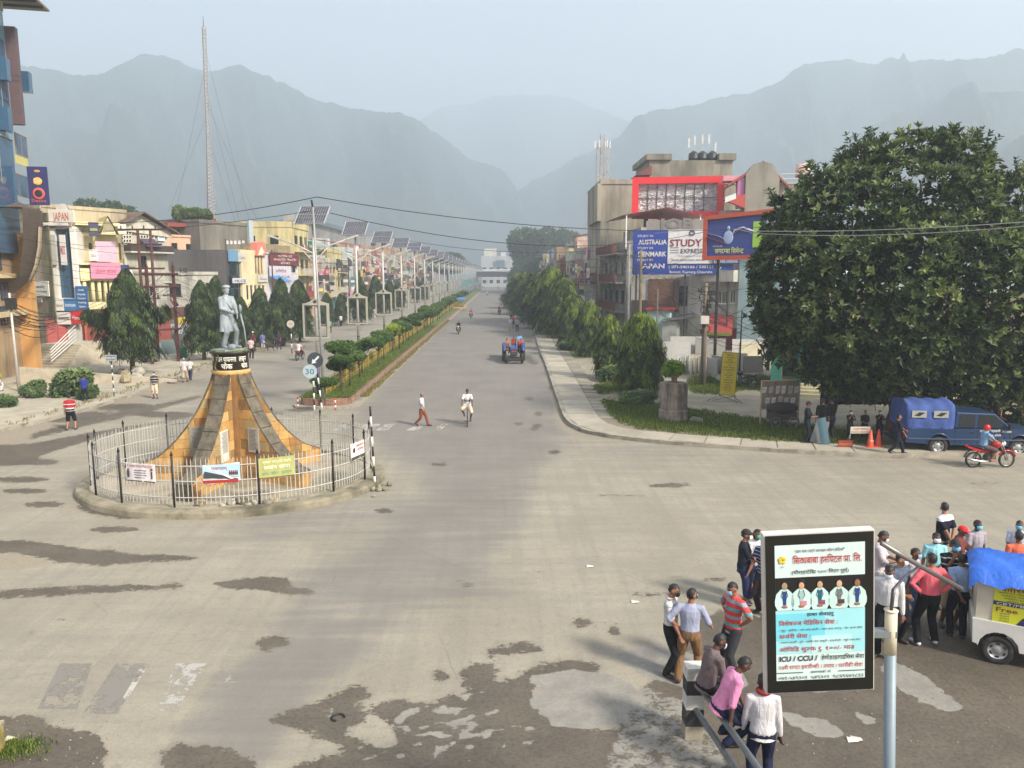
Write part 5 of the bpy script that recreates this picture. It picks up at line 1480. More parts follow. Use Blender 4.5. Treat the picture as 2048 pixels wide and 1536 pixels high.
# bank
a,b=(A(535,640,98).x,98),(A(600,640,108).x,108)
Bk=Bld('bank_house','bank house with a maroon sign over a white sign and corner windows',a,b,A(565,506,102).z-.13,9,(196,190,196),group=LB,dirt=.15)
r=Bk.rect
s0,s1,z0,z1=r(579,526,592,546);Bk.window(s0,s1,z0,z1,M_WHITE,M_GLS,2,2)
Bk.body()
s0,s1,z0,z1=r(535,506,592,531);Bk.sign(s0,s1,z0,z1,(112,40,46),[('सानिमा को',.66,.24,(220,200,190),.5),('हार्दिक बैंकिङ',.38,.24,(220,200,190),.8),('सेवा',.1,.24,(220,200,190),.35)],y=-.4)
s0,s1,z0,z1=r(535,532,578,560);Bk.sign(s0,s1,z0,z1,(206,200,208),[('लिमिटेड',.55,.26,(140,90,100),.5),('Mai Bank Ltd.',.15,.26,(120,80,100),.8)],y=-.35)
s0,s1,z0,z1=r(533,556,556,563);MB().add([(s0,-2,z0),(s1,-2,z0),(s1,-.3,z1+.3),(s0,-.3,z1+.3)],[(0,1,2,3)]).build('awning',paint((70,130,190)),Bk.t)
MB().box(-.2,Bk.W,1,8,Bk.h,Bk.h+1.1).build('thatched_terrace',pm('dry_thatch',S(140,124,92),.95,0,.3,3,.6,.4),Bk.t)
# warehouse behind
a,b=(A(508,520,228).x,228),(A(705,520,228).x,228)
Wh=Bld('warehouse','long grey warehouse with low pitched roof behind the street houses',a,b,A(508,466,228).z,24,(150,146,138),group=LB,dirt=.3,z=0)
Wh.body();zr=A(600,438,228).z
m=MB();m.prismy([(0,Wh.h),(Wh.W,Wh.h),(Wh.W*.48,zr)],0,.3);m.build('gable',Wh.mat,Wh.t)
m=MB();m.add([(-.6,-1,Wh.h-.1),(Wh.W*.48,-1,zr+.1),(Wh.W+.6,-1,Wh.h-.1),(Wh.W+.6,24,Wh.h-.1),(Wh.W*.48,24,zr+.1),(-.6,24,Wh.h-.1),(-.6,-1,Wh.h+.9),(Wh.W*.48,-1,zr+1.1),(Wh.W+.6,-1,Wh.h+.9),(Wh.W+.6,24,Wh.h+.9),(Wh.W*.48,24,zr+1.1),(-.6,24,Wh.h+.9)],[(6,7,10,11),(7,8,9,10),(0,6,7,1),(1,7,8,2)]);m.build('roof',paint((104,116,122),.5),Wh.t)
s0,s1,z0,z1=Wh.rect(577,431,607,500);MB().box(s0,s1,-5,-.3,0,z1).build('stair_tower',wallmat((168,162,150),.5),Wh.t)
for k in range(2):MB().box(s0+1.1,s1-1.1,-5.06,-5.01,z0+1+k*5,z0+3+k*5).build('vent',M_IRON,Wh.t)
# the many further houses on both sides
PAL=[(196,186,158),(170,164,152),(206,170,150),(150,144,134),(184,150,116),(120,140,160),(200,196,186),(176,110,96),(160,168,150),(206,190,130),(140,130,118),(190,200,196)]
SG=[(190,50,50),(44,74,140),(214,206,196),(206,170,60),(60,130,150),(150,60,70),(40,100,70),(206,120,150),(230,226,214)]
SB_=[(150,62,60),(66,80,120),(196,190,178),(176,150,86),(86,120,128),(120,70,74),(66,96,80),(178,130,142),(206,200,188),(120,116,108),(90,84,80),(206,200,188),(140,134,124)]
NMn={(196,186,158):'cream',(170,164,152):'grey',(206,170,150):'peach',(150,144,134):'bare concrete',(184,150,116):'tan',(120,140,160):'blue-grey',(200,196,186):'off-white',(176,110,96):'brick red',(160,168,150):'pale green',(206,190,130):'yellow',(140,130,118):'dark grey',(190,200,196):'pale mint'}
SGn={(190,50,50):'red',(44,74,140):'blue',(214,206,196):'white',(206,170,60):'yellow',(60,130,150):'teal',(150,60,70):'maroon',(40,100,70):'green',(206,120,150):'pink',(230,226,214):'ivory'}
WORDS=['होटल','बैंक','पसल','Mobile','Fashion','मेडिकल','Cafe','Study','टेलर','Bakery','Computer','स्टोर']
used_lab={}
def row_house(side,Y0,Y1,X,h,seed,near):
 g=random.Random(seed)
 c=g.choice(PAL);sc=g.choice(SG)
 a,b=((X,Y0),(X,Y1))if side<0 else((X,Y1),(X,Y0))
 nf=max(2,round(h/3.3));tnk=g.random()<.45;sh=g.random()<.4
 lab='%s street house with %s sign%s%s'%(NMn[c],SGn[sc],', roof tank' if tnk else '',' and tin roof shelter' if sh else '')
 sidew='left' if side<0 else 'right'
 k=used_lab.get(lab+sidew,0);used_lab[lab+sidew]=k+1
 H=Bld('street_house',lab+', %s side%s'%(sidew,['',', farther',', farthest'][min(k,2)]),a,b,h,9,c,group=LB if side<0 else RB,dirt=.5)
 W=H.W;fh=h/nf
 nb=2 if W<6.5 else 3
 for f in range(1,nf):
  for i in range(nb):
   x0=W*(i+.18)/nb;x1=W*(i+.82)/nb
   if g.random()<.8:H.window(x0,x1,f*fh+.95,f*fh+2.3,g.choice([M_WHITE,M_IRON,paint((110,76,52))]),M_GLS,2,1,Y0<130)
  if g.random()<.6:H.balcony(.1,W-.1,f*fh,g.uniform(.8,1.3),g.choice(['bars','solid','bars']),col=g.choice([(60,50,46),(150,60,50),(190,186,176)]))
 for i in range(2):
  H.shutter(W*(i*.5+.05),W*(i*.5+.45),.1,2.6,paint(g.choice([(120,62,52),(70,80,96),(60,110,100),(130,124,116)]),.5))
 H.body(parapet=g.uniform(.4,.9))
 H.sign(.1,W-.1,2.75,3.75,sc,[(g.choice(WORDS),.25,.6,(225,220,210)if sum(sc)<520 else(60,50,90),.6)],y=-.5)
 if g.random()<.7:
  c2=g.choice(SG);x0=g.uniform(.1,W*.5);H.sign(x0,x0+g.uniform(1.8,3),fh*(nf-1)+.3,fh*(nf-1)+1.6,c2,[(g.choice(WORDS),.3,.5,(230,226,216)if sum(c2)<520 else(80,50,60),.7)],y=-1.4 if g.random()<.5 else-.3)
 if g.random()<.6:
  xs=0 if side<0 else W
  for f in range(nf-2,nf):
   for q in(2.2,5.6):
    MB().box(xs-.04 if xs==0 else xs,xs if xs==0 else xs+.04,q,q+1.2,f*fh+1,f*fh+2.2).build('side_window',M_GLS,H.t)
 for q in range(g.choice([1,2,2,3])):
  c3=g.choice(SB_);x0=g.uniform(.3,W-.4);z0_=g.uniform(3.2,max(3.4,h-3.4));hh_=g.uniform(1.2,2.6);d_=g.uniform(.7,1.4)
  bs=MB().box(x0,x0+.1,-d_-.15,-.15,z0_,z0_+hh_).build('blade_sign',paint(c3,.5),H.t)
  MB().box(x0-.012 if side<0 else x0+.101,x0-.002 if side<0 else x0+.112,-d_-.05,-.25,z0_+hh_*.3,z0_+hh_*.55).build('colour_band',paint(g.choice([(222,218,208),(230,220,120),(60,50,60)])),bs)
 if g.random()<.6:x0=g.uniform(0,W*.4);x1=x0+g.uniform(2,W*.6);MB().add([(x0,-1.7,2.45),(x1,-1.7,2.45),(x1,-.02,2.9),(x0,-.02,2.9)],[(0,1,2,3)]).build('awning',paint(g.choice([(60,90,150),(150,60,56),(110,106,100),(50,110,90)])),H.t)
 for q in range(g.choice([0,1,2])):x0=g.uniform(.2,W-1.2);z0_=g.choice(range(1,nf))*fh+.3;MB().box(x0,x0+.8,-.42,-.05,z0_,z0_+.55).build('air_conditioner',paint((190,190,184),.5),H.t)
 if g.random()<.5:
  for q in range(4):x0=g.uniform(.3,W-.8);z0_=fh*(nf-1)+.35;MB().box(x0,x0+g.uniform(.25,.5),-1.34,-1.30,z0_,z0_+.6).build('laundry',paint(g.choice(SB_),.9),H.t)
 if g.random()<.5:f_=g.choice(range(1,nf));x0=W*g.uniform(0,.4);MB().box(x0,x0+W*.5,-.03,-.004,f_*fh+.15,f_*fh+2.5).build('shade_panel',paint((58,52,48),.9),H.t)  # flat dark panel painting a recessed balcony's shadow onto the facade
 if tnk:H.tank(W*.6,3,.6,1.3,g.choice([(28,28,30),(28,28,30),(190,186,176)]),z=h+.0)
 if sh:
  m=MB();m.add([(0,1.5,h+2.2),(W,1.5,h+2.2),(W,7,h+2.8),(0,7,h+2.8),(0,1.5,h+2.12),(W,1.5,h+2.12),(W,7,h+2.72),(0,7,h+2.72)],[(0,1,2,3),(7,6,5,4),(0,4,5,1),(0,3,7,4),(1,5,6,2)]);m.build('tin_roof',paint(g.choice([(170,60,56),(196,130,130),(90,110,130)])),H.t)
  m=MB();[m.box(x,x+.08,y,y+.08,h,h+2.3)for x in(.1,W-.2)for y in(1.6,6.6)];m.build('roof_post',M_IRON,H.t)
 elif g.random()<.6:
  m=MB();m.box(W*.15,W*.6,4,8,h,h+2.5);m.build('stair_head',H.mat,H.t)
  m=MB();[m.box(x,x+.05,1,1.05,h,h+g.uniform(1,1.8))for x in(W*.7,W*.8,W*.9)];m.build('rebar',M_IRON,H.t)
 return H
Y=108.5;k=0
while Y<345:
 w=rnd.uniform(5.5,9.5);row_house(-1,Y,Y+w-.15,-29.5-rnd.uniform(0,1.4),rnd.uniform(8.5,14.0),100+k,Y<150);Y+=w;k+=1
Y=97.0
while Y<330:
 w=rnd.uniform(5,9);row_house(1,Y,Y+w-.15,12.6+rnd.uniform(0,1.0),rnd.uniform(8.5,13.0),300+k,Y<150);Y+=w;k+=1
for i,(u,Yb,vt,wd)in enumerate([(620,135,492,9),(668,140,500,8),(715,155,476,12),(742,150,478,9),(800,200,497,12),(845,230,500,14),(885,260,505,12),(560,128,492,9),(872,300,506,9)]):
 c=PAL[(i*5+3)%12];Yb=max(Yb,40.5*1538/(1000-u-wd*6));X0=A(u,500,Yb).x;wd=max(4,min(wd,-40.2-X0))if X0<-44 else 6;X0=min(X0,-40.2-wd)
 q=Bld('back_house','%s roof block standing behind the left street row, %s'%(NMn[c],['behind the nearest lamp','left of the second panel','behind the second lamp','right of the second lamp','before the mountains','near the far trees','small and far','behind the bank','at the far end'][i]),(X0,Yb),(X0+wd,Yb),A(u,vt,Yb).z,8,c,group=LB,dirt=.6,z=0)
 for f in range(2):
  for j in range(3):q.window(wd*(j+.25)/3,wd*(j+.7)/3,q.h-3.2-f*3.3,q.h-1.8-f*3.3,M_IRON,M_GLS,1,1,False)
 q.body(parapet=.5)
 if i%2:q.tank(wd*.4,2,.6,1.3)
e0,e1=A(962,520,430),A(1045,520,430)
E_=Bld('end_building','pale hazy building with a dark square screen closing the road',(e0 .x,430),(e1 .x,430),A(1000,512,430).z,14,(176,176,176),dirt=.1,z=0)
for i in range(6):
 for f in range(3):E_.window(E_.W*(i+.2)/6,E_.W*(i+.75)/6,2+f*3.4,4+f*3.4,M_WHITE,M_GLS,1,1,False)
E_.body();s0,s1,z0,z1=E_.rect(968,499,993,512);MB().box(s0,s1,0,8,E_.h,z1+.5).build('roof_block',wallmat((206,202,186),.1),E_.t)
s0,s1,z0,z1=E_.rect(1002,504,1012,512);MB().box(s0,s1,0,8,E_.h,z1).build('roof_block',wallmat((206,202,196),.1),E_.t)
s0,s1,z0,z1=E_.rect(990,520,1010,533);E_.sign(s0,s1,z0,z1,(96,110,120),[],y=-1,th=.5,border=(222,222,220))
s0,s1,z0,z1=E_.rect(966,538,1044,542);E_.sign(s0,s1,z0,z1,(206,206,206),[('BUTWAL',.2,.6,(120,120,130),.3)],y=-2)
fb=thing('footbridge','dark concrete footbridge spanning the road in the far distance','bridge',(-8,330,0))
MB().box(-2,14.5,0,3,6.0,8.2).build('deck',paint((70,70,72)),fb)
for x in(-2,14):MB().box(x,x+.5,.5,2.5,0,6).build('column',paint((150,150,150)),fb)
# right side, near houses
a,b=(A(1196,500,97).x+.2,96.5),(A(1500,500,97).x,96.5)
Gb=Bld('concrete_tower_house','bulky weathered concrete house behind the red framed board',a,b,A(1230,366,96.5).z-.12,14,(158,148,128),group=RB,dirt=.65,z=.12)
Gb.body(parapet=.4)
s0,s1,z0,z1=Gb.rect(1303,318,1470,352);MB().box(s0,s1,1,11,Gb.h,z1).build('upper_storey',wallmat((150,142,122),.7),Gb.t)
MB().box(s0-.5,s0+2.6,.6,11,z1,z1+.7).build('roof_block',wallmat((140,132,114),.7),Gb.t);MB().box(s1-1.8,s1+.3,.6,11,z1,z1+.8).build('roof_block',wallmat((140,132,114),.7),Gb.t)
m=MB();q0=Gb.rect(1272,330,1303,350);m.prismy([(q0[0],q0[2]),(q0[1],q0[2]),(q0[1],q0[3])],-.2,4);m.build('sloped_roof',paint((110,56,48)),Gb.t)
m=MB();m.box(-.5,0,-.6,10,Gb.h-4.6,Gb.h-.1);m.build('side_balcony',Gb.mat,Gb.t)
for k,u in enumerate((1396,1414,1434)):
 s,z=Gb.px(u,318);Gb.tank(s,2.2,.62,1.15,z=z1+.02)
MB().box(Gb.px(1385,320)[0],Gb.px(1447,320)[0],1.4,3,z1-.0+.001,z1+.02).build('tank_stand',M_IRON,Gb.t)
for u,vt in((1386,270),(1398,265),(1414,262),(1427,262),(1440,278),(1452,300)):
 s,z=Gb.px(u,vt);m=MB();m.cyl((s,2,z1),(s,2,z),.035,.03,5);m.box(s-.12,s+.12,1.9,2.0,z-1.2,z-.1);m.build('antenna',paint((190,188,184)),Gb.t)
text(Gb.t,'ROYAL',Gb.px(1218,360)[0],1.3,Gb.h+.42,.8,paint((150,148,144)),.03,2.6,name='roof_letters')
def lattice(mb,z0,z1,w0,w1,step,r,x=0,y=0):
 n=int((z1-z0)/step)
 pts=lambda i:[(x+sx*(w0+(w1-w0)*i/n)/2,y+sy*(w0+(w1-w0)*i/n)/2,z0+(z1-z0)*i/n)for sx,sy in((-1,-1),(1,-1),(1,1),(-1,1))]
 for i in range(n):
  p,q=pts(i),pts(i+1)
  for k in range(4):
   mb.tube([p[k],q[k]],r,4,caps=False,smooth=False);mb.tube([p[k],q[(k+1)%4]],r*.6,3,caps=False,smooth=False);mb.tube([p[k],p[(k+1)%4]],r*.6,3,caps=False,smooth=False)
   if step>.8:mb.tube([p[(k+1)%4],q[k]],r*.6,3,caps=False,smooth=False)
p=A(1205,362,99);zt=A(1205,268,99).z
lt=thing('lattice_tower','pale lattice phone tower on the concrete house at the right','tower',(p.x,99.5,Gb.h+.12))
m=MB();lattice(m,0,zt-Gb.h,.5,.5,.6,.035);m.build('mast',paint((176,170,160)),lt)
m=MB();lattice(m,0,(zt-Gb.h)*.8,1.35,1.35,1.3,.03);m.build('outer_frame',paint((182,176,168)),lt)
for k in range(6):
 a_=k*1.05;m=MB();m.box(-.06,.06,-.05,.05,0,.9,0,Matrix.Translation((.95*math.cos(a_),.95*math.sin(a_),(zt-Gb.h)*.72)));m.build('antenna',M_WHITE,lt)
a,b=A(1266,440,90),A(1443,430,90)
rf=Bld('red_framed_board','empty billboard of silver sheeting in a thick bright red frame',(a.x,91),(b.x,89.3),5,z=0,cat_='billboard')
s0,s1,z0,z1=rf.rect(1266,354,1443,437)
m=MB();ring_rect(m,0,rf.W,z0,z1,.75,-.5,.3);m.build('frame',pm('bright_red',S(206,28,34),.5,0,.05,2),rf.t)
M_SIL=NT('silver_sheeting');p_=M_SIL.pos((1,1,2.2),True);n_=M_SIL.noise(p_,1.4,5,.6,1.2)
M_SIL.out(M_SIL.mix(M_SIL.rng(n_,.3,.7),S(120,122,122),S(200,202,200)),.35,.5);M_SIL.bump(n_,.9,.3)
MB().box(.75,rf.W-.75,.05,.1,z0+.75,z1-.75).build('sheeting',M_SIL.m,rf.t)
for k in range(1,8):x=.75+(rf.W-1.5)*k/8.4;MB().box(x-.03,x+.03,-.05,.05,z0+.75,z1-.75).build('lattice_bar',M_IRON,rf.t)
MB().box(.75,rf.W-.75,-.08,-.02,(z0+z1)/2-.03,(z0+z1)/2+.03).build('lattice_bar',M_IRON,rf.t)
for x in(1.4,rf.W-1.5):MB().box(x,x+.5,.1,.6,0,z0+.1).build('post',paint((70,60,56)),rf.t)
a,b=(A(1444,440,86).x,86.5),(A(1600,440,86).x,85)
Pg=Bld('pink_gable_house','concrete house with orange eaves, pink side wall and rounded grey gable',a,b,A(1500,420,86).z-.12,10,(150,142,124),group=RB,dirt=.6,z=.12)
Pg.body()
s0,s1,z0,z1=Pg.rect(1489,325,1556,425);m=MB();xm=(s0+s1)/2
m.prismy([(s0,0),(s1,0),(s1,z1-1.9),(xm+1.0,z1-.25),(xm,z1),(xm-1,z1-.25),(s0,z1-1.3)],-.8,3);m.build('gable_tower',wallmat((142,134,118),.6),Pg.t)
m=MB()
for x0,x1,za,zb in((xm+.0,s0-1.8,z1+.1,z1-2.3),(xm,s1+1.0,z1+.1,z1-2.5)):
 m.add([(x0,-.7,za),(x1,-.7,zb),(x1,3.4,zb),(x0,3.4,za),(x0,-.7,za-.25),(x1,-.7,zb-.25),(x1,3.4,zb-.25),(x0,3.4,za-.25)],[(0,1,2,3),(4,7,6,5),(0,4,5,1),(1,5,6,2)])
m.build('eaves',paint((150,70,56)),Pg.t)
s0,s1,z0,z1=Pg.rect(1446,352,1488,362);MB().box(s0,s1,-.4,2,z0,z1).build('pink_roof',paint((206,140,150)),Pg.t)
s0,s1,z0,z1=Pg.rect(1474,362,1488,390);MB().box(s0,s1-.02,-.5,1,z0-1.4,z1).build('pink_wall',paint((176,104,150)),Pg.t)
s0,s1,z0,z1=Pg.rect(1446,390,1488,418);m=MB();m.prismy([(s0,z0+.9),(s1,z0),(s1,z1),(s0,z1-.4)],-1.0,-.02);m.build('orange_balcony',paint((176,66,52)),Pg.t)
m=MB();m.prismy([(s0+.1,z1-.9),(s1-1.0,z1-.5),(s1-1.0,z1+.1),(s0+.1,z1-.3)],-1.05,-1.01);m.build('white_rail',M_WHITE,Pg.t)
MB().cyl((Pg.px(1617,345)[0],3,Pg.px(1617,348)[1]),(Pg.px(1617,345)[0],3,Pg.px(1617,321)[1]),.8,.78,14).build('pink_tank',paint((206,172,160)),Pg.t)
s0,s1,z0,z1=Pg.rect(1560,350,1720,366);MB().box(s0,s1,0,5,z0-1.4,z0).build('terrace',wallmat((160,140,124),.5),Pg.t)
for k in range(3):MB().box(s0,s1,-.1,-.06,z0+k*.5,z0+.05+k*.5).build('roof_rail',M_WHITE,Pg.t)
s0,s1,z0,z1=Pg.rect(1534,322,1560,342);MB().box(s0,s1,4,6,z0-2,z1).build('roof_room',wallmat((190,170,156),.3),Pg.t)
a,b=(12.9,96.2),(13.4,82)
Pk=Bld('tin_roof_house','grey house with a pink tin roof shelter, first of the right row',a,b,A(1240,498,84).z-.12,9,(142,136,124),group=RB,dirt=.6,z=.12)
for f in range(1,3):
 for i in range(4):Pk.window(Pk.W*(i+.2)/4,Pk.W*(i+.75)/4,f*3.1+.8,f*3.1+2.2,M_IRON,M_GLS,2,1)
Pk.body(parapet=.8);W=Pk.W;h=Pk.h
m=MB();m.add([(W*.2,-.6,h+3.4),(W+.8,-.6,h+3.4),(W+.8,4,h+4.2),(W*.2,4,h+4.2),(W+.8,8,h+3.3),(W*.2,8,h+3.3)],[(0,1,2,3),(3,2,4,5)]);m.build('tin_roof',paint((206,130,136)),Pk.t)
for x in(W*.25,W+.5):
 for y in(-.3,7.5):MB().box(x,x+.12,y,y+.12,h-.02,h+3.45).build('roof_post',M_WHITE,Pk.t)
MB().box(W*.3,W-.2,1.5,7,h,h+2.2).build('roof_room',wallmat((190,186,170),.5),Pk.t)
for f in range(3):Pk.balcony(.3,W-.3,3.1*(f+1),1.1,'bars',col=(120,60,50))
# blue board house
a,b=(A(1262,600,77).x,77),(A(1380,600,75).x,75)
B1=Bld('brick_board_house','half finished brick and white house carrying the blue study board',a,b,A(1320,552,76).z-.12,9,(196,190,176),group=RB,dirt=.5,z=.12)
r=B1 .rect
s0,s1,z0,z1=r(1357,572,1375,612);B1 .window(s0,s1,z0,z1,M_IRON,M_DARK,1,1,False)
B1 .body()
s0,s1,z0,z1=r(1297,558,1349,612)
bm_=brick_material('rough_brick',S(134,86,62),S(96,64,50),S(120,108,92))
MB().box(s0,s1,-.12,-.002,z0,z1).build('brick_panel',bm_,B1 .t)
s0,s1,z0,z1=r(1350,556,1358,624);MB().box(s0,s1,-.2,-.002,z0,z1).build('pier',paint((110,92,90)),B1 .t)
s0,s1,z0,z1=r(1302,612,1347,680);MB().box(s0,s1,-2.4,-.002,0,z1-.3).build('mint_kiosk',wallmat((176,206,200),.2),B1 .t);MB().box(s0-.1,s1+.3,-2.7,.0,z1-.3,z1-.1).build('red_edge',paint((170,46,50)),B1 .t)
s0,s1,z0,z1=r(1265,600,1296,700);MB().box(s0,s1,-.9,-.002,0,z1).build('shop_front',paint((90,76,60)),B1 .t)
s0,s1,z0,z1=r(1338,628,1366,682);MB().box(s0,s1,-4.5,-2.5,0,z1-.4).build('metal_shed',pm('shed_sheet',S(160,162,156),.6,.2,.1,3,.1,.3),B1 .t)
m=MB();m.add([(s0-.2,-4.8,z1-.5),(s1+1.2,-4.8,z1-.1),(s1+1.2,-1,z1+.2),(s0-.2,-1,z1-.3)],[(0,1,2,3)]);m.build('shed_roof',paint((74,74,76)),B1 .t)
a,b=(A(1378,600,74).x,74.2),(A(1482,600,71).x,71)
W1=Bld('balcony_house','dirty white house with rounded balcony, grilled windows and white lattice rail',a,b,A(1430,536,72.5).z-.12,9,(190,186,174),group=RB,dirt=.45,z=.12)
r=W1 .rect
for(u0,v0,u1,v1)in((1430,582,1456,607),(1460,580,1470,606)):s0,s1,z0,z1=r(u0,v0,u1,v1);W1 .window(s0,s1,z0,z1,M_WHITE,M_GLS,2,1,True,True)
s0,s1,z0,z1=r(1418,655,1473,706);W1 .shutter(s0,s1,max(.05,z0),z1,paint((150,60,66),.6))
W1 .body()
s0,s1,z0,z1=r(1400,552,1478,560);W1 .balcony(s0,s1,z0,1.4,'solid',wallmat((196,192,180),.4),h=.9)
s0,s1,z0,z1=r(1402,530,1452,546);sl=None
for k in range(9):
 x=s0+(s1-s0)*k/9;m=MB();ring_rect(m,x,x+(s1-s0)/9-.04,z0,z1,.06,-1.42,-1.36);m.tube([(x+.1,-1.39,z0+.1),(x+.4,-1.39,z1-.1)],.03,4);m.build('lattice_rail',M_WHITE,W1 .t)
s0,s1,z0,z1=r(1414,630,1474,660);m=MB();m.add([(s0,-1.6,z0),(s1+.2,-1.6,z0-.3),(s1-.4,-.02,z1),(s0,-.02,z1)],[(0,1,2,3)]);m.build('awning',paint((160,62,58)),W1 .t)
MB().box(s0,s1+.1,-1.64,-1.60,z0-.4,z0-.1).build('awning_trim',paint((150,150,60)),W1 .t)
for k in range(6):x=r(1418,655,1473,706)[0]+k*.45;MB().box(x,x+.04,.05,.09,.1,2.2).build('shutter_rib',paint((110,44,50)),W1 .t)
a,b=(A(1476,600,71).x,71),(A(1640,600,66).x,66)
C1=Bld('mint_house','pale mint blue house with blank side wall behind tangled wires',a,b,A(1500,516,70).z-.12,9,(178,206,206),group=RB,dirt=.12,z=.12)
C1 .body(parapet=.15)
a,b=(A(1560,780,47).x,47.5),(33.5,40.5)
U=Bld('shuttered_arcade','arcade of closed brown shutters with cream pillars behind the fig tree',a,b,6.0,8,(150,140,112),group=RB,dirt=.3,z=.12)
n=7
for i in range(n):
 x0=U.W*(i+.12)/n;x1=U.W*(i+.88)/n
 U.shutter(x0,x1,.75,3.5,paint((84,62,54)if i>1 else(60,96,88),.5))
U.body()
for i in range(n+1):
 x=U.W*i/n;MB().box(x-.3,x+.3,-1.9,-1.4,.6,3.8).build('pillar',wallmat((196,184,140)if i>2 else(50,130,110),.15),U.t)
MB().box(-.3,U.W+.3,-2.0,0,3.8,4.2).build('canopy_slab',U.mat,U.t)
for k in range(4):MB().box(-.3,U.W+.3,-2.0-.38*(3-k),-1.62-.38*(3-k)if k<3 else 0,0,.15*(k+1)).build('step',wallmat((176,166,132),.2),U.t)
for x in(1.2,2.6,4.2,5.9):MB().box(x,x+.28,-1.3,-1.1,.6,3.7).build('green_column',paint((30,140,116),.5),U.t)
# people
SKIN=[pm('skin_%d'%i,S(*c),.55,0,.06,12,spec=.4)for i,c in enumerate([(136,94,72),(112,76,58),(156,112,88),(84,58,48)])]
def cloth(name,c,kind='plain',c2=None,per=.12,c3=None,frac=.5,rot=None):
 k='cloth_'+name
 if k in MATS:return MATS[k]
 t=NT(k);p=t.pos((1,1,1),True)
 n=t.noise(t.pos((1,1,.45),True),9,4,.6,.6)
 base=S(*c)
 if kind=='stripe':
  z=t.n('SeparateXYZ',{0:p}).outputs[2 if rot is None else rot]
  f=t.math('FRACT',t.math('DIVIDE',z,per));g=t.math('LESS_THAN',f,frac)
  base=t.mix(g,S(*c),S(*c2))
  if c3:
   f2=t.math('FRACT',t.math('DIVIDE',z,per*2));g2=t.math('LESS_THAN',f2,frac*.5)
   base=t.mix(g2,base,S(*c3))
 elif kind=='bands':
  z=t.n('SeparateXYZ',{0:p}).outputs[2]
  for z0,z1,cc in c2:
   g=t.math('MULTIPLY',t.math('GREATER_THAN',z,z0),t.math('LESS_THAN',z,z1));base=t.mix(g,base,S(*cc))
 dk=t.mix(t.rng(n,.38,.62,.16,0),base,(.0,.0,.0,1))
 t.out(dk,.85);t.bump(n,.9,.045);t.b.inputs['Specular IOR Level'].default_value=.2
 MATS[k]=t.m
 return t.m
def V3(*a):return np.array(a,float)
def nrm(v):return v/max(1e-9,np.linalg.norm(v))
class Soup:
 """closed tubes and ellipsoids, fused afterwards into one continuous skin"""
 def __init__(s):s.v=[];s.f=[];s.n=0
 def rings(s,cs,n=12):
  """cs: list of (centre, vecA, vecB)"""
  o=s.n
  t=np.linspace(0,2*PI,n,endpoint=False)
  for c,a,b in cs:
   s.v.append(c+np.cos(t)[:,None]*a+np.sin(t)[:,None]*b)
  k=len(cs)
  s.v.append(np.array([cs[0][0],cs[-1][0]]));s.n+=k*n+2
  for i in range(k-1):
   for j in range(n):
    s.f.append((o+i*n+j,o+i*n+(j+1)%n,o+(i+1)*n+(j+1)%n));s.f.append((o+i*n+j,o+(i+1)*n+(j+1)%n,o+(i+1)*n+j))
  for j in range(n):
   s.f.append((o+(j+1)%n,o+j,o+k*n));s.f.append((o+(k-1)*n+j,o+(k-1)*n+(j+1)%n,o+k*n+1))
 def limb(s,pts,rs,n=10,flat=1.0,ref=None):
  cs=[]
  pts=[np.array(p,float)for p in pts]
  ref=V3(1,0,0)if ref is None else ref
  for i,p in enumerate(pts):
   d=nrm(pts[min(i+1,len(pts)-1)]-pts[max(i-1,0)])
   a=ref-d*(ref@d)
   a=nrm(a)if np.linalg.norm(a)>.1 else nrm(np.cross(d,V3(0,1,0)))
   b=np.cross(d,a)
   cs.append((p,a*rs[i],b*rs[i]*flat))
  d0=nrm(pts[0]-pts[1]);d1=nrm(pts[-1]-pts[-2])
  c0=(pts[0]+d0*rs[0]*.6,cs[0][1]*.6,cs[0][2]*.6);c1=(pts[-1]+d1*rs[-1]*.6,cs[-1][1]*.6,cs[-1][2]*.6)
  s.rings([c0]+cs+[c1],n)
 def ball(s,c,rx,ry,rz,X=V3(1,0,0),Y=V3(0,1,0),Z=V3(0,0,1)):
  cs=[]
  for i in range(1,8):
   t=-PI/2+PI*i/8
   cs.append((c+Z*rz*math.sin(t),X*rx*math.cos(t),Y*ry*math.cos(t)))
  s.rings(cs,12)
 def fuse(s,name,voxel,mat,smooth=3):
  V=np.concatenate(s.v);me=npmesh(name,V,np.array(s.f),mat,None,True)
  o=bpy.data.objects.new(name,me);COL.objects.link(o)
  m=o.modifiers.new('r','REMESH');m.mode='VOXEL';m.voxel_size=voxel;m.use_smooth_shade=True
  if smooth:m2=o.modifiers.new('s','SMOOTH');m2 .factor=.5;m2 .iterations=smooth
  PEND.append(o)
  return o
PEND=[]
def flush():
 dg=bpy.context.evaluated_depsgraph_get();dg.update()
 for o in PEND:
  old=o.data;me=bpy.data.meshes.new_from_object(o.evaluated_get(dg));me.name=old.name
  o.modifiers.clear();mats=list(old.materials)
  o.data=me;me.materials.clear()
  for m in mats:me.materials.append(m)
  bpy.data.meshes.remove(old)
 PEND.clear()
def ik(S_,W,l1,l2,pole):
 d=W-S_;L=np.linalg.norm(d);L=min(L,(l1+l2)*.995);u=nrm(d);W=S_+u*L
 a=(l1*l1-l2*l2+L*L)/(2*L);h=math.sqrt(max(0,l1*l1-a*a))
 p=pole-u*(pole@u);p=nrm(p)if np.linalg.norm(p)>1e-3 else V3(0,0,1)
 return S_+u*a+p*h,W
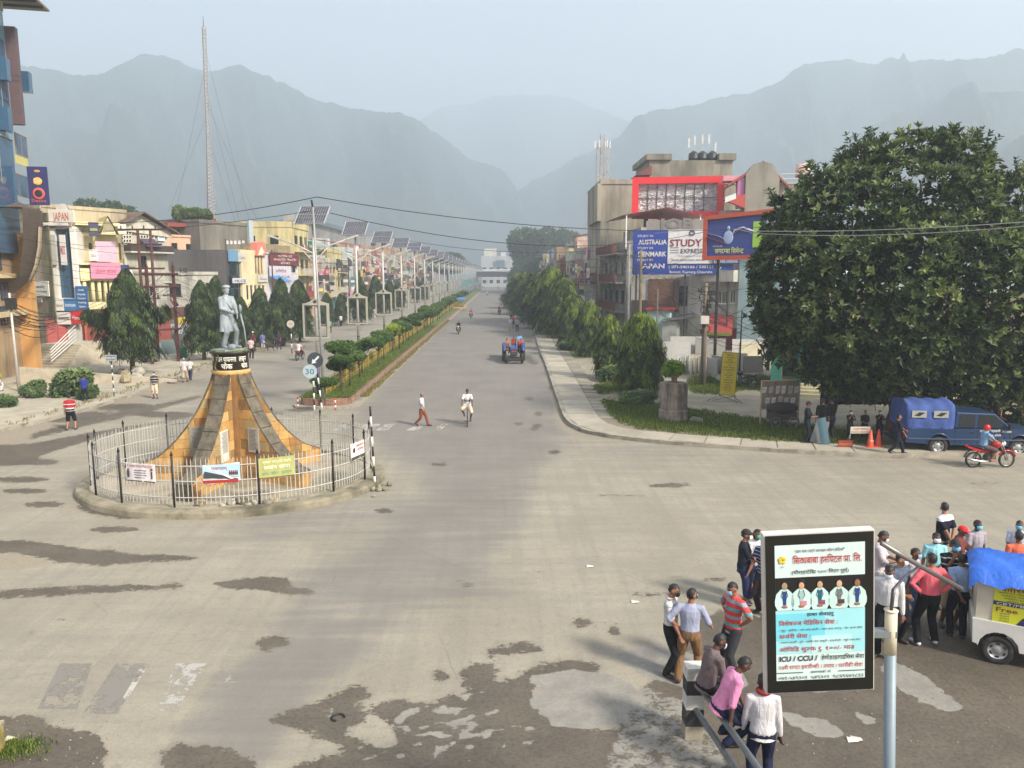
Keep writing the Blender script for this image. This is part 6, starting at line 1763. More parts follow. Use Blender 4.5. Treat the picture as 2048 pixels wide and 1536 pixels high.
ARMS={'down':((.25,-.02,.80),(0,1,0)),'front':((.10,-.26,1.02),(.6,1,-.3)),'hip':((.185,.02,1.0),(1.2,.35,0)),'phone':((.07,-.30,1.12),(.8,.6,-.6)),'cross':((-.12,-.19,1.16),(1,.2,-.6)),'behind':((.02,.20,.92),(.8,.8,0)),'chin':((.06,-.17,1.38),(.8,.2,-1)),'handlebar':((.26,-.56,1.02),(.8,.5,-.5)),'out':((.34,-.22,.98),(.2,1,0)),'lap':((.10,-.30,.90),(.9,.3,0)),'swingf':((.24,-.24,.86),(0,1,0)),'swingb':((.25,.2,.84),(0,1,0)),'rail':((.26,-.16,.74),(.3,1,0)),'raise':((.42,-.05,1.30),(.2,.2,-1)),'hold':((.2,-.36,1.0),(.6,.6,-.4))}
def person(label,loc,face=0,h=1.70,top=None,bottom=None,sleeve='short',legs='long',armL='down',armR='down',stance='stand',skin=0,hair=(24,20,20),cap=None,mask=None,tuck=True,vox=.011,lean=0.0,headyaw=0,headdown=0,hipz=None,footwear=(40,34,32),group=None,hat=None,longhair=False,custom=None,z0=None,fat=1.0,extra=None,obj_name='person',collar=None,matall=None,static=False):
 """face: the way the person looks, degrees from the viewer-facing direction, turning towards the viewer's right"""
 s=h/1.70
 rz=R(face)
 root=thing(obj_name,label,'statue' if static else 'person',loc,rz,group,s)
 hz=.90 if hipz is None else hipz
 hip=V3(0,0,hz);ld=nrm(V3(0,-math.sin(lean),math.cos(lean)))
 fwd=V3(0,-1,0);up=ld;fw=nrm(fwd-up*(fwd@up));lx=V3(1,0,0)
 def T(x,y,z):
  return hip+lx*x+up*(z-.90)-fw*y
 sk=SKIN[skin]if matall is None else matall
 B=Soup()
 f=fat
 secs=[(.84,.135,.095,.0),(.92,.158*f,.112*f,.0),(1.02,.140*f,.100*f,-.005),(1.12,.142*f,.102*f,-.008),(1.24,.158,.108,.0),(1.34,.162,.094,.008),(1.395,.120,.066,.012),(1.445,.062,.062,.008)]
 B.rings([(T(0,y,z),lx*a,fw*b)for z,a,b,y in secs],16)
 hd=T(0,0,1.44);hy=R(headyaw);hr=R(headdown)
 hf=nrm(fw*math.cos(hy)+lx*math.sin(hy));hl=nrm(np.cross(hf,up))*-1
 hf2=nrm(hf*math.cos(hr)-up*math.sin(hr));hu=nrm(up*math.cos(hr)+hf*math.sin(hr));hl=nrm(np.cross(hu,hf2))
 nk=T(0,.0,1.43);hc=T(0,0,1.50)+hu*.085+hf2*.018
 B.limb([nk,T(0,-.004,1.50)+hf2*.005],[.056,.05],10)
 B.ball(hc+hu*.015,.074,.092,.098,hl,hf2,hu)
 B.ball(hc+hf2*.030-hu*.052,.052,.058,.058,hl,hf2,hu)
 B.limb([hc+hf2*.085+hu*.02,hc+hf2*.106-hu*.018],[.011,.016],6)
 for e in(-1,1):B.ball(hc+hl*e*.077-hf2*.005-hu*.01,.010,.018,.030,hl,hf2,hu)
 B.ball(hc+hf2*.082-hu*.048,.022,.014,.010,hl,hf2,hu)
 AR={}
 for e,arm in((1,armL),(-1,armR)):
  if custom and('armL' if e>0 else 'armR')in custom:w,pole=custom['armL' if e>0 else 'armR']
  else:w,pole=ARMS[arm]
  Sh_=T(e*.175,.005,1.375);wr=T(e*w[0],w[1],w[2])if not(custom and custom.get('world'))else V3(*w)
  pl=lx*e*pole[0]-fw*pole[1]+up*pole[2]
  El,wr=ik(Sh_,wr,.285,.25,pl)
  AR[e]=(Sh_,El,wr)
  B.limb([T(e*.12,.004,1.37),Sh_,Sh_+(El-Sh_)*.5,El,El+(wr-El)*.3,wr],[.050,.050,.045,.039,.039,.026],10,1.0,fw)
  d=nrm(wr-El);side=nrm(np.cross(d,fw*.4+lx*e*.6+up*.1));pn_=nrm(np.cross(d,side))
  pc=wr+d*.045
  B.limb([wr,pc,wr+d*.085],[.028,.040,.038],8,.5,side)
  if vox<.02:
   for q,(off,ln)in enumerate(((-.030,.062),(-.010,.074),(.010,.070),(.030,.055))):
    b0=wr+d*.085+side*off;b1=b0+d*ln*.5+pn_*e*.010;b2=b1+d*ln*.42+pn_*e*.024
    B.limb([b0,b1,b2],[.0105,.0100,.009],6)
   t0=wr+d*.03-side*.03;B.limb([t0,t0+d*.03-side*.026,t0+d*.062-side*.032],[.013,.011,.010],6)
  else:B.ball(wr+d*.12,.035,.018,.045,side,pn_,d)
 LG_={}
 ft={'stand':((.11,0.0),(-.11,.02)),'apart':((.17,.03),(-.17,-.03)),'walk':((.09,-.30),(-.09,.30)),'walk2':((.08,.20),(-.08,-.20)),'relax':((.16,-.10),(-.10,.06))}.get(stance)
 for e in(1,-1):
  hp=V3(e*.088,0,hz-.04)
  if custom and('legL' if e>0 else 'legR')in custom:
   an,kp=custom['legL' if e>0 else 'legR'];an=V3(*an);kp=V3(*kp);tod=custom.get('toe',(0,-1,0));lift=0
  else:
   fx,fy=ft[0]if e>0 else ft[1];back=fy>.15
   an=V3(fx,fy,.085+(.06 if back else 0));kp=V3(e*.12,-1,0);tod=(e*.18,-1,-.5 if back else 0)
  kn,an=ik(hp,an,.425,.405,kp)
  LG_[e]=(hp,kn,an,nrm(V3(*tod)))
  B.limb([hp,hp+(kn-hp)*.5,kn,kn+(an-kn)*.33,an],[.088*(f*.5+.5),.074,.053,.054,.036],12)
  td=LG_[e][3];B.limb([an+V3(0,0,-.03)-td*.03,an+V3(0,0,-.045)+td*.09,an+V3(0,0,-.052)+td*.15],[.036,.036,.028],8,.75)
 body=B.fuse('body',vox,sk);body.parent=root
 mt=matall or bottom
 if mt is not None:
  P_=Soup();zt=.985 if tuck else.95
  P_.rings([(T(0,0,.80),lx*.12,fw*.10),(T(0,0,.86),lx*.172*f,fw*.125*f),(T(0,0,.93),lx*.172*f,fw*.127*f),(T(0,0,zt),lx*.157*f,fw*.118*f)],14)
  for e in(1,-1):
   hp,kn,an,td=LG_[e]
   if legs=='long':P_.limb([hp+V3(0,0,.02),hp+(kn-hp)*.5,kn,kn+(an-kn)*.5,an+(an-kn)*.04],[.106,.094,.076,.070,.066],12)
   else:e2=kn+(an-kn)*(.05 if legs=='short' else.3);P_.limb([hp+V3(0,0,.02),hp+(kn-hp)*.5,e2],[.108,.100,.088],12)
  tr=P_.fuse('trousers' if legs=='long' else 'shorts',max(vox,.013),mt,3);tr.parent=root
 mt=matall or top
 if mt is not None:
  C_=Soup();zb=.97 if tuck else.80
  ss=[(zb,.168*f if tuck else.182*f,.124*f if tuck else.136*f,0)]+[(z,a+.020,b+.020,y)for z,a,b,y in secs if z>zb+.03 and z<1.42]+[(1.432,.082,.080,.008),(1.452,.070,.070,.006)]
  ss=[q for q in ss if q[0]<1.36 or q[0]>1.42];ss.insert(-2,(1.395,.150,.088,.012));C_.rings([(T(0,y,z),lx*a,fw*b)for z,a,b,y in ss],16)
  for e in(1,-1):
   Sh_,El,wr=AR[e]
   if sleeve=='none':continue
   if sleeve=='short':pts=[T(e*.11,.004,1.365),Sh_,Sh_+(El-Sh_)*.5,Sh_+(El-Sh_)*.80];rr=[.072,.072,.066,.068]
   elif sleeve=='elbow':pts=[T(e*.11,.004,1.365),Sh_,Sh_+(El-Sh_)*.5,El,El+(wr-El)*.22];rr=[.072,.071,.063,.058,.056]
   else:pts=[T(e*.11,.004,1.365),Sh_,Sh_+(El-Sh_)*.5,El,El+(wr-El)*.5,El+(wr-El)*.95];rr=[.072,.070,.060,.053,.047,.038]
   C_.limb(pts,rr,10,1.0,fw)
  sh=C_.fuse('shirt',max(vox,.013),mt,3);sh.parent=root
 if not(custom and custom.get('noshoes')):
  for e in(1,-1):
   hp,kn,an,td=LG_[e];Q=Soup()
   Q.limb([an+V3(0,0,-.035)-td*.05,an+V3(0,0,-.040)+td*.09,an+V3(0,0,-.050)+td*.175],[.046,.046,.034],10,.82)
   o=Q.fuse('shoe',max(vox,.014),matall or paint(footwear,.5),1);o.parent=root
 def shell(name,sc,cut,mat,jit=.0,zoff=0.0,n=14):
  m=MB();vs=[];k=n
  m.ball((0,0,0),(.074*sc,.092*sc,.098*sc),n*2)
  vv=[]
  for p in m.v:
   q=Vector(p)
   if jit:q*=1+jit*mnoise.noise(q*38)
   vv.append(q)
  keep=[]
  for fc in m.f:
   c=sum((vv[i]for i in fc),Vector())/len(fc)
   if cut(c):keep.append(fc)
  c0=hc+hu*(.015+zoff)
  m2=MB();m2 .v=[tuple(c0+hl*p.x+hf2*p.y+hu*p.z)for p in vv];m2 .f=[list(x)for x in keep];m2 .mi=[0]*len(keep);m2 .sm=[True]*len(keep)
  return m2 .build(name,mat,root)
 hm_=matall or pm('hair_%d'%hair[0],S(*hair),.6,0,.2,30)
 if hat!='beret':shell('hair',1.09,lambda c:((c.z>.05-max(0,-c.y)*1.3)and not(c.y>.05 and c.z<.062))or(c.y<-.035 and c.z>-.045),hm_,.14)
 if longhair:
  m=MB();c0=hc-hf2*.06-hu*.02;m.ball(tuple(c0),(.085,.05,.10),12);c1=hc-hf2*.07-hu*.14;m.tube([tuple(c0),tuple(c1)],[.07,.05],10,flat=.6);m.build('long_hair',hm_,root)
 if cap is not None:
  shell('cap',1.17,lambda c:c.z>.02,paint(cap,.8))
  m=MB();a0=hc+hf2*.075+hu*.045;vs=[]
  for i in range(9):
   t=PI*i/8;vs.append(tuple(a0+hl*.075*math.cos(t)+hf2*.085*math.sin(t)-hu*.012*math.sin(t)))
  m.add(vs,[tuple(range(9))]);m.add([tuple(Vector(v)-Vector(hu)*.006)for v in vs],[tuple(range(8,-1,-1))]);m.build('cap_brim',paint(cap,.8),root)
 if hat=='helmet':
  shell('helmet',1.42,lambda c:c.z>-.05 and not(c.y>.07 and c.z<.05),paint((190,20,26),.2),0,-.005)
 if hat=='beret':
  shell('hair',1.08,lambda c:c.z>-.03 and c.y<.02 or c.z>.05,hm_,.05)
  m=MB();Mh=Matrix(((hl[0],hf2[0],hu[0],0),(hl[1],hf2[1],hu[1],0),(hl[2],hf2[2],hu[2],0),(0,0,0,1)));Mh=Matrix.Translation(Vector(hc+hu*.055))@Mh
  m.lathe([(.088,0),(.118,.028),(.105,.06),(.05,.085),(0,.09)],20,0,Mh);m.lathe([(.088,0),(.092,.014),(.118,.028)],20,0,Mh);m.build('hat',matall or hm_,root)
 if mask is not None:
  m=MB();c0=hc-hu*.035+hf2*.048;n=8;vs=[]
  for i in range(7):
   for j in range(9):
    a=-1.15+2.3*j/8;t=-1+2*i/6
    rr_=.076*(1-.16*t*t)+(.006 if abs(t)<.7 else 0)
    vs.append(tuple(c0+hl*rr_*math.sin(a)*.95+hf2*(rr_*math.cos(a)-.004)+hu*t*.045))
  m.add(vs,[(i*9+j,i*9+j+1,(i+1)*9+j+1,(i+1)*9+j)for i in range(6)for j in range(8)],0,True);m.build('face_mask',paint(mask,.8),root)
 if vox<.02:
  for e in(-1,1):
   m=MB();m.ball(tuple(hc+hl*e*.032+hf2*.088+hu*.012),(.011,.006,.006),8);m.build('eye',(matall or paint((18,14,14),.2)),root)
   m=MB();m.tube([tuple(hc+hl*e*.014+hf2*.096+hu*.034),tuple(hc+hl*e*.052+hf2*.080+hu*.034)],.005,5);m.build('eyebrow',hm_,root)
 root['_c']=0;del root['_c']
 return root,dict(T=T,hc=hc,hf=hf2,hu=hu,hl=hl,AR=AR,LG=LG_)
def at_feet(u,v,z=0.0):
 x,y=G(u,v,z);return(x,y,z)
C=cloth
BLK=C('black',(30,30,34));NAVY=C('navy',(30,34,52));DGREY=C('dark_grey',(54,54,58));BROWN=C('brown_trousers',(124,94,66));WHITE=C('white',(206,204,204));JEANS=C('jeans',(74,100,136));KHAKI=C('khaki',(172,156,124))
CG='men standing about at the crossing'
vx=.0105
person('man in white striped polo and black mask, hand hanging, black trousers',at_feet(1338,1349),62,1.74,C('striped_polo',(206,204,200),'stripe',(120,116,116),.075,frac=.13),BLK,armL='down',armR='swingf',mask=(26,26,28),headdown=14,vox=vx,group=CG,footwear=(50,40,36),stance='stand')
person('man seen from behind in pale lavender shirt and brown trousers, hand spread',at_feet(1376,1366),165,1.76,C('lavender',(156,160,182)),BROWN,sleeve='elbow',armL='hip',armR='out',vox=vx,group=CG,stance='apart',footwear=(44,34,30),skin=0,mask=(150,180,200),headyaw=-40)
person('man in red and teal striped polo with blue mask, hands on hips',at_feet(1462,1352),-68,1.80,C('red_teal',(206,76,78),'stripe',(90,160,158),.135,(150,154,160),frac=.42),DGREY,armL='hip',armR='hip',mask=(150,190,206),headdown=18,vox=vx,group=CG,skin=0,footwear=(60,56,60),tuck=False,collar=1)
person('man in black cap and navy tee with arms crossed and blue shorts',at_feet(1484,1216),70,1.78,C('navy_tee',(38,40,54)),C('blue_shorts',(44,52,88)),legs='mid',armL='cross',armR='cross',cap=(30,28,30),mask=(214,216,220),vox=vx,group=CG,tuck=False,fat=1.12,footwear=(50,50,54))
person('slim figure in white shirt and green mask with dark jeans',at_feet(1508,1202),15,1.66,C('white_blouse',(204,204,210)),C('dark_jeans',(44,52,74)),sleeve='elbow',armL='front',armR='front',mask=(60,176,150),vox=vx,group=CG,tuck=False,longhair=True,footwear=(130,110,104))
person('man in blue and white striped tee partly behind the hospital sign',at_feet(1526,1228),-50,1.76,C('blue_stripe',(44,56,92),'stripe',(170,178,196),.07,frac=.25),C('plum',(60,50,54)),armL='down',armR='swingf',vox=vx,group=CG,tuck=False,mask=(40,40,50))
def at_h(u,vtop,Y):
 p=A(u,vtop,Y);return(p.x,Y,0.0),p.z
for(lab,u,vt,Y,face,kw)in[('man in pinkish white shirt looking at his phone just behind the sign',1762,1060,15.6,60,dict(top=C('pink_white',(210,196,200)),bottom=WHITE,armL='phone',armR='phone',sleeve='elbow',mask=(190,200,214),headdown=20,tuck=False,skin=1)),('young man in white shirt and white mask beside the sign pole',1781,1127,13.6,-35,dict(top=WHITE,bottom=BLK,sleeve='long',armL='down',armR='down',mask=(206,214,226),headdown=22,skin=1)),('man in grey-blue shirt and black trousers behind the young man in white',1801,1107,14.2,20,dict(top=C('slate_blue',(86,96,116)),bottom=BLK,armL='down',armR='front',sleeve='short',footwear=(60,46,44),skin=2,mask=(190,190,200),headyaw=30)),('man in pale checked shirt with a dark bag and faded blue jeans',1830,1096,14.9,45,dict(top=C('pale_check',(176,172,176)),bottom=JEANS,armL='front',armR='down',mask=(130,170,196),skin=1,footwear=(96,100,104))),('man from behind in coral pink shirt, black trousers, hands on hips',1866,1106,14.1,178,dict(top=C('coral',(214,100,112)),bottom=BLK,sleeve='long',armL='hip',armR='hip',stance='apart',skin=0,footwear=(200,200,204),fat=1.12)),('man in cyan shirt and white mask facing the coral pink shirt',1873,1065,15.8,-10,dict(top=C('cyan_shirt',(150,206,214)),bottom=KHAKI,armL='front',armR='down',mask=(224,226,230),skin=1)),('tall man in navy tee with a white hood and hands clasped behind',1892,990,17.4,205,dict(top=C('navy_hood',(28,30,44),'bands',((1.33,2.0,(206,204,208)),)),bottom=C('stone_trousers',(150,140,128)),armL='behind',armR='behind',mask=(200,206,214),skin=2,tuck=False,headyaw=-40)),('man in red cap and maroon tee looking at his phone',1921,1050,16.3,50,dict(top=C('maroon_tee',(112,60,54)),bottom=NAVY,cap=(204,34,44),armL='phone',armR='phone',mask=(96,106,116),headdown=20,skin=1,tuck=False)),('man in black striped tee and khaki shorts touching his chin',1911,1075,14.9,-12,dict(top=C('black_stripe',(32,32,36),'stripe',(176,176,178),.09,frac=.16),bottom=KHAKI,legs='short',armL='front',armR='chin',mask=(110,170,200),cap=(28,28,30),skin=1,tuck=False,footwear=(34,34,38))),('man from behind in light blue shirt and black trousers, hands behind',1926,1108,14.4,160,dict(top=C('light_blue',(156,184,222)),bottom=C('black_navy',(32,34,44)),armL='behind',armR='front',skin=1,footwear=(40,42,50),fat=.95)),('man in grey polka shirt and blue mask beside the blue tarpaulin',1955,1040,16.6,5,dict(top=C('grey_polka',(160,154,162)),bottom=BLK,armL='down',armR='front',mask=(96,180,214),skin=3,tuck=False)),('man in white shirt and blue mask at the right edge of the crowd',2040,1041,16.8,-40,dict(top=C('white_blue',(198,204,220)),bottom=BLK,armL='down',armR='front',mask=(90,176,210),skin=1)),('man from behind in orange tee beyond the blue tarpaulin',2040,1063,15.6,170,dict(top=C('orange_tee',(222,112,84)),bottom=NAVY,armL='down',armR='down',skin=1,tuck=False))]:
 loc,ht=at_h(u,vt,Y)
 person(lab,loc,face,max(1.55,min(1.86,ht/1.0)),vox=vx,group=CG,**kw)
rail_a=A(1385,1352,10.9);
# statue on the drum
M_ST=pm('painted_statue',S(148,156,160),.6,0,.16,3,.2,.6,S(84,92,96),True)
sx,sy=RC.x-.05,RC.y
_,st_=person('grey painted statue of a soldier in hat and long coat facing right',(sx,sy,.2+4.48),58,2.12,None,None,matall=M_ST,hat='beret',armL='lap',armR='front',stance='relax',vox=.013,static=True,obj_name='soldier_statue',sleeve='long',fat=1.0)
stt=_
m=MB()
for(z,a,b)in():pass
K=Soup();Tt=st_['T']
K.rings([(Tt(0,.0,.46),V3(.235,0,0),V3(0,.17,0)),(Tt(0,.0,.62),V3(.215,0,0),V3(0,.16,0)),(Tt(0,0,.86),V3(.20,0,0),V3(0,.155,0)),(Tt(0,0,1.02),V3(.168,0,0),V3(0,.128,0)),(Tt(0,0,1.3),V3(.196,0,0),V3(0,.128,0)),(Tt(0,0,1.43),V3(.10,0,0),V3(0,.09,0))],16)
for e in(1,-1):
 Sh_,El,wr=st_['AR'][e];K.limb([Tt(e*.11,0,1.36),Sh_,El,El+(wr-El)*.9],[.082,.082,.066,.052],10,1.0,V3(0,1,0))
K.fuse('coat',.014,M_ST,3).parent=stt
m=MB();m.tube([(.2,-.30,.95),(.26,-.36,.55),(.28,-.40,.02)],[.028,.022,.018],8);m.tube([(.2,-.30,.92),(.19,-.34,1.12),(.17,-.33,1.2)],[.03,.05,.02],8,flat=.4);m.build('sword',M_ST,stt)
m=MB();m.tube([(-.15,-.06,1.42),(0,-.15,1.15),(.16,-.13,.98)],.02,6);m.tube([(-.2,0,.98),(0,-.16,.98),(.2,0,.98)],.03,6);m.build('belt',M_ST,stt)
m=MB();m.box(-.35,.35,-.3,.3,-.1,-.01);m.build('foot_slab',M_ST,stt)
o=MB().add(MB().ball((0,0,.1),(.14,.14,.12),10).v,MB().ball((0,0,.1),(.14,.14,.12),10).f,0,True).lathe([(.16,0),(.1,.03),(.06,.04)],12).build('flower_urn',M_ST,None,(sx+.22,sy-.28,.2+4.44));tag(o,'small white urn at the foot of the grey statue','urn')
# walkers and standing people further off
WG='people walking and standing in the street'
def far(lab,u,vb,hpx,face,z=0.0,**kw):
 x,y=G(u,vb,z);ht=hpx*y/1538*1.04
 return person(lab,(x,y,z),face,max(1.3,min(1.85,ht)),vox=.022 if y<60 else.034,group=kw.pop('group',WG),**kw)
far('grey-haired person in white shirt and brown trousers on the far crossing',844,852,66,75,top=C('white_far',(190,196,200)),bottom=C('rust',(134,76,52)),stance='walk',armL='swingb',armR='swingf',hair=(120,116,112),tuck=False)
far('man in red, white and black striped tee and black shorts, seen from behind',143,860,70,195,top=C('red_white',(170,44,52),'bands',((0,1.02,(40,34,40)),(1.02,1.08,(210,206,204)),(1.22,1.26,(210,206,204)),(.9,.94,(210,206,204)))),bottom=BLK,legs='short',stance='apart',tuck=False,fat=1.2,skin=2,armR='front')
far('man in bright blue tee and black trousers by the pavement shrubs',170,803,51,185,z=.13,top=C('royal',(40,56,140)),bottom=BLK,tuck=False,armL='front',armR='front')
far('man in black and white striped tee and cream shorts walking near the kerb',311,797,52,5,top=C('bw_stripe',(40,40,42),'stripe',(176,174,168),.16,frac=.3),bottom=C('cream_shorts',(206,190,164)),legs='mid',stance='relax',tuck=False,mask=(200,200,204))
far('older man in white shirt and pale shorts walking left beside another',370,765,48,185,top=WHITE,bottom=C('pale_shorts',(196,180,160)),legs='mid',stance='walk2',tuck=False,hair=(150,146,140))
far('man in white tee and dark trousers at the older man\'s right shoulder',381,760,42,190,top=WHITE,bottom=C('dusk',(60,66,86)),stance='walk',tuck=False)
far('woman in pale pink top and dark trousers right of the statue',503,718,46,180,z=.13,top=C('pale_pink',(206,186,184)),bottom=C('dk_maroon',(56,40,44)),stance='stand',tuck=False)
far('person in maroon behind the pale pink top',507,703,42,170,z=.13,top=C('maroon_far',(92,48,52)),bottom=BLK,tuck=False,cap=(200,196,190))
far('man in periwinkle shirt and light shorts on the left pavement',526,702,36,175,z=.13,top=C('periwinkle',(110,116,166)),bottom=C('lt_shorts',(176,180,196)),legs='mid',tuck=False)
far('person in white shirt left of the purple dress',549,690,36,180,z=.13,top=WHITE,bottom=DGREY,tuck=False)
far('woman in dark purple dress walking with a pale shawl',558,700,36,170,z=.13,top=C('purple',(66,48,72)),bottom=C('purple',(66,48,72)),stance='walk2',tuck=False,longhair=True)
far('person in red top farthest right of the pavement group',569,690,34,190,z=.13,top=C('red_top',(190,66,66)),bottom=DGREY,stance='walk',tuck=False)
far('person in green top at the left edge of the pavement',1,782,42,150,z=.13,top=C('lime',(150,170,40)),bottom=WHITE,tuck=False)
far('person in yellowish vest standing by the kerb left of the median',637,668,26,180,z=.13,top=C('slate',(96,104,116)),bottom=BLK,tuck=False)
far('person in turquoise near the trees seen behind the nearest lamp',660,666,26,180,z=.13,top=C('turq',(110,170,176)),bottom=DGREY,tuck=False)
far('person in white top and dark skirt under the ashoka trees',682,652,22,180,z=.13,top=WHITE,bottom=BLK,tuck=False)
far('person in cream seen through the second lamp frame',708,646,19,180,z=.13,top=C('creamf',(210,200,150)),bottom=C('creamf',(210,200,150)),tuck=False)
far('dark clothed person right of the second lamp frame',741,638,21,180,z=.13,top=DGREY,bottom=BLK,tuck=False)
far('person in pink and white right of the dark clothed one',750,637,21,180,z=.13,top=C('pinkf',(206,160,170)),bottom=WHITE,tuck=False)
far('man in white shirt and khaki trousers walking on the right of the road',1021,664,29,0,top=C('white_far',(190,196,200)),bottom=KHAKI,stance='relax',tuck=True)
far('man in grey shirt and black trousers with one arm out, beside the white shirt',1034,664,28,10,top=C('grey_far',(160,160,166)),bottom=BLK,armL='raise',tuck=False)
far('person in red behind the two walkers on the right',1026,655,24,0,top=C('red_top',(190,66,66)),bottom=BLK,tuck=False)
far('person in white shirt farthest of the walkers on the road',1022,640,20,0,top=WHITE,bottom=BLK,tuck=False)
far('dark dressed person walking on the right footpath',1067,656,30,5,z=.15,top=C('dkbrown',(60,46,40)),bottom=BLK,stance='walk',tuck=False)
far('dark dressed second person close behind on the footpath',1061,651,28,5,z=.15,top=BLK,bottom=BLK,tuck=False)
far('person in red sitting on the footpath kerb under the trees',1053,634,17,0,z=.15,top=C('red_top',(190,66,66)),bottom=WHITE,tuck=False)
PG='officers in dark uniform under the fig tree'
UNI=C('uniform',(30,33,46));BLU=C('uniform_black',(24,24,28))
for(lab,u,vb,hpx,f_,kw)in[('officer in navy uniform and cap beside the folded riot shields',1612,885,82,60,dict(cap=(24,26,36),armL='phone',armR='phone')),('officer in black uniform seen from behind left of the purple cloth',1642,882,88,170,dict(armL='down',armR='down')),('officer holding the riot shields, in black vest',1660,880,86,190,dict(armL='down',armR='swingf',cap=(20,20,24))),('officer with white mask behind the checking board',1698,880,48,0,dict(mask=(220,220,222),armL='chin',armR='chin')),('officer between the board and the cones without mask',1727,880,50,0,dict(armL='front',armR='front')),('officer with white mask and raised elbows behind the cones',1756,880,50,0,dict(mask=(220,220,222),armL='chin',armR='chin')),('officer walking behind the pickup in dark camouflage',1792,908,80,80,dict(stance='walk',armL='hold',armR='swingf'))]:
 far(lab,u,vb,hpx,f_,z=.13,top=UNI if 'navy' in lab or 'camou' in lab else BLU,bottom=UNI,group=PG,sleeve='elbow',**kw)
for k,(u,vt)in enumerate(((1936,816),(1967,822),(1996,822),(2036,826))):
 p=A(u,vt,32.3);person(['officer with white mask standing behind the pickup cab','officer in dark cap behind the pickup bonnet','officer with pale mask behind the windscreen','officer holding a phone at the right end beyond the pickup'][k],(p.x,32.3,.12),0+20*k,max(1.5,min(1.8,p.z-.12)),BLU,UNI,vox=.022,group=PG,mask=[(220,220,222),None,(200,200,206),None][k],cap=[(22,22,26),(30,24,28),None,None][k],armL='front',armR='chin')
 # guard rail with the men at it
M_PIPE=pm('galvanised_pipe',S(128,136,140),.45,.5,.12,5,0,.2)
pa=Vector((*G(1384,1470),0));ZU,ZL=.95,.50
ub=Vector((*G(1512,1530,ZU),ZU));dirr=(Vector((ub.x,ub.y,0))-pa).normalized()
gr=thing('guard_rail','two-pipe guard rail with a black and white concrete post','guard rail',pa)
for k in range(2):
 po=bpy.data.objects.new('post',None);COL.objects.link(po);po.parent=gr;off=dirr*(6.5*k);po.location=(off.x,off.y,0)
 for i,(z0,z1,c)in enumerate(((0,.22,(150,142,126)),(.22,.5,(52,50,50)),(.5,.74,(196,192,184)),(.74,.98,(52,50,50)),(.98,1.18,(200,196,188)))):
  MB().box(-.14,.14,-.13,.13,z0,z1).build('band',pm('post_band_%d'%c[0],S(*c),.85,0,.15,6,.3,.35,S(96,88,76)),po)
for z in(ZU,ZL):
 m=MB();m.cyl((0,0,z),(dirr.x*6.5,dirr.y*6.5,z),.045,.045,12);m.build('rail',M_PIPE,gr)
def rail_at(u,z):
 for t in np.linspace(0,6,400):
  p=pa+dirr*t;uu,vv=proj([[p.x,p.y,z]])
  if uu[0]>=u:return p
 return pa
SG_='men at the guard rail'
p=rail_at(1409,ZU);perp=Vector((-dirr.y,dirr.x,0));perp=perp if perp.x>0 else-perp
fp=math.degrees(math.atan2(perp.x,-perp.y))
person('man in grey-brown shirt sitting on the guard rail next to its post',(p.x,p.y,0),fp+8,1.72,C('taupe',(112,98,98)),BLK,sleeve='long',hipz=1.09,lean=.28,armL='lap',armR='lap',skin=3,mask=(180,190,200),vox=vx,group=SG_,headdown=6,tuck=False,headyaw=-10,custom=dict(legL=((.12,-.34,.62),(0,-1,.4)),legR=((-.12,-.30,.62),(0,-1,.4))))
p=rail_at(1440,ZU)
person('man in pink shirt sitting on the rail with sandalled feet on the lower pipe',(p.x,p.y,0),fp-6,1.72,C('pink',(216,138,176)),C('navy_jeans',(32,38,62)),sleeve='elbow',hipz=1.09,lean=.42,skin=3,vox=vx,group=SG_,headdown=12,tuck=False,footwear=(66,44,38),custom=dict(legL=((.14,-.10,.62),(0.1,-1,.5)),legR=((-.14,-.06,.60),(-.1,-1,.5)),armR=((.26,-.10,.83),(.2,1,0)),armL=((.06,-.36,.98),(.8,.4,-.4))))
q=A(1530,1362,9.85)
person('man from behind in white shirt and red neck scarf leaning on the rail',(q.x,9.85,0),172,1.70,C('ivory',(196,192,194)),C('navy_jeans',(32,38,62)),sleeve='long',armL='rail',armR='down',skin=3,vox=vx,group=SG_,tuck=False,lean=.12,fat=1.02)
m=MB();m.torus((0,0,0),.075,.032,'z',16,8);sc_=m.build('scarf',paint((130,34,32),.9),bpy.data.objects[[o.name for o in bpy.data.objects if o.get('label','').startswith('man from behind in white shirt and red neck')][0]],(0,-.055,1.475))
pts=[(pa.x+.55+rnd.gauss(0,.16),pa.y-1.9+rnd.gauss(0,.14),0)for _ in range(260)]
grass('grass_clump',pts,.13,M_GR,'clump of grass at the foot of the guard rail',7,.01)
pts=[(G(20,1500)[0]+rnd.gauss(0,.25),G(20,1500)[1]+rnd.gauss(0,.12),0)for _ in range(160)]
grass('grass_patch',pts,.08,M_GR,'small grass patch by the yellow and black kerb block',6,.01)
x,y=G(-34,1528);kb=thing('kerb_block','yellow and black painted concrete block at the left road edge','kerb block',(x,y,0),R(12),None,.72)
for i,c in enumerate(((160,144,70),(56,52,50),(160,144,70))):MB().box(-.22,.22,-.55+i*.36,-.19+i*.36,0,.55).build('band',pm('block_band_%d'%c[0],S(*c),.85,0,.15,5,.3,.4,S(96,90,70)),kb)
MB().box(-.24,.24,-.57,.55,.55,.62).build('cap',pm('block_top',S(166,156,128),.9,0,.15,4,.3,.4),kb)
peb=MB()
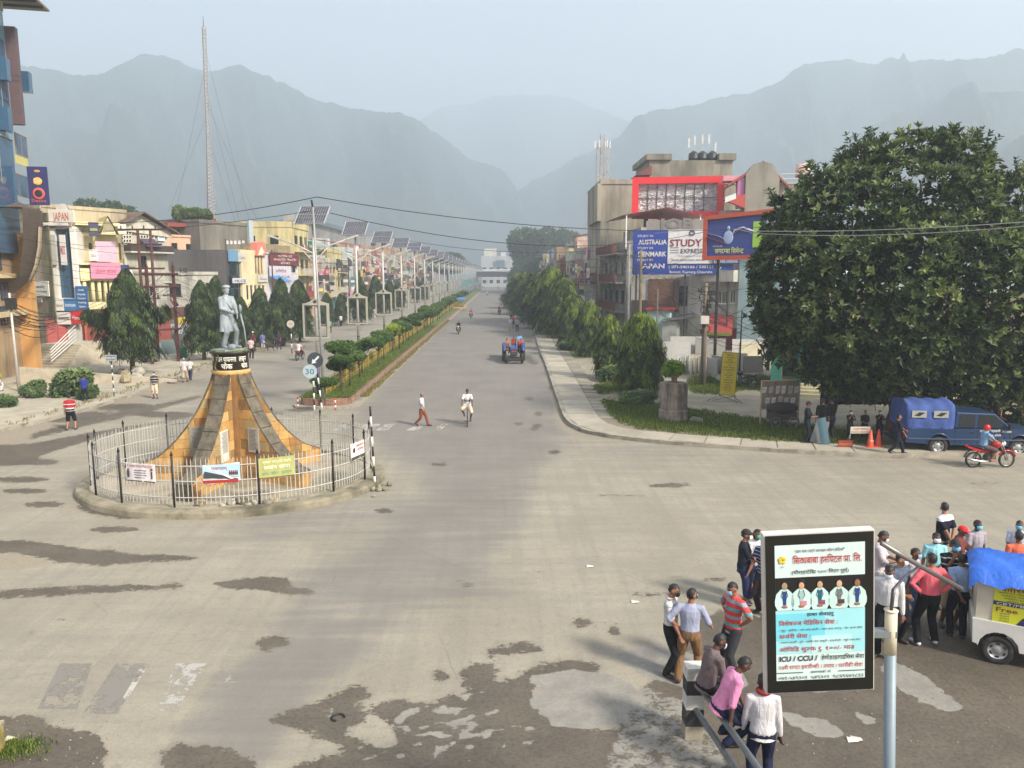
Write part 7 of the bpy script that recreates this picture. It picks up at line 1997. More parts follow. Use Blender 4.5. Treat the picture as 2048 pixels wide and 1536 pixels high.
for k in range(170):
 u,v=(rnd.uniform(1380,2048),rnd.uniform(1200,1536))if k%3 else(rnd.uniform(0,250),rnd.uniform(1430,1536))
 if k%7==0:u,v=rnd.uniform(0,2048),rnd.uniform(900,1536)
 x,y=G(u,v);r_=rnd.uniform(.006,.02);q=MB().ball((x,y,r_*.5),(r_,r_*rnd.uniform(.6,1),r_*.6),5);peb.add(q.v,q.f)
stuff(peb.build('pebbles',paint((140,132,118),.9)),'loose pebbles scattered over the crossing')
for k,(u,v,c)in enumerate([(1712,1480,(190,186,176)),(1180,1134,(206,204,198)),(1705,1482,(210,200,190)),(20,1480,(206,196,160)),(1270,1205,(200,196,186))]):
 x,y=G(u,v);m=MB();m.add([(-.09,-.05,0),(.08,-.06,.02),(.1,.05,0),(-.07,.06,.03),(0,0,.035)],[(0,1,4),(1,2,4),(2,3,4),(3,0,4)])
 tag(m.build('paper_scrap',paint(c),None,(x,y,.01)),['pale paper scrap on the dark asphalt below the hospital sign','white paper scrap in the middle of the crossing','second scrap touching the one below the hospital sign','yellowish scrap beside the painted kerb block','small scrap left of the standing men'][k],'litter')
for(u,v)in((676,1436),):
 x,y=G(u,v);m=MB();m.torus((0,0,.01),.10,.022,'z',16,6,a0=0,a1=4.6);tag(m.build('hole_ring',paint((34,32,32)),None,(x,y,0)),'broken dark ring of a manhole-like hole in the muddy road' if u==676 else 'small dark curl left of the muddy patch','litter')  # dark ring standing for a manhole-like hole in the road
 # hospital sign on its pole
SGY=6.5
cc=A(1650,1221,SGY)
hs=thing('hospital_sign','black framed light box advertising a hospital on a grey pole','sign',(cc.x,SGY,0),0)
hs.rotation_euler=(0,0,R(-2.5))
Z0,Z1=A(1650,1383,SGY).z,A(1650,1064,SGY).z;HW=.485
Mt=Matrix.Translation((0,0,Z0))@Matrix.Rotation(R(-3.6),4,'Y')@Matrix.Translation((0,0,-Z0))
m=MB();m.box(-HW,HW,.0,.10,Z0,Z1,0,Mt);cs_=m.build('casing',pm('casing_white',S(206,200,192),.5,0,.05,4,0,.2),hs)
m=MB();m.box(-HW+.012,HW-.012,-.014,-.001,Z0+.012,Z1-.012,0,Mt);m.build('black_border',paint((16,15,16),.35),hs)
PW,PZ0,PZ1=.395,Z0+.13,Z1-.10
PH=PZ1-PZ0
def pb(x0,x1,f0,f1,col,y=-.018,name='print',par=None,rough=.4):
 m=MB();m.box(x0*PW,x1*PW,y,y+.002,PZ0+PH*f0,PZ0+PH*f1,0,Mt);return m.build(name,paint(col,rough,0,.03),par or hs)
pst_=pb(-1,1,0,1,(196,214,212),-.0165,'poster')
pb(-1,1,.20,.52,(150,206,214),-.0185,'colour_field',pst_)
pb(-1,.1,.30,.50,(112,196,212),-.020,'colour_field',pst_);pb(-.2,.7,.20,.33,(176,216,216),-.0205,'colour_field',pst_)
pb(-1,1,.525,.765,(22,20,22),-.020,'photo_band',pst_)
def pt(tx,x,f,size,col,w=None,bold=.012,al='C',nar=1.0,shear=0):
 V,F=text_mesh(tx,size,bold,w,nar,shear)
 if not V:return
 xs=[q[0]for q in V];dx=x*PW-(min(xs)if al=='L' else 0)
 m=MB();m.add([(q[0]+dx,-.024,q[2]+PZ0+PH*f)for q in V],F,0,False,Mt);m.build('lettering',paint(col,.5),pst_)
RED=(176,34,44);INK=(26,26,30)
pt('"शहर मका राम्रो स~वास~थ~य जीवन बिताऔं"',0,.945,.036,(60,56,60),.44,.004,shear=.3)
pt('सिद्धबाबा हस~पिटल प्रा. लि.'.replace('सि','िस').replace('पि','िप').replace('लि','िल').replace('द्ध','द~ध').replace('प्र','प^'),.16,.865,.088,RED,.60,.010)
pt('(चौराहादेिख ५०० िमटर पूव`)',.0,.79,.045,INK,.50,.008)
m=MB()
for a_ in(30,100,160,230,300):m.ball((-.84*PW+.022*math.cos(R(a_)),-.022,PZ0+PH*.893+.022*math.sin(R(a_))),(.017,.002,.017),8,0,Mt)
m.build('logo',paint((206,176,40)),pst_);pt('SIH',-.84,.84,.022,(150,90,60),None,.004)
M_COAT=paint((186,214,210),.5)
for k,x in enumerate((-.80,-.42,-.01,.42,.82)):
 X=x*PW;b=PZ0+PH*.527;t_=thing('x','','',(0,0,0));bpy.data.objects.remove(t_)
 w_=.094 if k in(1,3)else.086
 m=MB();m.prismy([(X-w_*.72,b),(X+w_*.72,b),(X+w_*.98,b+.05),(X+w_,b+.09),(X+w_*.84,b+.155),(X+w_*.6,b+.178),(X+.03,b+.20),(X-.03,b+.20),(X-w_*.6,b+.178),(X-w_*.84,b+.155),(X-w_,b+.09),(X-w_*.98,b+.05)],-.0235,-.0215,0,Mt);m.build('printed_coat',M_COAT,pst_)
 m=MB();m.prismy([(X-.014,b+.05),(X+.014,b+.05),(X+.02,b+.18),(X-.02,b+.18)],-.0255,-.024,0,Mt);m.build('printed_tie',paint([(30,60,120),(150,180,180),(20,90,110),(110,110,110),(30,60,120)][k]),pst_)
 m=MB();m.ball((X,-.0245,b+.228),(.026,.002,.035),10,0,Mt);m.build('printed_face',paint([(150,130,104),(196,150,122),(176,140,110),(190,156,130),(140,96,70)][k]),pst_)
 m=MB();m.ball((X,-.0235,b+.243),(.029 if k!=1 else.038,.002,.029 if k!=1 else.046),10,0,Mt);m.build('printed_hair',paint((14,12,14)),pst_)
 for e in(-1,1):
  m=MB();m.tube([Mt@Vector((X+e*.015,-.027,b+.19)),Mt@Vector((X+e*.03,-.027,b+.14)),Mt@Vector((X+e*.012,-.027,b+.11))],.0022,4);m.build('printed_stethoscope',paint((60,66,70)),pst_)
 m=MB();m.ball((X,-.026,b+.035),(.028,.002,.014),8,0,Mt);m.build('printed_hands',paint((150,100,80)),pst_)
 if k in(1,2,3):m=MB();m.box(X-.01,X+.045,-.028,-.0265,b+.045,b+.085,0,Mt);m.build('printed_book',paint([(0,0,0),(190,120,130),(130,70,96),(70,56,60)][k]),pst_)
pt('हाम्रा सेवाहरु'.replace('म्र','म^'),0,.480,.042,(60,50,60),.24,.012)
pt('िवशेषज्ञ मेिडिसन सेवा :'.replace('ज्ञ','ज~ञ'),-.93,.415,.056,RED,.52,.008,'L')
pt('• मुटु • मृगौला • दम तथा छाती • नसा तथा स~नायु • पेट अन~य सेवा',-.93,.372,.026,(70,76,80),.74,.003,'L')
pt('सज`री सेवा :',-.93,.320,.052,RED,.28,.008,'L')
pt('• जनरल सर्जरी • युरो • महिला तथा प्रसूती • हाडजोर्नी • न~यूरो अन~य सेवा',-.93,.283,.026,(70,76,80),.72,.003,'L')
pt('ओिपिड शुल~क रु. १००/- मात^',-.93,.222,.054,RED,.67,.008,'L')
pt('ICU / CCU /',-.93,.148,.068,INK,.34,.03,'L');pt('हेमोडाइलाइिसस सेवा',.02,.150,.056,INK,.38,.008,'L')
pt('२४सै घण~टा इमजे`न~सी / ल~याव / फामे`सी सेवा',0,.088,.052,RED,.75,.006)
pt('सम~पक` नं',0,.052,.03,INK,.18,.008);pb(-1,-.4,.058,.062,INK,-.024,'rule',pst_);pb(.4,1,.058,.062,INK,-.024,'rule',pst_)
pt('०७१-५४९२०१  ५४९२०२  ९८६९६७२८३३',0,.010,.046,INK,.76,.006)
px_,pz_=A(1774,1215,6.75).x-cc.x,A(1774,1215,6.75).z
m=MB();m.cyl((px_+.24,.22,0),(px_+.02,.22,pz_-.42),.053,.053,20);m.build('pole',pm('pole_grey_blue',S(122,136,144),.5,.1,.05,4,0,.1),hs)
m=MB();m.cyl((px_+.02,.22,pz_-.42),(px_,.22,pz_),.054,.054,20);m.cyl((px_,.22,pz_),(px_,.22,pz_+.004),.064,.064,20);m.build('pole_collar',pm('collar_cream',S(206,196,172),.6,0,.06,4,0,.25),hs)
m=MB();m.box(HW-.03,px_+.05,.17,.27,pz_-.25,pz_-.19);m.build('bracket',M_PIPE,hs)
a0=A(1756,1084,6.9);a1=A(1906,1172,7.6);am=A(1828,1128,7.2)
m=MB();o_=Vector((cc.x,SGY,0));m.tube([a0-o_,am-o_,a1-o_],.016,8,flat=1.5);m.build('slanting_arm',paint((112,108,108),.4,.5),hs)
m=MB();b0=Vector((px_,.22,pz_));m.tube([b0,b0+Vector((.03,.05,.18)),A(1800,1150,7.05)-o_,am-o_],[.014,.014,.014,.012],8,flat=1.5);m.build('curved_arm',paint((84,82,86),.4,.5),hs)
# wheels and vehicles
M_TYRE=pm('tyre_rubber',S(42,40,40),.9,0,.15,20,.3,.3,S(110,102,90));M_RIM=paint((176,176,174),.35,.6)
def wheel(parent,name,c,R_,w,rimr=.62,holes=6,spoke=False,mi=M_RIM,tread=True):
 """c: hub centre, axle along y"""
 e=bpy.data.objects.new(name,None);COL.objects.link(e);e.parent=parent;e.location=c
 m=MB();T_=Matrix.Rotation(PI/2,4,'X')
 m.lathe([(R_*rimr,-w/2*.8),(R_*.9,-w/2),(R_,-w/2*.6),(R_,w/2*.6),(R_*.9,w/2),(R_*rimr,w/2*.8),(R_*rimr,-w/2*.8)],28,0,T_)
 if tread:
  for k in range(36):a=2*PI*k/36;m.box(-.012,.012,-w*.3,w*.3,R_-.002,R_+.008,0,Matrix.Rotation(a,4,'Y'))
 m.build('tyre',M_TYRE,e)
 m=MB()
 if spoke:
  m.torus((0,0,0),R_*.80,.014,'y',28,6)
  for k in range(spoke):a=2*PI*k/spoke;m.tube([(0,0,0),(R_*.80*math.cos(a),0,R_*.80*math.sin(a))],.012 if spoke<10 else.004,4)
  m.cyl((0,-w*.5,0),(0,w*.5,0),.045,.045,12)
 else:
  m.lathe([(0,w*.30),(R_*.2,w*.33),(R_*.28,w*.2),(R_*.5,w*.22),(R_*rimr,w*.42)],28,0,T_);m.lathe([(0,-w*.30),(R_*.2,-w*.33),(R_*.28,-w*.2),(R_*.5,-w*.22),(R_*rimr,-w*.42)],28,0,T_)
 rm=m.build('rim',mi,e)
 if not spoke:
  m=MB()
  for k in range(holes):
   a=2*PI*k/holes
   for s_ in(-1,1):m.box(-.028,.028,s_*w*.30-.012,s_*w*.30+.012,R_*.40,R_*.50,0,Matrix.Rotation(a,4,'Y'))
  m.build('rim_slots',paint((30,30,32)),rm)
 return e
def bev(o,w=.02,seg=2):
 b=o.modifiers.new('b','BEVEL');b.width=w;b.segments=seg;b.limit_method='ANGLE';b.angle_limit=R(40);return o
rx_=A(1877,893,29.9)
PU=thing('police_pickup','dark blue double cab police pickup with blue canvas cover','pickup truck',(rx_.x,29.9,0),R(-6))
M_PB=pm('pickup_blue',S(36,58,92),.28,.1,.06,1.5,0,.12,S(96,92,84));M_CAN=pm('canvas_blue',S(56,80,140),.85,0,.16,2.2,1.0,.25,S(40,60,110))
def arch(cx,r,z,n=8,zb=.42):return[(cx+r*math.cos(t),z+r*math.sin(t))for t in np.linspace(0,PI,n)][::-1]
low=[(-1.28,.50),(-.47,.44)]+[(x,z)for x,z in arch(0,.45,.40)][0:0]+[(-.45,.42)]+arch(0,.44,.42)+[(.45,.42),(2.62,.40)]+arch(3.07,.44,.42)+[(3.52,.42),(3.88,.46),(3.95,.72),(3.9,1.0),(3.2,1.10),(-1.28,1.06)]
seen_=[];[seen_.append(q)for q in low if q not in seen_]
m=MB();m.prismy(seen_,0,1.72);bev(m.build('body',M_PB,PU),.03)
m=MB();m.prismy([(.58,1.09),(2.82,1.09),(2.12,1.70),(.64,1.74)],.10,1.62);bev(m.build('cabin',M_PB,PU),.04)
for nm,pg in(('side_window',[(.76,1.14),(1.36,1.14),(1.36,1.64),(.78,1.66)]),('side_window',[(1.50,1.14),(2.62,1.14),(2.08,1.62),(1.50,1.64)])):
 m=MB();m.prismy(pg,.085,.0985);m.build(nm,M_GLS,PU);m=MB();m.prismy(pg,1.6215,1.635);m.build(nm,M_GLS,PU)
m=MB();m.add([(2.77,.18,1.12),(2.77,1.54,1.12),(2.16,1.46,1.66),(2.16,.26,1.66)],[(0,1,2,3)]);m.v=[(x+.045,y,z+.03)for x,y,z in m.v];m.build('windscreen',M_GLS,PU)
for x in(.60,1.43,2.66):MB().box(x,x+.015,-.006,-.0005,.50,1.05).build('door_gap',paint((14,18,26)),PU)
for x in(1.18,2.30):MB().box(x,x+.14,-.035,-.006,.93,.965).build('door_handle',paint((30,36,46),.4),PU)
MB().box(-1.2,3.85,-.03,-.0055,.64,.69).build('trim_strip',paint((70,84,104),.4),PU)
MB().box(3.82,4.05,.0,1.72,.42,.66).build('front_bumper',paint((110,114,118),.4,.4),PU)
MB().box(-1.5,-1.3,.1,1.62,.46,.58).build('rear_bumper',paint((60,62,66),.4,.5),PU)
for y0 in(.04,1.5):MB().box(-1.305,-1.281,y0,y0+.16,.66,1.0).build('tail_light',paint((150,30,30),.3),PU)
m=MB();m.box(3.885,3.93,.08,.42,.76,.96);m.build('headlight',paint((206,206,206),.2),PU)
m=MB();m.box(2.56,2.68,-.16,-.02,1.12,1.28);m.build('wing_mirror',paint((24,26,30),.4),PU)
for x in(0,3.07):
 wheel(PU,'wheel',(x,.12,.365),.365,.24,.6);wheel(PU,'wheel',(x,1.6,.365),.365,.24,.6)
 m=MB();m.torus((x,.01,.42),.45,.03,'y',18,6,a0=0,a1=PI);m.build('wheel_arch',M_PB,PU)
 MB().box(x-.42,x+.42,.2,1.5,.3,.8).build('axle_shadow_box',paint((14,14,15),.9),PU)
cv=MB();N=12;prof_c=[(.02,1.07),(.0,1.35),(.03,1.75),(.12,2.02),(.45,2.16),(.86,2.20),(1.27,2.16),(1.60,2.02),(1.69,1.75),(1.72,1.35),(1.70,1.07)]
K_=len(prof_c)
for i in range(N+1):
 x=-1.30+1.84*i/N
 for j,(y,z)in enumerate(prof_c):cv.v.append((x,y+.03*math.sin(i*1.7+j*1.3)+.02*math.sin(i*3.1),z-(.07*abs(math.sin(i*PI/4))if z>2 else 0)+.02*math.sin(i*2.3+j*2)))
for i in range(N):
 for j in range(K_-1):cv.f.append((i*K_+j,(i+1)*K_+j,(i+1)*K_+j+1,i*K_+j+1));cv.mi.append(0);cv.sm.append(True)
cv.f+=[tuple(range(K_)),tuple(N*K_+j for j in reversed(range(K_)))];cv.mi+=[0,0];cv.sm+=[False,False]
cvo=cv.build('canvas_cover',M_CAN,PU)
for x in(-1.12,-.28):m=MB();m.box(x,x+.56,-.03,-.012,1.52,1.80);wv=m.build('canvas_window',paint((150,150,140),.6),cvo);m=MB();m.add([(x+.08,-.034,1.60),(x+.28,-.034,1.74),(x+.5,-.034,1.72),(x+.3,-.034,1.58)],[(0,1,2,3)]);m.build('torn_film',paint((20,22,26)),wv)
for i,tx in enumerate('िजल~ला प्रहरी'.split()):
 pass
mt_=Matrix.Identity(4)
for k,ch in enumerate(('नेपाल','प्रहरी','बुटवल')):
 text(PU,ch,1.70+k*.42,-.012,.96+(.03 if k==1 else 0),.11,M_WHITE,.015,.36)
text(PU,'रुपन्देही',2.12,-.012,.82,.09,M_WHITE,.01,.44)
def motorbike(label,loc,rz,col,group=None,detail=True,spoke=6):
 t=thing('motorbike',label,'motorbike',loc,rz,group)
 RW=.305
 wheel(t,'wheel',(0,0,RW),RW,.09,.8,spoke=spoke,tread=False);wheel(t,'wheel',(1.26,0,RW),RW,.08,.8,spoke=spoke,tread=False)
 P_=paint(col,.25)
 m=MB();m.tube([(.62,0,.80),(.75,0,.86),(.90,0,.88),(1.0,0,.84)],[.10,.15,.15,.06],12,flat=.95);m.build('fuel_tank',P_,t)
 m=MB();m.tube([(-.02,0,.80),(.25,0,.77),(.60,0,.78)],[.06,.12,.10],10,flat=.5);m.build('seat',paint((26,24,26),.6),t)
 m=MB();m.prismy([(-.28,.86),(.02,.74),(.5,.68),(.58,.56),(.3,.58),(-.05,.68),(-.3,.80)],-.085,.085);m.build('side_panel',P_,t)
 m=MB();m.box(.48,.78,-.12,.12,.28,.56);m.cyl((.68,0,.5),(.76,0,.70),.09,.08,10);m.cyl((.55,-.15,.36),(.55,.15,.36),.12,.12,12);m.build('engine',paint((96,96,98),.4,.6),t)
 m=MB();m.tube([(1.0,0,.98),(.62,0,.62),(.5,0,.34),(0,.06,.32)],.025,6);m.tube([(.2,0,.72),(0,.08,.32)],.02,6);m.tube([(.2,0,.72),(0,-.08,.32)],.02,6);m.build('frame',paint((30,30,32),.4),t)
 m=MB()
 for e in(-1,1):m.tube([(1.26,e*.07,.305),(1.06,e*.07,.80),(.98,e*.07,1.0)],.022,6)
 m.build('fork',M_RIM,t)
 m=MB();m.tube([(.86,-.36,1.02),(.97,-.2,1.04),(1.0,0,1.0),(.97,.2,1.04),(.86,.36,1.02)],.014,6);m.build('handlebar',paint((24,24,26),.4),t)
 m=MB();m.torus((1.26,0,.305),.345,.035,'y',10,6,a0=R(20),a1=R(150));m.build('front_mudguard',P_,t)
 m=MB();m.torus((0,0,.33),.36,.03,'y',10,6,a0=R(40),a1=R(170));m.build('rear_mudguard',paint((30,30,32)),t)
 m=MB();m.tube([(.62,-.13,.3),(.3,-.15,.26),(-.1,-.16,.32),(-.34,-.17,.40)],[.02,.035,.045,.04],8);m.build('exhaust',M_RIM,t)
 m=MB();m.ball((1.08,0,.92),(.09,.10,.10),10);m.build('headlight',paint((210,208,200),.2),t)
 m=MB();m.box(-.36,-.30,-.06,.06,.82,.88);m.build('tail_light',paint((170,30,30),.3),t)
 for e in(-1,1):m=MB();m.tube([(.93,e*.22,1.04),(.90,e*.28,1.18)],.006,4);m.ball((.90,e*.30,1.20),(.015,.05,.035),8);m.build('mirror',paint((24,24,26),.3),t)
 return t
RIDE=dict(legL=((.17,-.28,.36),(.5,-1,.2)),legR=((-.17,-.28,.36),(-.5,-1,.2)))
def rider(label,bike_loc,rz,h=1.70,**kw):
 d=kw.pop('seat',.32);x=bike_loc[0]+d*math.cos(rz);y=bike_loc[1]+d*math.sin(rz)
 kw.setdefault('armL','handlebar');kw.setdefault('armR','handlebar')
 return person(label,(x,y,bike_loc[2]),math.degrees(rz)+90,h,hipz=.86,lean=.12,custom=dict(RIDE),tuck=False,**kw)
b0=A(1943,922,28.0);bl_=(b0 .x,27.9,0)
motorbike('red motorbike riding right past the parked police pickup',bl_,R(0),(170,20,34))
rider('rider in red helmet, light blue shirt and shorts on the red motorbike',bl_,R(0),1.66,top=C('sky_shirt',(120,160,196)),bottom=C('plaid_shorts',(96,76,76)),legs='short',hat='helmet',mask=(200,206,214),vox=.014,skin=2,footwear=(150,90,60))
MG2='motorbikes and their riders on the road'
def far_bike(u,vb,face,col,lab,rl,top,bottom=BLK,z=0.0,**kw):
 x,y=G(u,vb,z);rz=R(face);c_=(x-.6*math.cos(rz),y-.6*math.sin(rz),z)
 motorbike(lab,c_,rz,col,MG2,spoke=8)
 rider(rl,c_,rz,1.65,top=top,bottom=bottom,vox=.03,group=WG,**kw)
far_bike(917,668,-90,(34,34,38),'black motorbike coming down the main road','rider in black on the approaching black motorbike',BLK)
far_bike(942,637,-90,(180,30,40),'red and white motorbike farther up the main road','rider in red on the approaching motorbike',C('red_top',(190,66,66)),cap=(90,40,40))
far_bike(999,629,-80,(60,66,70),'grey motorbike right of the middle of the main road','rider in red shirt on the grey motorbike',C('red_top',(190,66,66)))
far_bike(600,720,82,(150,34,60),'maroon scooter riding away on the left carriageway','rider in white shirt seen from behind on the scooter',WHITE,BLK)
far_bike(974,592,-90,(190,186,180),'tiny white motorbike far up the road','rider of the tiny white motorbike',WHITE)
far_bike(996,578,-88,(180,60,60),'tiny red motorbike near the footbridge','rider of the tiny red motorbike',C('red_top',(190,66,66)))
far_bike(1006,574,-92,(190,190,190),'tiny pale motorbike under the footbridge','rider of the tiny pale motorbike',WHITE)
x,y=G(1504,775,.12);motorbike('parked black scooter on the verge beside the poster board',(x,y,.12),R(150),(36,40,46),'parked motorbikes')
x,y=G(372,712,.13);motorbike('parked motorbike left of the tree behind the white-shirted men',(x,y,.13),R(20),(60,60,64),'parked motorbikes')
x,y=G(482,688,.13);motorbike('parked dark red motorbike right of the statue',(x,y,.13),R(10),(90,30,36),'parked motorbikes')
x,y=G(934,853);bcl=(x,y+.5,0)
bc=thing('bicycle','old dark bicycle ridden towards the viewer','bicycle',bcl,R(-88))
for xx in(-.52,.52):wheel(bc,'wheel',(xx,0,.34),.34,.04,.88,spoke=20,tread=False)
m=MB();m.tube([(.52,0,.34),(.40,0,.85)],.014,6);m.tube([(.42,0,.80),(-.12,0,.78)],.014,6);m.tube([(.42,0,.74),(0,0,.30)],.014,6);m.tube([(-.14,0,.86),(0,0,.30),(-.52,0,.34),(-.12,0,.78)],.012,6);m.build('frame',paint((40,34,40),.4),bc)
m=MB();m.tube([(.28,-.28,.98),(.40,-.1,1.0),(.40,.1,1.0),(.28,.28,.98)],.012,6);m.tube([(.40,0,.85),(.40,0,1.0)],.012,6);m.build('handlebar',M_RIM,bc)
m=MB();m.ball((-.16,0,.90),(.13,.08,.035),10);m.build('saddle',M_DARK,bc)
m=MB();m.box(-.03,.03,-.2,.2,.16,.18);m.box(-.03,.03,-.02,.02,.14,.46);m.build('pedals',M_DARK,bc)
person('dark-haired man in white printed tee and cream shorts riding the bicycle',(bcl[0],bcl[1]+.14,0),0,1.66,C('white_print',(204,202,202),'bands',((1.14,1.24,(120,120,118)),)),C('cream_shorts',(206,190,164)),legs='short',hipz=.98,lean=.10,vox=.018,tuck=False,skin=3,armL='handlebar',armR='handlebar',custom=dict(legL=((.15,-.12,.26),(.5,-1,.2)),legR=((-.15,-.12,.50),(-.5,-1,.2)),armL=((.26,-.44,1.0),(.8,.3,-.6)),armR=((.26,-.44,1.0),(.8,.3,-.6))))
x,y=G(1028,728);tr=thing('tractor','blue tractor facing the viewer carrying passengers along the kerb','tractor',(x,y+1.2,0),R(-90))
M_TB=paint((36,62,118),.35)
for e in(-1,1):
 wheel(tr,'rear_wheel',(-1.0,e*.78,.66),.66,.34,.55,mi=M_TB);wheel(tr,'front_wheel',(.85,e*.66,.40),.40,.2,.55,mi=M_RIM)
 m=MB();m.torus((-1.0,e*.78,.66),.76,.17,'y',10,6,a0=R(20),a1=R(160));m.build('fender',M_TB,tr)
m=MB();m.prismy([(-.3,.7),(1.25,.68),(1.3,1.22),(1.15,1.36),(-.3,1.42)],-.30,.30);bev(m.build('bonnet',M_TB,tr),.06)
MB().box(1.301,1.33,-.24,.24,.74,1.2).build('grille',paint((60,52,50)),tr)
m=MB();m.box(1.334,1.35,-.18,.18,1.0,1.08);m.build('badge',paint((170,60,50)),tr)
MB().box(.7,1.3,-.55,.55,.34,.48).build('front_axle',paint((50,50,52)),tr);MB().box(-1.2,-.2,-.25,.25,.5,.9).build('gearbox',paint((50,50,52)),tr)
MB().box(-1.5,-.9,-.3,.3,1.0,1.12).build('seat',M_DARK,tr)
m=MB();m.torus((-.55,0,1.45),.18,.015,'z',14,5);m.tube([(-.3,0,1.3),(-.55,0,1.45)],.015,5);m.build('steering_wheel',M_DARK,tr)
m=MB();m.cyl((.5,.15,1.38),(.5,.15,2.0),.04,.04,8);m.build('exhaust_stack',M_DARK,tr)
trl=thing('trailer','low trailer coupled behind the blue tractor','trailer',(x,y+4.6,0),R(-90));MB().box(-1.6,1.6,-.95,.95,.75,.85).box(-1.6,1.6,-.95,-.9,.852,1.25).box(-1.6,1.6,.9,.95,.852,1.25).build('bed',paint((120,60,50)),trl)
for e in(-1,1):wheel(trl,'wheel',(-.2,e*.7,.38),.38,.22,.55)
for k,(dx,dy,z,tc,bc_,lab)in enumerate([(0,2.3,.35,C('red_sari',(150,50,54)),C('blue_sack',(90,130,196)),'driver in red sitting on the blue tractor'),(.62,2.5,.35,C('red_top',(190,66,66)),BLK,'passenger in red on the right fender of the tractor'),(-.55,2.6,.35,C('tan_top',(160,120,96)),BLK,'passenger in tan on the left fender of the tractor'),(.55,4.2,.55,C('sky2',(120,170,210)),BLK,'person in light blue standing behind the tractor driver'),(.05,3.4,.45,C('red_sari',(150,50,54)),BLK,'woman in dark red veil behind the driver')]):
 person(lab,(x+dx,y+dy,z),0,1.6,tc,bc_,hipz=.86 if k<3 else None,vox=.03,group='people riding on the tractor',tuck=False,custom=dict(RIDE)if k<3 else None,armL='lap',armR='lap',longhair=k==4,lean=.1)
x,y=A(1980,1306,13.5).x+.03,13.35
er=thing('electric_rickshaw','cream electric rickshaw with a blue tarpaulin roof and yellow side banner','rickshaw',(x,y,0),R(-28))
M_CRM=pm('rickshaw_cream',S(200,192,172),.5,0,.06,2,0,.3,S(140,128,104));M_RW=pm('rickshaw_white',S(206,204,198),.45,0,.05,2,0,.3,S(140,130,110))
wheel(er,'wheel',(0,.0,.27),.27,.12,.6);wheel(er,'wheel',(0,1.0,.27),.27,.12,.6);wheel(er,'wheel',(1.95,.5,.27),.27,.12,.6)
fl=[(-.42,.36),(-.34,.34)]+arch(0,.33,.30)+[(.42,.30),(1.9,.26),(2.0,.50),(.78,.52),(.70,.82),(-.45,.84)]
seen_=[];[seen_.append(q)for q in fl if q not in seen_]
m=MB();m.prismy(seen_,-.08,1.1);bev(m.build('lower_body',M_RW,er),.02)
MB().box(-.43,2.1,-.06,1.08,.27,.31).build('floor',paint((60,60,60)),er)if False else None
m=MB();m.box(-.40,-.36,-.05,1.07,.841,1.62);m.box(-.359,1.15,-.05,-.02,.841,1.62);m.box(-.359,1.15,1.04,1.07,.841,1.62);m.build('side_panel',M_CRM,er)
m=MB();m.box(-.43,2.1,-.08,1.1,1.621,1.66);m.build('roof',M_CRM,er)
for xx,yy in((1.15,-.05),(2.0,-.05),(1.15,1.02),(2.0,1.02)):MB().box(xx,xx+.04,yy,yy+.04,.5,1.621).build('roof_post',M_PIPE,er)
m=MB();m.box(.2,1.0,.1,.95,.521,.75);m.build('seat',paint((60,56,60)),er)
bn=MB();bn.box(-.14,1.05,-.066,-.056,.80,1.56);bn=bn.build('banner',paint((206,206,50),.5),er)
MB().box(-.14,1.05,-.071,-.068,1.16,1.24).build('printed_band',paint((60,46,84)),bn)
m=MB();m.prismy([(.22,.80),(1.05,.78),(1.05,.96),(.34,.98)],-.072,-.069);m.build('printed_band',paint((40,40,84)),bn)
MB().box(.42,.98,-.071,-.068,1.00,1.14).build('printed_box',paint((196,60,40)),bn)
text(bn,'कोिरयन भाषा',.42,-.072,1.44,.15,paint((150,60,30)),.02,.95);text(bn,'CBT/PBT/ Skill Test',.46,-.076,1.175,.07,M_WHITE,.012,1.1)
text(bn,'Free',.08,-.072,1.04,.12,paint((150,60,30)),.02,.34);text(bn,'छुट',.56,-.076,1.03,.09,M_WHITE,.02,.14);text(bn,'रोयल एकेडेमी',.66,-.076,.86,.09,M_WHITE,.012,.6)
for k in range(4):text(bn,'कोिरयन भाषा सिकनुहोस~ आजै',.42,-.072,1.395-k*.05,.035,paint((70,84,50)),.004,1.0-.1*k)
for k in range(4):text(bn,'- बजार',.03,-.072,.995-k*.045,.035,paint((50,60,60)),.004,.2)
m=MB();m.ball((.93,-.072,1.30),(.06,.003,.07),10);m.build('printed_face',paint((196,190,180)),bn)
tp=MB();nx_,ny_=22,12
for i in range(nx_+1):
 for j in range(ny_+1):
  xx=-.56+2.8*i/nx_;t_=j/ny_;yy=-.24+1.5*t_
  z_=1.72+.20*math.sin(PI*t_)**.7+.035*math.sin(i*1.3+j)+.02*math.sin(i*2.9-j*2)-(.16 if j in(0,ny_)else 0)-(.12 if i in(0,nx_)else 0)
  tp.v.append((xx,yy,z_))
for i in range(nx_):
 for j in range(ny_):a_=i*(ny_+1)+j;tp.f.append((a_,a_+ny_+1,a_+ny_+2,a_+1));tp.mi.append(0);tp.sm.append(True)
tp.build('tarpaulin',pm('tarpaulin_blue',S(40,96,190),.4,0,.12,3,.8),er)
m=MB();m.box(-.43,-.40,.1,.9,.5,.8);m.build('tail_panel',M_RW,er)
x,y=G(690,620,.0)
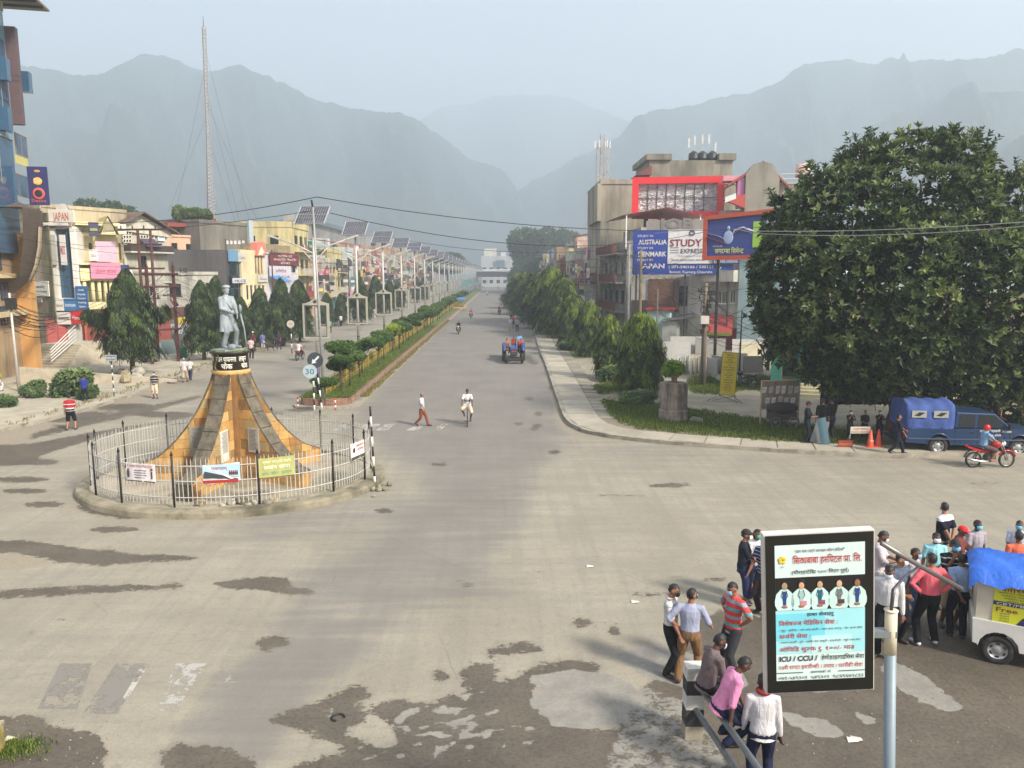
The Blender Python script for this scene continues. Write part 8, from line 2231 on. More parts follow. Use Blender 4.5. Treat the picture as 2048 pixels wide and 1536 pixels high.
for(u,v,c,lab)in((708,612,(70,90,130),'blue parked van far up the left side'),(676,640,(120,120,120),'grey parked car under the left ashoka trees')):
 x,y=G(u,v,.13);ct=thing('parked_car',lab,'car',(x,y,.13),R(20),'vehicles parked on the left')
 m=MB();m.prismy([(-1.9,.3),(1.9,.3),(1.95,.75),(1.1,.9),(.6,1.4),(-1.0,1.45),(-1.7,.95),(-1.95,.85)],-.8,.8);bev(m.build('body',paint(c,.3),ct),.05)
 m=MB();m.prismy([(1.0,.92),(.55,1.34),(-.95,1.38),(-1.4,.95)],-.82,.82);m.build('window',M_GLS,ct)
 for xx in(-1.2,1.2):
  for yy in(-.75,.75):wheel(ct,'wheel',(xx,yy,.3),.3,.2,.6,tread=False)
x,y=G(921,622);vd=thing('vendor_cart','yellow vendor cart under a blue umbrella beside the median','cart',(x,y,0));MB().box(-1.3,1.3,-.7,.7,.55,.8).build('tray',paint((206,160,50)),vd)
for e in(-1,1):wheel(vd,'wheel',(e*.9,-.6,.32),.32,.05,.88,spoke=12,tread=False)
m=MB();m.lathe([(0,2.75),(.6,2.62),(1.3,2.2)],10);m.cyl((0,0,.8),(0,0,2.75),.025,.025,6);m.build('umbrella',paint((60,100,160)),vd);m=MB();[m.ball((-.9+k*.45,0,.95),(.25,.3,.2),8)for k in range(4)];m.build('goods',paint((120,96,60)),vd)
# signs, poles, boards
x,y=G(629,822,.5);sp_=thing('keep_left_sign','round blue-grey keep left sign with white arrow over a speed limit disc','traffic sign',(x,y,.5))
for k in range(9):MB().cyl((0,0,k*.3),(0,0,k*.3+.3),.045,.045,10).build('band',paint((206,204,198)if k%2==0 else(34,32,34)),sp_)
def disc(parent,name,c,r,col,y=-.06,th=.02,n=28,rough=.4):
 m=MB();m.lathe([(0,0),(r,0),(r,th),(0,th)],n,0,Matrix.Translation((c[0],y,c[1]))@Matrix.Rotation(PI/2,4,'X'),False);return m.build(name,paint(col,rough),parent)
z1=A(634,720,y).z-.5;z2=A(623,740,y).z-.5
d=disc(sp_,'direction_disc',(.14,z1),.36,(58,66,74),-.07);disc(d,'rim',(.14,z1),.385,(40,44,48),-.055)
Ma=Matrix.Translation((.14,0,z1))@Matrix.Rotation(R(-43),4,'Y')
m=MB();m.prismy([(-.045,.26),(.045,.26),(.045,-.04),(.13,-.04),(0,-.24),(-.13,-.04),(-.045,-.04)][::-1],-.096,-.092,0,Matrix.Translation((.14,0,z1))@Matrix.Rotation(R(45),4,'Y'));m.build('arrow',M_WHITE,d)
d=disc(sp_,'speed_disc',(-.13,z2-.06),.34,(168,180,182),-.11);disc(d,'rim',(-.13,z2-.06),.36,(130,140,142),-.095);text(d,'30',-.13,-.135,z2-.19,.38,paint((70,120,140)),.02,.44)
for(u,v,lab)in((596,818,'short red and white bollard at the left of the median nose'),(671,820,'short red and white bollard at the right of the median nose')):
 x,y=G(u,v,.45);striped_pole('bollard',lab,'bollard',(x,y,.45),.62,.04,5,(176,50,50),(222,218,210),1,'bollards on the median nose')
x,y=G(644,818,.5);striped_pole('striped_post','leaning black and white post behind the keep left sign','striped pole',(x,y,.5),1.9,.04,6,lean=-.09)
x,y=G(648,800,.5);cp=thing('cable_pole','slim grey steel pole standing right behind the nearest solar lamp','pole',(x,y,.5));zt=A(636,398,y).z
m=MB();m.tube([(0,0,0),(-.1,0,5),(-.22,0,zt-.9)],[.075,.065,.05],10);m.build('pole',pm('old_steel',S(150,150,146),.5,.2,.08,4,0,.3),cp);m=MB();m.cyl((-.24,0,zt-.9),(-.28,0,zt-.55),.05,.05,8);m.build('insulator',M_DARK,cp)
x,y=G(228,792,.13);sn=thing('street_name_sign','grey street name plate on a thin black and white pole','street sign',(x,y,.13))
zz=A(228,722,y).z-.13
for k in range(9):MB().cyl((0,0,zz*k/9),(0,0,zz*(k+1)/9),.035,.035,8).build('band',paint((206,204,198)if k%2 else(34,32,34)),sn)
m=MB();m.box(-.33,.33,-.04,-.01,zz,zz+.36);pl_=m.build('name_plate',paint((110,118,128),.5),sn);text(pl_,'राजमार्ग चौराहा',0,-.045,zz+.12,.16,M_WHITE,.012,.52);m=MB();ring_rect(m,-.31,.31,zz+.02,zz+.34,.015,-.046,-.041);m.build('border',M_WHITE,pl_)
x,y=G(584,707,.13);ne=thing('round_sign','faded round traffic sign on a striped post near the ashoka pair','traffic sign',(x,y,.13));zz=A(584,648,y).z-.13
for k in range(6):MB().cyl((0,0,zz*k/6),(0,0,zz*(k+1)/6),.05,.05,8).build('band',paint((206,196,190)if k%2 else(60,50,50)),ne)
d=disc(ne,'disc',(0,zz),.34,(190,178,164),-.08);text(d,'NO',0,-.105,zz-.04,.16,paint((120,100,100)),.01,.3)
x,y=G(24,708,.13);x=A(24,700,y-3).x;y-=3
gs=thing('green_sign','upright dark green sign with a white leaf swirl on the left wall','sign',(x,y,.13),R(10));z1=A(24,644,y).z-.13;z0=A(24,707,y).z-.13
m=MB();m.box(-.42,.42,-.05,.05,z0,z1);bd=m.build('sign_board',paint((34,70,62),.5),gs);m=MB();ring_rect(m,-.42,.42,z0,z1,.03,-.06,-.051);m.build('border',paint((176,186,180)),bd)
disc(bd,'emblem',(0,z1-.45),.32,(206,214,208),-.055);m=MB();m.ball((-.06,-.085,z1-.5),(.16,.01,.24),12,0);m.build('leaf',paint((34,90,70)),bd)
for k,wd in enumerate(('सु','िध','मा','बैं','क')):text(bd,wd,0,-.062,z1-1.02-k*.28,.26,M_WHITE,.015,.42)
x2=A(4,700,y).x;ps_=thing('wall_poster','white poster with phone numbers left of the green sign','poster',(x2,y,.13),R(10));m=MB();m.box(-.5,.3,-.04,.04,z0+.1,z1);b2=m.build('sign_board',paint((206,196,192),.6),ps_);text(b2,'071-54',-.1,-.05,z1-.7,.2,paint((60,50,56)),.01,.6);MB().box(-.45,.25,-.05,-.042,z0+.15,z0+.55).build('printed_band',paint((206,110,70)),b2)
cw_=thing('curved_wall','pale curved boundary wall at the left edge below the green sign','wall',(A(60,770,y).x,y+.3,.13));m=MB()
zb=z0-.05
for i in range(13):
 a_=PI*.5*i/12
 m.v+=[(-1.2+1.2*math.sin(a_),1.2-1.2*math.cos(a_)-.0,0),(-1.2+1.2*math.sin(a_),1.2-1.2*math.cos(a_),zb)]
for i in range(12):m.f.append((i*2,i*2+2,i*2+3,i*2+1));m.mi.append(0);m.sm.append(True)
m.box(-6,-1.2,0,.15,0,zb);m.box(-6,-.05,.16,1.1,0,zb-.01);m.build('render',pm('pale_plaster',S(188,182,164),.9,0,.08,1,.1,.3),cw_)
rw_=thing('retaining_wall','low concrete ramp wall behind the left shrubs','wall',(A(50,762,50).x,49.5,.13),R(8));m=MB();m.prismy([(0,0),(9.5,0),(9.5,.12),(0,1.15)],0,.3);m.build('render',M_CONC,rw_)
x,y=G(38,782,.13);gp=thing('street_pole','grey steel pole with junction box at the left edge','pole',(x,y,.13));zt=A(38,590,y).z;m=MB();m.cyl((0,0,0),(-.05,0,zt),.09,.06,10);m.build('pole',M_GALV,gp);m=MB();m.box(-.25,.3,-.2,.1,zt-1.0,zt-.3);m.build('junction_box',M_DARK,gp)
for k in range(9):
 u,v=rnd.gauss(272,14),rnd.gauss(752,6);x,y=G(u,v,.13)
 o=rock_mesh(k+20,rnd.uniform(.25,.55),rnd.uniform(.2,.4),rnd.uniform(.15,.45),8).build('rock',M_BOULDER[k%2],None,(x,y,.13));o.rotation_euler=(rnd.uniform(-.6,.6),rnd.uniform(-.6,.6),k)
 tag(o,['broken concrete lump leaning on the large ashoka trunk','flat slab piece in front of the rubble heap','largest tan lump of the rubble heap','lump at the left end of the rubble heap','lump under the street name sign side of the heap','small lump on top of the rubble heap','pale lump at the right of the trunk','low lump at the kerb side of the heap','rear lump of the rubble heap'][k],'rubble','rubble at the foot of the large ashoka tree')
x,y=G(367,716,.13);m=MB();m.lathe([(0,0),(.3,0),(.34,.85),(.37,.87),(.37,.92),(.30,.92),(.28,.1)],16);tag(m.build('litter_bin',paint((40,140,100),.5),None,(x,y,.13)),'green plastic bin behind the two white-shirted men','bin')
for k,(u,v,w_,h_,c,ti)in enumerate([(354,705,.9,1.7,(60,62,62),.3),(338,708,1.2,1.3,(76,92,92),.5),(364,704,.6,1.6,(130,130,128),-.3),(322,706,.9,1.0,(96,106,104),.7)]):
 x,y=G(u,v,.13);m=MB();m.box(-w_/2,w_/2,0,.06,0,h_,0,Matrix.Rotation(-ti*.5,4,'X'));o=m.build('leaning_panel',paint(c),None,(x,y,.13));o.rotation_euler=(0,0,ti);tag(o,['dark panel leaning beside the rusty frame','grey-green panel leaning at the left of the dark one','light narrow panel right of the dark one','low grey panel farthest left on the grass'][k],'panel','panels leaning on the grass by the rusty frame')
x,y=G(300,724,.13);m=MB();q=rock_mesh(5,1.0,.5,.55,14);tag(q.build('dark_heap',paint((70,66,66),.9),None,(x,y,.13)),'heap covered with a dark sheet right of the large ashoka','heap')
M_RUST=pm('rust_red',S(78,42,38),.8,0,.2,4,.2,.3,S(60,36,32))
tf=thing('transformer_frame','tall rust red steel frame with platforms and coiled cable','frame',(*G(305,728,.13),.13));xl=G(305,728,.13)[0];Yf=G(305,728,.13)[1];xr=A(357,722,Yf+2).x;zt=A(330,535,Yf).z
for xx,yy in((0,0),(xr-xl,2.0)):
 m=MB();m.box(xx-.1,xx+.1,yy-.1,yy+.1,0,zt);m.build('post',M_RUST,tf);m=MB();m.cyl((xx,yy,zt),(xx,yy,zt+.45),.06,.03,8);m.build('insulator',M_RUST,tf)
for vv in(551,577,664):z_=A(330,vv,Yf).z;m=MB();m.tube([(-.4,0,z_),(xr-xl+.4,2.0,z_)],.08,4);m.build('cross_beam',M_RUST,tf)
m=MB();m.tube([(xr-xl-.3,1.9,zt-2.6)]+[(xr-xl+.2+.5*math.sin(t),1.8,zt-3.6-1.5*t/3+.0)for t in np.linspace(0,4,12)]+[(xr-xl,1.8,1)],.05,6);m.build('cable_loop',M_RUST,tf)
m=MB();m.tube([(xr-xl-.9,2,zt-2.35),(xr-xl-.2,2,zt-2.3),(xr-xl+.25,2,zt-3.2)],.08,6);m.build('conduit',M_RUST,tf)
x,y=G(262,716,.13);hp_=thing('twin_pole','twin rust red utility pole with cross arms behind the large ashoka','utility pole',(x,y+4,.13));zt=A(262,462,y+4).z
for xx in(-.55,.55):m=MB();m.cyl((xx,0,0),(xx,0,zt),.16,.12,8);m.build('pole',M_RUST,hp_)
for z_,w_ in((zt,2.3),(zt-1.3,1.5),(zt-3.4,1.6)):m=MB();m.box(-w_,w_,-.06,.06,z_-.08,z_+.08);m.build('cross_arm',M_RUST,hp_)
for k in range(5):m=MB();m.cyl((-2+k,0,zt+.08),(-2+k,0,zt+.35),.06,.05,8);m.build('insulator',M_DARK,hp_)
# utility poles and wires
WIR=paint((36,34,36),.7);WIRL=paint((150,150,150),.5)
def pole(lab,u,vb,vt,r,z=.12,arms=((.9,1.0),),col=(122,112,98),name='utility_pole',Y=None,lean=0):
 x,y=G(u,vb,z);zt=A(u,vt,y).z
 t=thing(name,lab,'utility pole',(x,y,z));m=MB();m.tube([(0,0,0),(lean*.5,0,zt*.5),(lean,0,zt-z)],[r*1.2,r,r*.75],10);m.build('pole',pm('pole_%d_%d'%(col[0],col[2]),S(*col),.9,0,.15,2,.2,.4),t)
 for f,w_ in arms:m=MB();m.box(-w_,w_,-.05,.05,zt*f-.05-z,zt*f+.05-z);m.build('cross_arm',M_IRON,t);[MB().cyl((s_*w_*.9,0,zt*f+.05-z),(s_*w_*.9,0,zt*f+.22-z),.04,.03,6).build('insulator',M_IRON,t)for s_ in(-1,1)]
 return Vector((x,y,zt)),t
P1,t1=pole('thick stained concrete pole wrapped in cables behind the yellow board',1405,772,566,.16,arms=((.92,.5),),col=(116,106,94))
m=MB()
for k in range(7):
 z_=P1 .z*(.55+.06*k);m.torus((rnd.uniform(-.1,.1),-.1,z_),rnd.uniform(.2,.38),.03,'y',12,5);m.box(-.3+.1*k,-.1+.1*k,-.3,-.12,z_-.3,z_)
m.build('cable_coils',M_DARK,t1);MB().box(-.35,.15,-.45,-.15,P1 .z*.60,P1 .z*.60+.5).build('meter_box',paint((196,190,180)),t1)
P2,_=pole('slender brown pole before the blue study board',1278,700,500,.15,arms=((.93,1.1),(.85,.8)),col=(122,108,84))
P3,_=pole('thin black pole left of the mint house',1478,762,620,.05,arms=(),col=(36,36,38))
P4,_=pole('pale thin pole beside the mint kiosk',1312,720,578,.06,arms=((.72,.4),),col=(120,112,104))
P5,_=pole('dark pole with cross arm by the far right houses',1193,690,512,.13,arms=((.96,1.0),(.88,.9)),col=(64,56,52))
P6,_=pole('leaning pale pole above the right ashoka row',1175,660,535,.08,arms=(),col=(150,144,132),lean=-.6)
P7,_=pole('dark pole with a cross arm beyond the tall pointed ashoka',1130,640,520,.12,arms=((.97,1.4),),col=(60,56,54))
P8,_=pole('steel pole with disc insulators before the blue board edge',1254,706,488,.13,arms=((.9,1.0),),col=(130,130,128))
P9,_=pole('dark pole wrapped with cables left of the large ashoka',225,712,586,.16,z=.13,arms=(),col=(44,40,40))
P10,_=pole('thin dark street lamp pole above the dark glass house',462,690,478,.09,z=.13,arms=(),col=(70,60,60))
P11,_=pole('brown pole between the far left houses',550,665,500,.1,z=.13,arms=((.95,1.0),),col=(84,50,44));P12,_=pole('brown pole by the second lamp',700,640,515,.1,z=.13,arms=((.95,1.2),(.88,1.0)),col=(70,60,56))
def wire(lab,a,b,sag,r=.018,mat=WIR,n=18):
 a,b=Vector(a),Vector(b);mid=(a+b)/2
 pts=[a.lerp(b,t)-mid-Vector((0,0,sag*4*t*(1-t)))for t in np.linspace(0,1,n)]
 m=MB();m.tube(pts,r,4,caps=False);tag(m.build('overhead_wire',mat,None,mid),lab,'wire','overhead wires')
Yp=G(648,800,.5)[1]
top_=A(634,394,Yp)
wire('long wire from the cable pole to the right over the road',top_,A(1700,432,60),1.4,.022)
wire('second long wire just below, from the cable pole across the road',A(660,426,Yp),A(1500,438,62),1.9,.02)
wire('third thin wire crossing above the far road',A(760,470,80),A(1480,452,80),2.2,.022)
wire('wire from the cable pole to the left roofs',top_,A(0,432,62),.9,.02)
wire('thin wire above the left roofs',A(634,420,Yp),A(-50,448,62),.8,.016)
wire('pale wire pair crossing in front of the fig tree, upper',A(1500,462,30),A(2200,432,22),.15,.012,WIRL)
wire('pale wire pair crossing in front of the fig tree, lower',A(1500,466,30),A(2200,437,22),.25,.012,WIRL)
wire('wire from the upper right tree edge to the study board',A(1640,420,52),A(1180,470,86),.5,.016,WIRL)
tl=MB();g=random.Random(3)
def rw(a,b,sag,r=.016):
 a,b=Vector(a),Vector(b);tl.tube([a.lerp(b,t)-Vector((0,0,sag*4*t*(1-t)))for t in np.linspace(0,1,9)],r,3,caps=False)
PS=[P7,P5,P8,P2,P1]
for i in range(len(PS)-1):
 for k in range(12):
  o1=Vector((g.uniform(-.8,.8),0,-g.uniform(0,4.2)));o2=Vector((g.uniform(-.8,.8),0,-g.uniform(0,4.2)));rw(PS[i]+o1,PS[i+1]+o2,g.uniform(.1,1.3))
for k in range(16):rw(P1+Vector((0,0,-g.uniform(0,4))),Vector((A(g.uniform(1470,1600),g.uniform(560,700),62))),g.uniform(.1,1.6))
for k in range(8):rw(P2+Vector((0,0,-g.uniform(0,3))),A(g.uniform(1440,1520),g.uniform(440,560),66),g.uniform(.1,.9),.012)
for k in range(10):rw(P5+Vector((0,0,-g.uniform(0,4))),(13,g.uniform(100,130),g.uniform(3,8)),g.uniform(.2,.8))
stuff(tl.build('cable_tangle',WIR),'tangle of black cables strung between the right hand poles')
tl=MB()
for k in range(15):rw(A(-60,420+k*18+g.uniform(-6,6),50),P9+Vector((0,0,-g.uniform(0,2.6)))if k>6 else A(g.uniform(250,340),470+k*20,68),g.uniform(.2,.9),.016)
for k in range(9):rw(P9+Vector((0,0,-g.uniform(0,2.2))),A(g.uniform(300,352),g.uniform(540,600),66),g.uniform(.2,1.2),.018)
for k in range(8):rw(A(340,545+k*8,66),A(470,570+k*6,80),g.uniform(.2,.8),.016)
for k in range(8):rw(P11+Vector((0,0,-g.uniform(0,2))),P12+Vector((0,0,-g.uniform(0,2))),g.uniform(.3,1),.018)
for k in range(10):rw(A(20,600+k*6,47),A(112,625+k*4,60),g.uniform(.2,.7),.03)
stuff(tl.build('cable_tangle',WIR),'loose black cables hanging before the left hand shops')
# radio mast
mp=A(422,440,97);zt=A(407,50,97).z;z0=A(422,440,97).z
mast=thing('radio_mast','very tall thin lattice radio mast rising from the left rooftops','mast',(mp.x,97,z0-.2));H_=zt-z0
xt=A(407,50,97).x-mp.x
m=MB();n_=52
for i in range(n_):
 f0,f1=i/n_,(i+1)/n_;w0,w1=max(.24,.66*(1-f0*1.5)),max(.24,.66*(1-f1*1.5));z_a,z_b=H_*f0,H_*f1;xa,xb=xt*f0,xt*f1
 p=[(xa+w0*math.cos(a_),w0*math.sin(a_),z_a)for a_ in(0.5,2.6,4.7)];q=[(xb+w1*math.cos(a_),w1*math.sin(a_),z_b)for a_ in(0.5,2.6,4.7)]
 for k in range(3):m.tube([p[k],q[k]],.06,3,caps=False,smooth=False);m.tube([p[k],q[(k+1)%3]],.04,3,caps=False,smooth=False);m.tube([p[k],p[(k+1)%3]],.04,3,caps=False,smooth=False)
m.build('lattice',paint((172,168,166),.6),mast)
m=MB();m.cyl((xt,0,H_),(xt,0,H_+1.2),.04,.02,5);m.build('tip',M_IRON,mast)
for f,(uu,vv)in((.55,(336,420)),(.8,(352,420)),(.45,(470,440)),(.7,(480,445)),(.9,(500,445)),(.62,(520,450))):
 e=A(uu,vv,100);m=MB();m.tube([(xt*f,0,H_*f),(e.x-mp.x,3,e.z-z0)],.011,3,caps=False);m.build('guy_wire',M_IRON,mast)
m=MB();lattice(m,-4.5,.2,.95,1.05,.9,.05);m.build('base_frame',paint((186,182,178),.6),mast)
p=A(1432,300,150);
# billboards on the right
a,b=(A(1266,500,73).x,73.2),(A(1482,500,70).x,70.4)
SB=Bld('study_billboard','large blue and white billboard for studying abroad',a,b,4,z=0,cat_='billboard');r=SB.rect
s0,s1,z0,z1=r(1268,459,1480,549)
m=MB();m.box(0,SB.W*.335,0,.15,z0,z1);bl1=m.build('blue_board',paint((38,62,152),.5),SB.t);m=MB();m.box(SB.W*.337,SB.W*.95,0,.15,z0,z0+(z1-z0)*.24);m.build('blue_board',paint((40,64,140),.5),SB.t)
m=MB();m.box(SB.W*.337,SB.W*.84,-.05,.1,z0+(z1-z0)*.245,z1);wb=m.build('white_board',paint((214,212,212),.5),SB.t)
HH=z1-z0;Wd=SB.W
for k,(a1_,b1_)in enumerate((('STUDY IN','AUSTRALIA'),('STUDY IN','DENMARK'),('STUDY IN','JAPAN'))):
 zz=z0+HH*(.68-k*.27);text(bl1,a1_,Wd*.12,-.02,zz+HH*.165,HH*.07,M_WHITE,.01,Wd*.15);text(bl1,b1_,Wd*.19,-.02,zz,HH*.15,M_WHITE,.025,Wd*(.27 if k<2 else.24))
text(wb,'STUDY',Wd*.505,-.08,z0+HH*.63,HH*.22,paint((136,34,46)),.02,Wd*.30);text(wb,'EXPRESS',Wd*.56,-.08,z0+HH*.475,HH*.14,paint((70,66,70)),.008,Wd*.20)
for k in range(3):MB().box(Wd*.36,Wd*.44,-.07,-.055,z0+HH*(.48+k*.055),z0+HH*(.50+k*.055)).build('grey_bar',paint((140,136,140)),wb)
m=MB();m.torus((Wd*.56,-.07,z0+HH*.92),HH*.05,HH*.014,'y',16,6);m.build('emblem',paint((60,60,64)),wb)
text(wb,'Educational Consultancy',Wd*.6,-.08,z0+HH*.40,HH*.05,paint((130,126,130)),.004,Wd*.32);text(wb,'नेपाल सरकारबाट मान~यता प्राप~त',Wd*.58,-.08,z0+HH*.30,HH*.06,paint((90,90,96)),.004,Wd*.42)
text(SB.t,'( 071-540166 / 540132',Wd*.56,-.02,z0+HH*.14,HH*.09,M_WHITE,.01,Wd*.42);text(SB.t,'Butwal, Rajmarg Chauraha',Wd*.56,-.02,z0+HH*.03,HH*.08,M_WHITE,.008,Wd*.40)
s0,s1,z0,z1=r(1425,517,1478,528);m=MB();m.box(s0,s1,-.2,-.1,z0,z1);b3=m.build('language_board',paint((46,60,120)),SB.t);text(b3,'& JAPANESE LANGUAGE',(s0+s1)/2,-.22,z0+.12,.36,M_WHITE,.01,(s1-s0)*.9)
for x in(.3,Wd*.5,Wd*.9):MB().box(x,x+.15,.16,.35,.1,z1).build('post',M_IRON,SB.t)
s0,s1,z0,z1=r(1290,439,1412,458);m=MB();m.box(s0,s1,1.0,1.1,z0,z1);wl=m.build('faded_board',paint((150,140,132)),SB.t);text(wl,'JOB',(s0+s1)/2,.95,z0+.1,1.3,paint((130,122,116)),.04,(s1-s0)*.6)
a,b=(A(1409,480,58).x,58.4),(A(1575,470,56).x,55.6)
CB=Bld('cement_billboard','orange framed blue cement billboard half hidden by the fig tree',a,b,4,z=0,cat_='billboard');r=CB.rect;z1=r(1440,430,1520,440)[3];z0=r(1440,505,1520,520)[2]
def skew(m):m.v=[(x,y,z+(x/CB.W)*(.45 if z>(z0+z1)/2 else.1))for x,y,z in m.v];return m
m=MB();ring_rect(m,0,CB.W,z0,z1,.3,-.15,.25);skew(m).build('frame',paint((178,74,44),.5),CB.t)
m=MB();m.box(.3,CB.W-.3,0,.1,z0+.3,z1-.3);bb_=skew(m).build('blue_board',paint((46,60,128),.5),CB.t)
m=MB();m.tube([(.3,-.02,z0+1.7),(1.2,-.02,z0+1.4),(1.7,-.02,z0+1.2)],[.22,.14,.05],6,flat=.1);m.build('red_ribbon',paint((170,60,70)),bb_);m=MB();m.tube([(.3,-.05,z0+2.0),(1.2,-.05,z0+1.75),(1.8,-.05,z0+1.4)],[.07,.06,.03],6,flat=.2);m.tube([(1.9,-.05,z0+1.2),(2.3,-.05,z0+2.2),(2.9,-.05,z0+2.35),(3.8,-.05,z0+2.0)],[.03,.06,.07,.05],6,flat=.2);m.tube([(2.1,-.05,z0+1.8),(2.6,-.05,z0+2.2),(3.4,-.05,z0+2.0)],[.04,.08,.04],6,flat=.2);m.build('white_ribbon',paint((190,186,200)),bb_)
m=MB();m.ball((1.85,-.05,z0+1.65),(.36,.03,.5),14);m.ball((1.85,-.06,z0+2.3),(.12,.03,.2),8);m.build('figure_emblem',paint((150,166,200)),bb_)
m=MB();m.box(3.6,4.7,-.04,-.01,z0+.9,z1-.5);m.build('green_field',paint((150,190,70)),bb_);m=MB();m.box(4.4,5.4,-.07,-.045,z0+1.7,z1-.45);m.build('grey_field',paint((150,160,176)),bb_)
text(bb_,'जगदम~बा िसमेन~ट',1.95,-.06,z0+.5,.5,paint((206,206,120)),.015,2.1);text(bb_,'मेरो देश मेरो',1.1,-.06,z0+.95,.16,paint((190,196,210)),.005,.7)
for x in(1.0,CB.W-1.2):MB().box(x,x+.2,.3,.5,0,z0+.2).build('post',M_IRON,CB.t)
# yellow notice board on splayed legs
x,y=G(1450,800,.12);zb_=A(1455,792,y).z;zt_=A(1450,708,y).z
yb=thing('yellow_notice_board','tall narrow yellow notice board on splayed steel legs','notice board',(x,y-.3,.12),R(-14));yb.rotation_euler=(0,R(2.5),R(-24))
W_=.42;m=MB();m.box(-W_,W_,-.03,.0,zb_,zt_);nb_=m.build('board',pm('notice_yellow',S(204,180,52),.6,0,.05,3),yb);m=MB();ring_rect(m,-W_-.02,W_+.02,zb_-.02,zt_+.02,.03,-.04,.03);m.build('frame',paint((120,112,70)),yb)
for k in range(15):
 z_=zt_-.16-k*(zt_-zb_-.25)/15;w_=[.5,.6,.3,.75,.2,.8,.8,.35,.55,.3,.6,.7,.4,.6,.5][k]
 text(nb_,['सूचना','नेपाल सरकार','बुटवल','सडक विभाग','आयोजना','सडक निर्माण','कार्यक्रम','लागत','ठेकेदार कम्पनी','मिति','सम्पन्न हुने','परामर्शदाता','सम्पर्क','कार्यालय','धन्यवाद'][k],0,-.045,z_,.10,paint((90,84,40)),.006,W_*1.8*w_)
m=MB()
for e in(-1,1):
 m.tube([(e*W_,0,zt_),(e*W_,0,zb_-.1),(e*W_*.0+e*1.0,-.6,0)],.022,6);m.tube([(e*W_,0,zb_-.05),(-e*.75,-.3,0)],.022,6);m.tube([(e*W_,.02,zb_),(e*W_,.9,0)],.018,6)
m.build('legs',paint((96,92,84),.5,.3),yb)
# poster hoarding
x0_,y0_=G(1520,850,.12);pb_=thing('poster_hoarding','rusty hoarding frame covered in torn white posters','hoarding',(x0_,y0_,.12),R(4));zb_,zt_=A(1560,818,y0_).z-.12,A(1560,762,y0_).z-.12;Wp=A(1600,800,y0_).x-x0_
m=MB();m.box(0,Wp,0,.03,zb_,zt_);bo=m.build('board',pm('rusty_board',S(138,126,112),.9,0,.2,2.5,.2,.5,S(96,66,50)),pb_);m=MB();ring_rect(m,-.03,Wp+.03,zb_-.03,zt_+.03,.05,-.03,.05);m.box(-.03,.03,-.02,.04,0,zb_);m.box(Wp-.03,Wp+.03,-.02,.04,0,zb_);m.build('frame',paint((176,156,130),.8),pb_)
for k in range(11):
 cx=Wp*(.08+.085*k+rnd.uniform(-.01,.01));cz=zb_+(zt_-zb_)*(.3 if k%2 else.68);w_,h_=rnd.uniform(.09,.13),rnd.uniform(.12,.22);m=MB();m.add([(cx-w_,-.01-k*.0007,cz-h_),(cx+w_*.6,-.01-k*.0007,cz-h_*.8),(cx+w_,-.01-k*.0007,cz+h_),(cx-w_*.9,-.01-k*.0007,cz+h_*.9)],[(0,1,2,3)]);m.build('torn_poster',paint([(206,204,198),(190,186,178),(176,170,160)][k%3]),bo)
 text(bo,'सूचना',cx,-.02,cz,.06,paint((70,66,70)),.004,w_)
m=MB();m.box(.5,.95,.1,.5,0,zb_+.1);m.build('plinth',paint((120,110,90)),pb_)
# concrete planter drum with a plant
x,y=G(1346,840,.12);cpn=thing('concrete_planter','big stained concrete pedestal carrying a potted plant on the verge','planter',(x,y,.12));ht_=A(1346,765,y).z-.12;rr_=.66
m=MB();m.lathe([(0,0),(rr_*1.08,0),(rr_*1.08,ht_*.28),(rr_,ht_*.3),(rr_,ht_),(0,ht_)],24,0,None,False);m.build('pedestal',pm('stained_pedestal',S(140,128,116),.95,0,.3,2.2,.5,.75,S(66,58,52),True,True),cpn)
m=MB();m.lathe([(.13,ht_),(.15,ht_+.25),(.18,ht_+.35),(.12,ht_+.4)],12);m.build('pot',paint((110,84,66)),cpn);c=link('plant',round_crown(420,55,leaf_mat('planter_leaf',(60,90,30),(110,146,50),(170,186,90)),.8,.4,5),cpn,(0,0,ht_+.72));c.scale=(.55,.5,.5)
x,y=G(1392,846,.12);m=MB();m.prismy([(-.3,0),(.35,.02),(.3,.2),(-.1,.3),(-.28,.18)],-.1,.15);o=m.build('crumpled_sheet',paint((120,122,110)),None,(x,y,.12));tag(o,'crumpled grey sheet on the grass right of the planter','rubbish')
# marble slabs for sale
SLC=[(186,184,178),(170,168,162),(150,146,140),(196,192,180),(206,196,168)]
n_=0
def slab_obj(u,v,w,h,th,rz,tilt,k,lab):
 x,y=G(u,v,.12);m=MB();m.box(-w/2,w/2,-th/2,th/2,0,h,0,Matrix.Rotation(tilt,4,'X'));o=m.build('stone_slab',paint(SLC[k%5],.5),None,(x,y,.12));o.rotation_euler=(0,0,rz);tag(o,lab,'stone slab','marble slabs in the stone yard')
L_=[(1352,722,2.3,1.6,'light slab at the left end of the stone yard'),(1378,706,3.4,1.5,'wide grey slab standing behind the others'),(1420,708,2.6,1.4,'wide slab right of the cable pole, rear row'),(1392,690,2.2,1.6,'square slab nearest the shed'),(1500,728,1.8,1.7,'cream block slab beside the thin black pole'),(1488,716,2.0,1.6,'cream slab behind the yellow board'),(1530,720,1.6,1.8,'tall cream slab near the green doors'),(1506,745,1.5,1.2,'white slab nearest the parked scooter'),(1476,742,1.3,1.3,'white leaning slab right of the yellow board')]
for k,(u,v,w_,h_,lab)in enumerate(L_):slab_obj(u,v,w_,h_,.12 if k%2 else.3,rnd.uniform(-.2,.2),rnd.uniform(-.12,.0),k,lab)
nm_=['first','second','third','fourth','fifth','sixth','seventh','eighth','ninth','tenth','eleventh','twelfth']
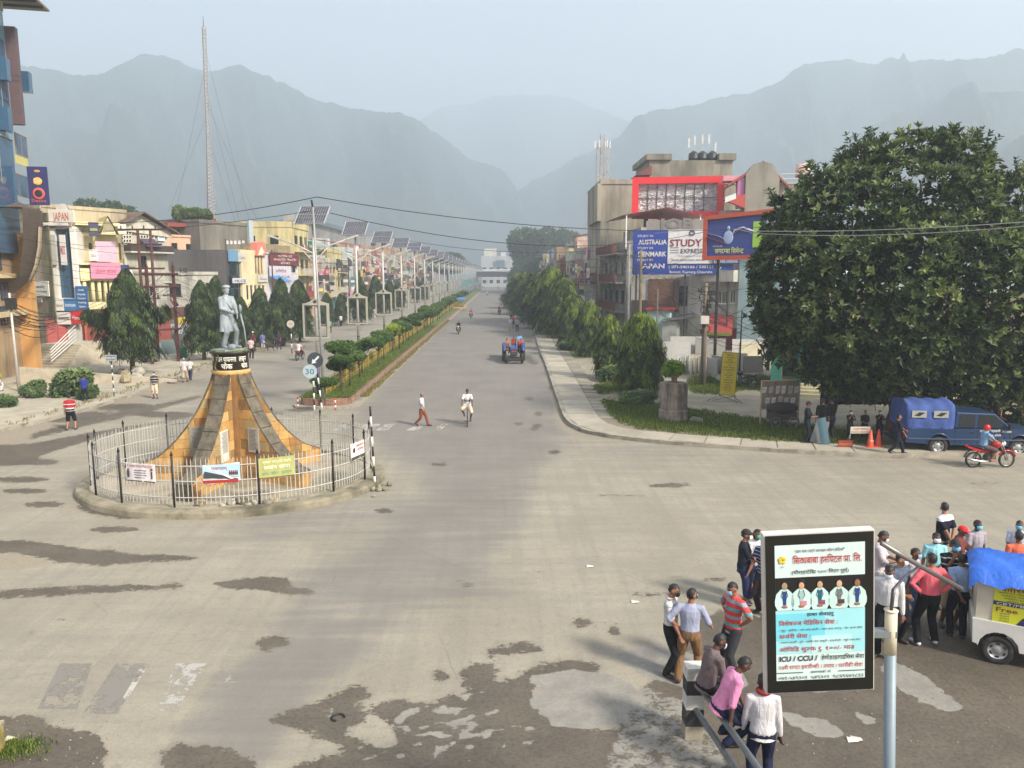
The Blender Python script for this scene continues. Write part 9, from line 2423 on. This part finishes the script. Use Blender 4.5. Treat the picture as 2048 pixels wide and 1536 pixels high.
for k in range(12):
 u=1356+k*9+(14 if k>5 else 0);slab_obj(u,748-(k%3)*2,.09,1.15+.1*(k%2),1.3,R(-20 if k<6 else 18),0,k,'%s slab from the left of the upright leaning row'%nm_[k])
 # police checking gear
x,y=G(1712,888,.13);ck=thing('checking_board','white police checking board on a low steel stand','sign',(x,y-.3,.13));zc_=A(1709,858,y).z-.13
m=MB();m.box(-.42,.42,-.03,0,zc_-.12,zc_+.16);cb_=m.build('board',paint((200,190,176),.5),ck);text(cb_,'POLICE CHECKING',0,-.035,zc_-.09,.10,paint((150,50,40)),.01,.76);text(cb_,'प^हरी चेिकङ',0,-.035,zc_+.03,.10,paint((150,50,40)),.01,.6)
m=MB();[m.tube([(e*.4,.0,zc_-.1),(e*.5,-.1,0)],.015,5)for e in(-1,1)];m.tube([(-.45,.3,0),(-.4,0,zc_-.1)],.015,5);m.tube([(.45,.3,0),(.4,0,zc_-.1)],.015,5);m.build('stand',M_PIPE,ck)
x,y=G(1690,895,.13);m=MB();m.box(-.3,.3,-.02,.0,0,.3);o=m.build('fallen_sign',paint((140,44,40)),None,(x,y,.13));tag(o,'red plate reading police lying under the checking board','sign')
text(o,'POLICE',0,-.03,.1,.12,paint((190,150,60)),.01,.5)
M_CONE=pm('cone_orange',S(206,76,50),.5,0,.08,4)
for k,(u,v,lab)in enumerate(((1740,894,'orange traffic cone left of its pair, with white lettering'),(1756,893,'orange traffic cone right of its pair'))):
 x,y=G(u,v,.13);cn=thing('traffic_cone',lab,'traffic cone',(x,y,.13),0,'traffic cones at the checkpoint');m=MB();m.box(-.19,.19,-.19,.19,0,.04);m.lathe([(.14,.04),(.035,.72),(0,.72)],16);m.build('cone_body',M_CONE,cn)
 if k==0:text(cn,'POLICE',0,-.14,.25,.1,M_WHITE,.01,.16)
x,y=G(1757,872,.13);m=MB();m.box(-.22,.22,-.02,.02,.55,.72);m.box(-.02,.02,-.01,.01,0,.55);o=m.build('white_plate',paint((206,204,200)),None,(x,y-.1,.13));tag(o,'small white plate on a rod behind the right cone','sign')
for k,(u,v,w_,h_,ti,c,lab)in enumerate(((1630,886,.5,1.0,.35,(120,122,126),'pale riot shield leaning left of the blue one'),(1651,890,.38,1.15,-.16,(70,96,106),'blue-grey riot shield standing upright'),(1640,886,.45,.95,.2,(110,112,118),'grey riot shield between the other two'))):
 x,y=G(u,v,.13);m=MB()
 for i in range(7):xx=-w_/2+w_*i/6;yy=-.06*math.cos((i-3)/3*1.4);m.v+=[(xx,yy,0),(xx,yy,h_)]
 for i in range(6):m.f.append((i*2,i*2+2,i*2+3,i*2+1));m.mi.append(0);m.sm.append(True)
 o=m.build('riot_shield',paint(c,.25),None,(x,y,.13));o.rotation_euler=(R(-8),ti,0);tag(o,lab,'riot shield','riot shields at the checkpoint')
x,y=A(1690,800,36).x,36;pc=thing('purple_cloth','purple cloth hung as a screen under the fig tree','cloth',(x,y,.12));m=MB()
for i in range(25):xx=-1.2+3.2*i/24;yy=.08*math.sin(i*1.7);m.v+=[(xx,yy,.9),(xx,yy*.5,3.0)]
for i in range(24):m.f.append((i*2,i*2+2,i*2+3,i*2+1));m.mi.append(0);m.sm.append(True)
m.build('cloth',C('purple_sheet',(70,56,110)),pc)
x,y=G(1572,860,.13);hpx=thing('covered_cart','dark covered handcart standing behind the hoarding','cart',(x,y+.6,.13));m=MB();m.ball((0,0,.9),(.75,.45,.3),12);m.build('cover',paint((44,38,38),.9),hpx);m=MB();m.box(-.6,.6,-.3,.3,.4,.75);m.build('cart_box',paint((60,54,46)),hpx)
for e in(-1,1):wheel(hpx,'wheel',(e*.4,-.32,.3),.3,.06,.85,spoke=10,tread=False)
c_=A(1553,705,50);dbx=thing('shop_tv_box','dark boxed shop sign hanging at the left edge of the fig crown','sign',(c_.x,50,.12),R(-20));m=MB();m.box(-.6,1.0,0,.3,c_.z-.6,c_.z+.75);m.build('box',paint((44,40,42)),dbx);m=MB();m.tube([(-.6,.1,c_.z+.6),(-1.3,.1,c_.z+.7),(-.6,.1,c_.z-.4)],.05,6);m.build('bracket',paint((110,108,104)),dbx);m=MB();m.box(.6,.7,.3,.4,0,c_.z);m.build('post',M_IRON,dbx)
x,y=G(541,702,.13);dg_=thing('dog','dark dog walking on the left pavement near the purple dress','dog',(x,y,.13),R(180));K=Soup();K.limb([V3(-.3,0,.48),V3(0,0,.50),V3(.28,0,.52)],[.10,.12,.13],10);K.limb([V3(.3,0,.55),V3(.45,0,.68)],[.08,.06],8);K.ball(V3(.5,0,.70),.10,.06,.06);K.limb([V3(.56,0,.68),V3(.66,0,.66)],[.04,.03],6)
for e in(-1,1):
 K.limb([V3(.24,e*.07,.46),V3(.25,e*.07,.24),V3(.24,e*.07,.03)],[.05,.03,.025],6);K.limb([V3(-.26,e*.07,.46),V3(-.2,e*.07,.30),V3(-.32,e*.07,.18),V3(-.28,e*.07,.03)],[.07,.045,.028,.025],6);K.ball(V3(.46,e*.05,.77),.02,.015,.04)
K.limb([V3(-.36,0,.52),V3(-.5,0,.60),V3(-.58,0,.72)],[.03,.02,.015],6);K.fuse('body',.025,paint((60,48,40),.9)).parent=dg_
x,y=G(84,690,.13);pm_=thing('palm_plant','young palm with drooping fronds before the narrow beige house','palm',(x,y-2,.13));zc=A(84,625,y-2).z;m=MB();m.tube([(0,0,0),(.1,0,zc)],[.14,.09],8);m.build('trunk',M_BARK,pm_)
for k in range(13):
 a_=k*.484*1.0+.2;P_=[];D_=[];U_=[]
 for s_ in np.linspace(.1,1,16):
  q=np.array([math.cos(a_)*1.7*s_,math.sin(a_)*1.7*s_,zc+.9*s_-1.9*s_*s_])
  for e in(-1,1):P_.append(q);D_.append([math.cos(a_)*.6-e*math.sin(a_),math.sin(a_)*.6+e*math.cos(a_),-.5]);U_.append([0,0,1])
 V,F,T=leaves(np.array(P_),np.array(D_,float),np.array(U_,float),.5,.05,np.full(len(P_),.4));link('frond',leafmesh('frond',V,F,T,M_ASH),pm_)
flush()
HAZE_D=0.00098
HAZE_TOP=720
hm=bpy.data.materials.new('valley_haze');hm.use_nodes=True
ht=hm.node_tree
for nd in list(ht.nodes):
 if nd.type!='OUTPUT_MATERIAL':ht.nodes.remove(nd)
pv=ht.nodes.new('ShaderNodeVolumePrincipled')
pv.inputs['Color'].default_value=(.83,.92,1.0,1)
pv.inputs['Density'].default_value=HAZE_D
pv.inputs['Anisotropy'].default_value=.3
ht.links.new(pv.outputs[0],[n for n in ht.nodes if n.type=='OUTPUT_MATERIAL'][0].inputs['Volume'])
haze=MB().box(-3600,3600,-70,3500,-1.2,HAZE_TOP).build('haze',hm)
stuff(haze,'pale blue haze filling the valley in front of the mountains')
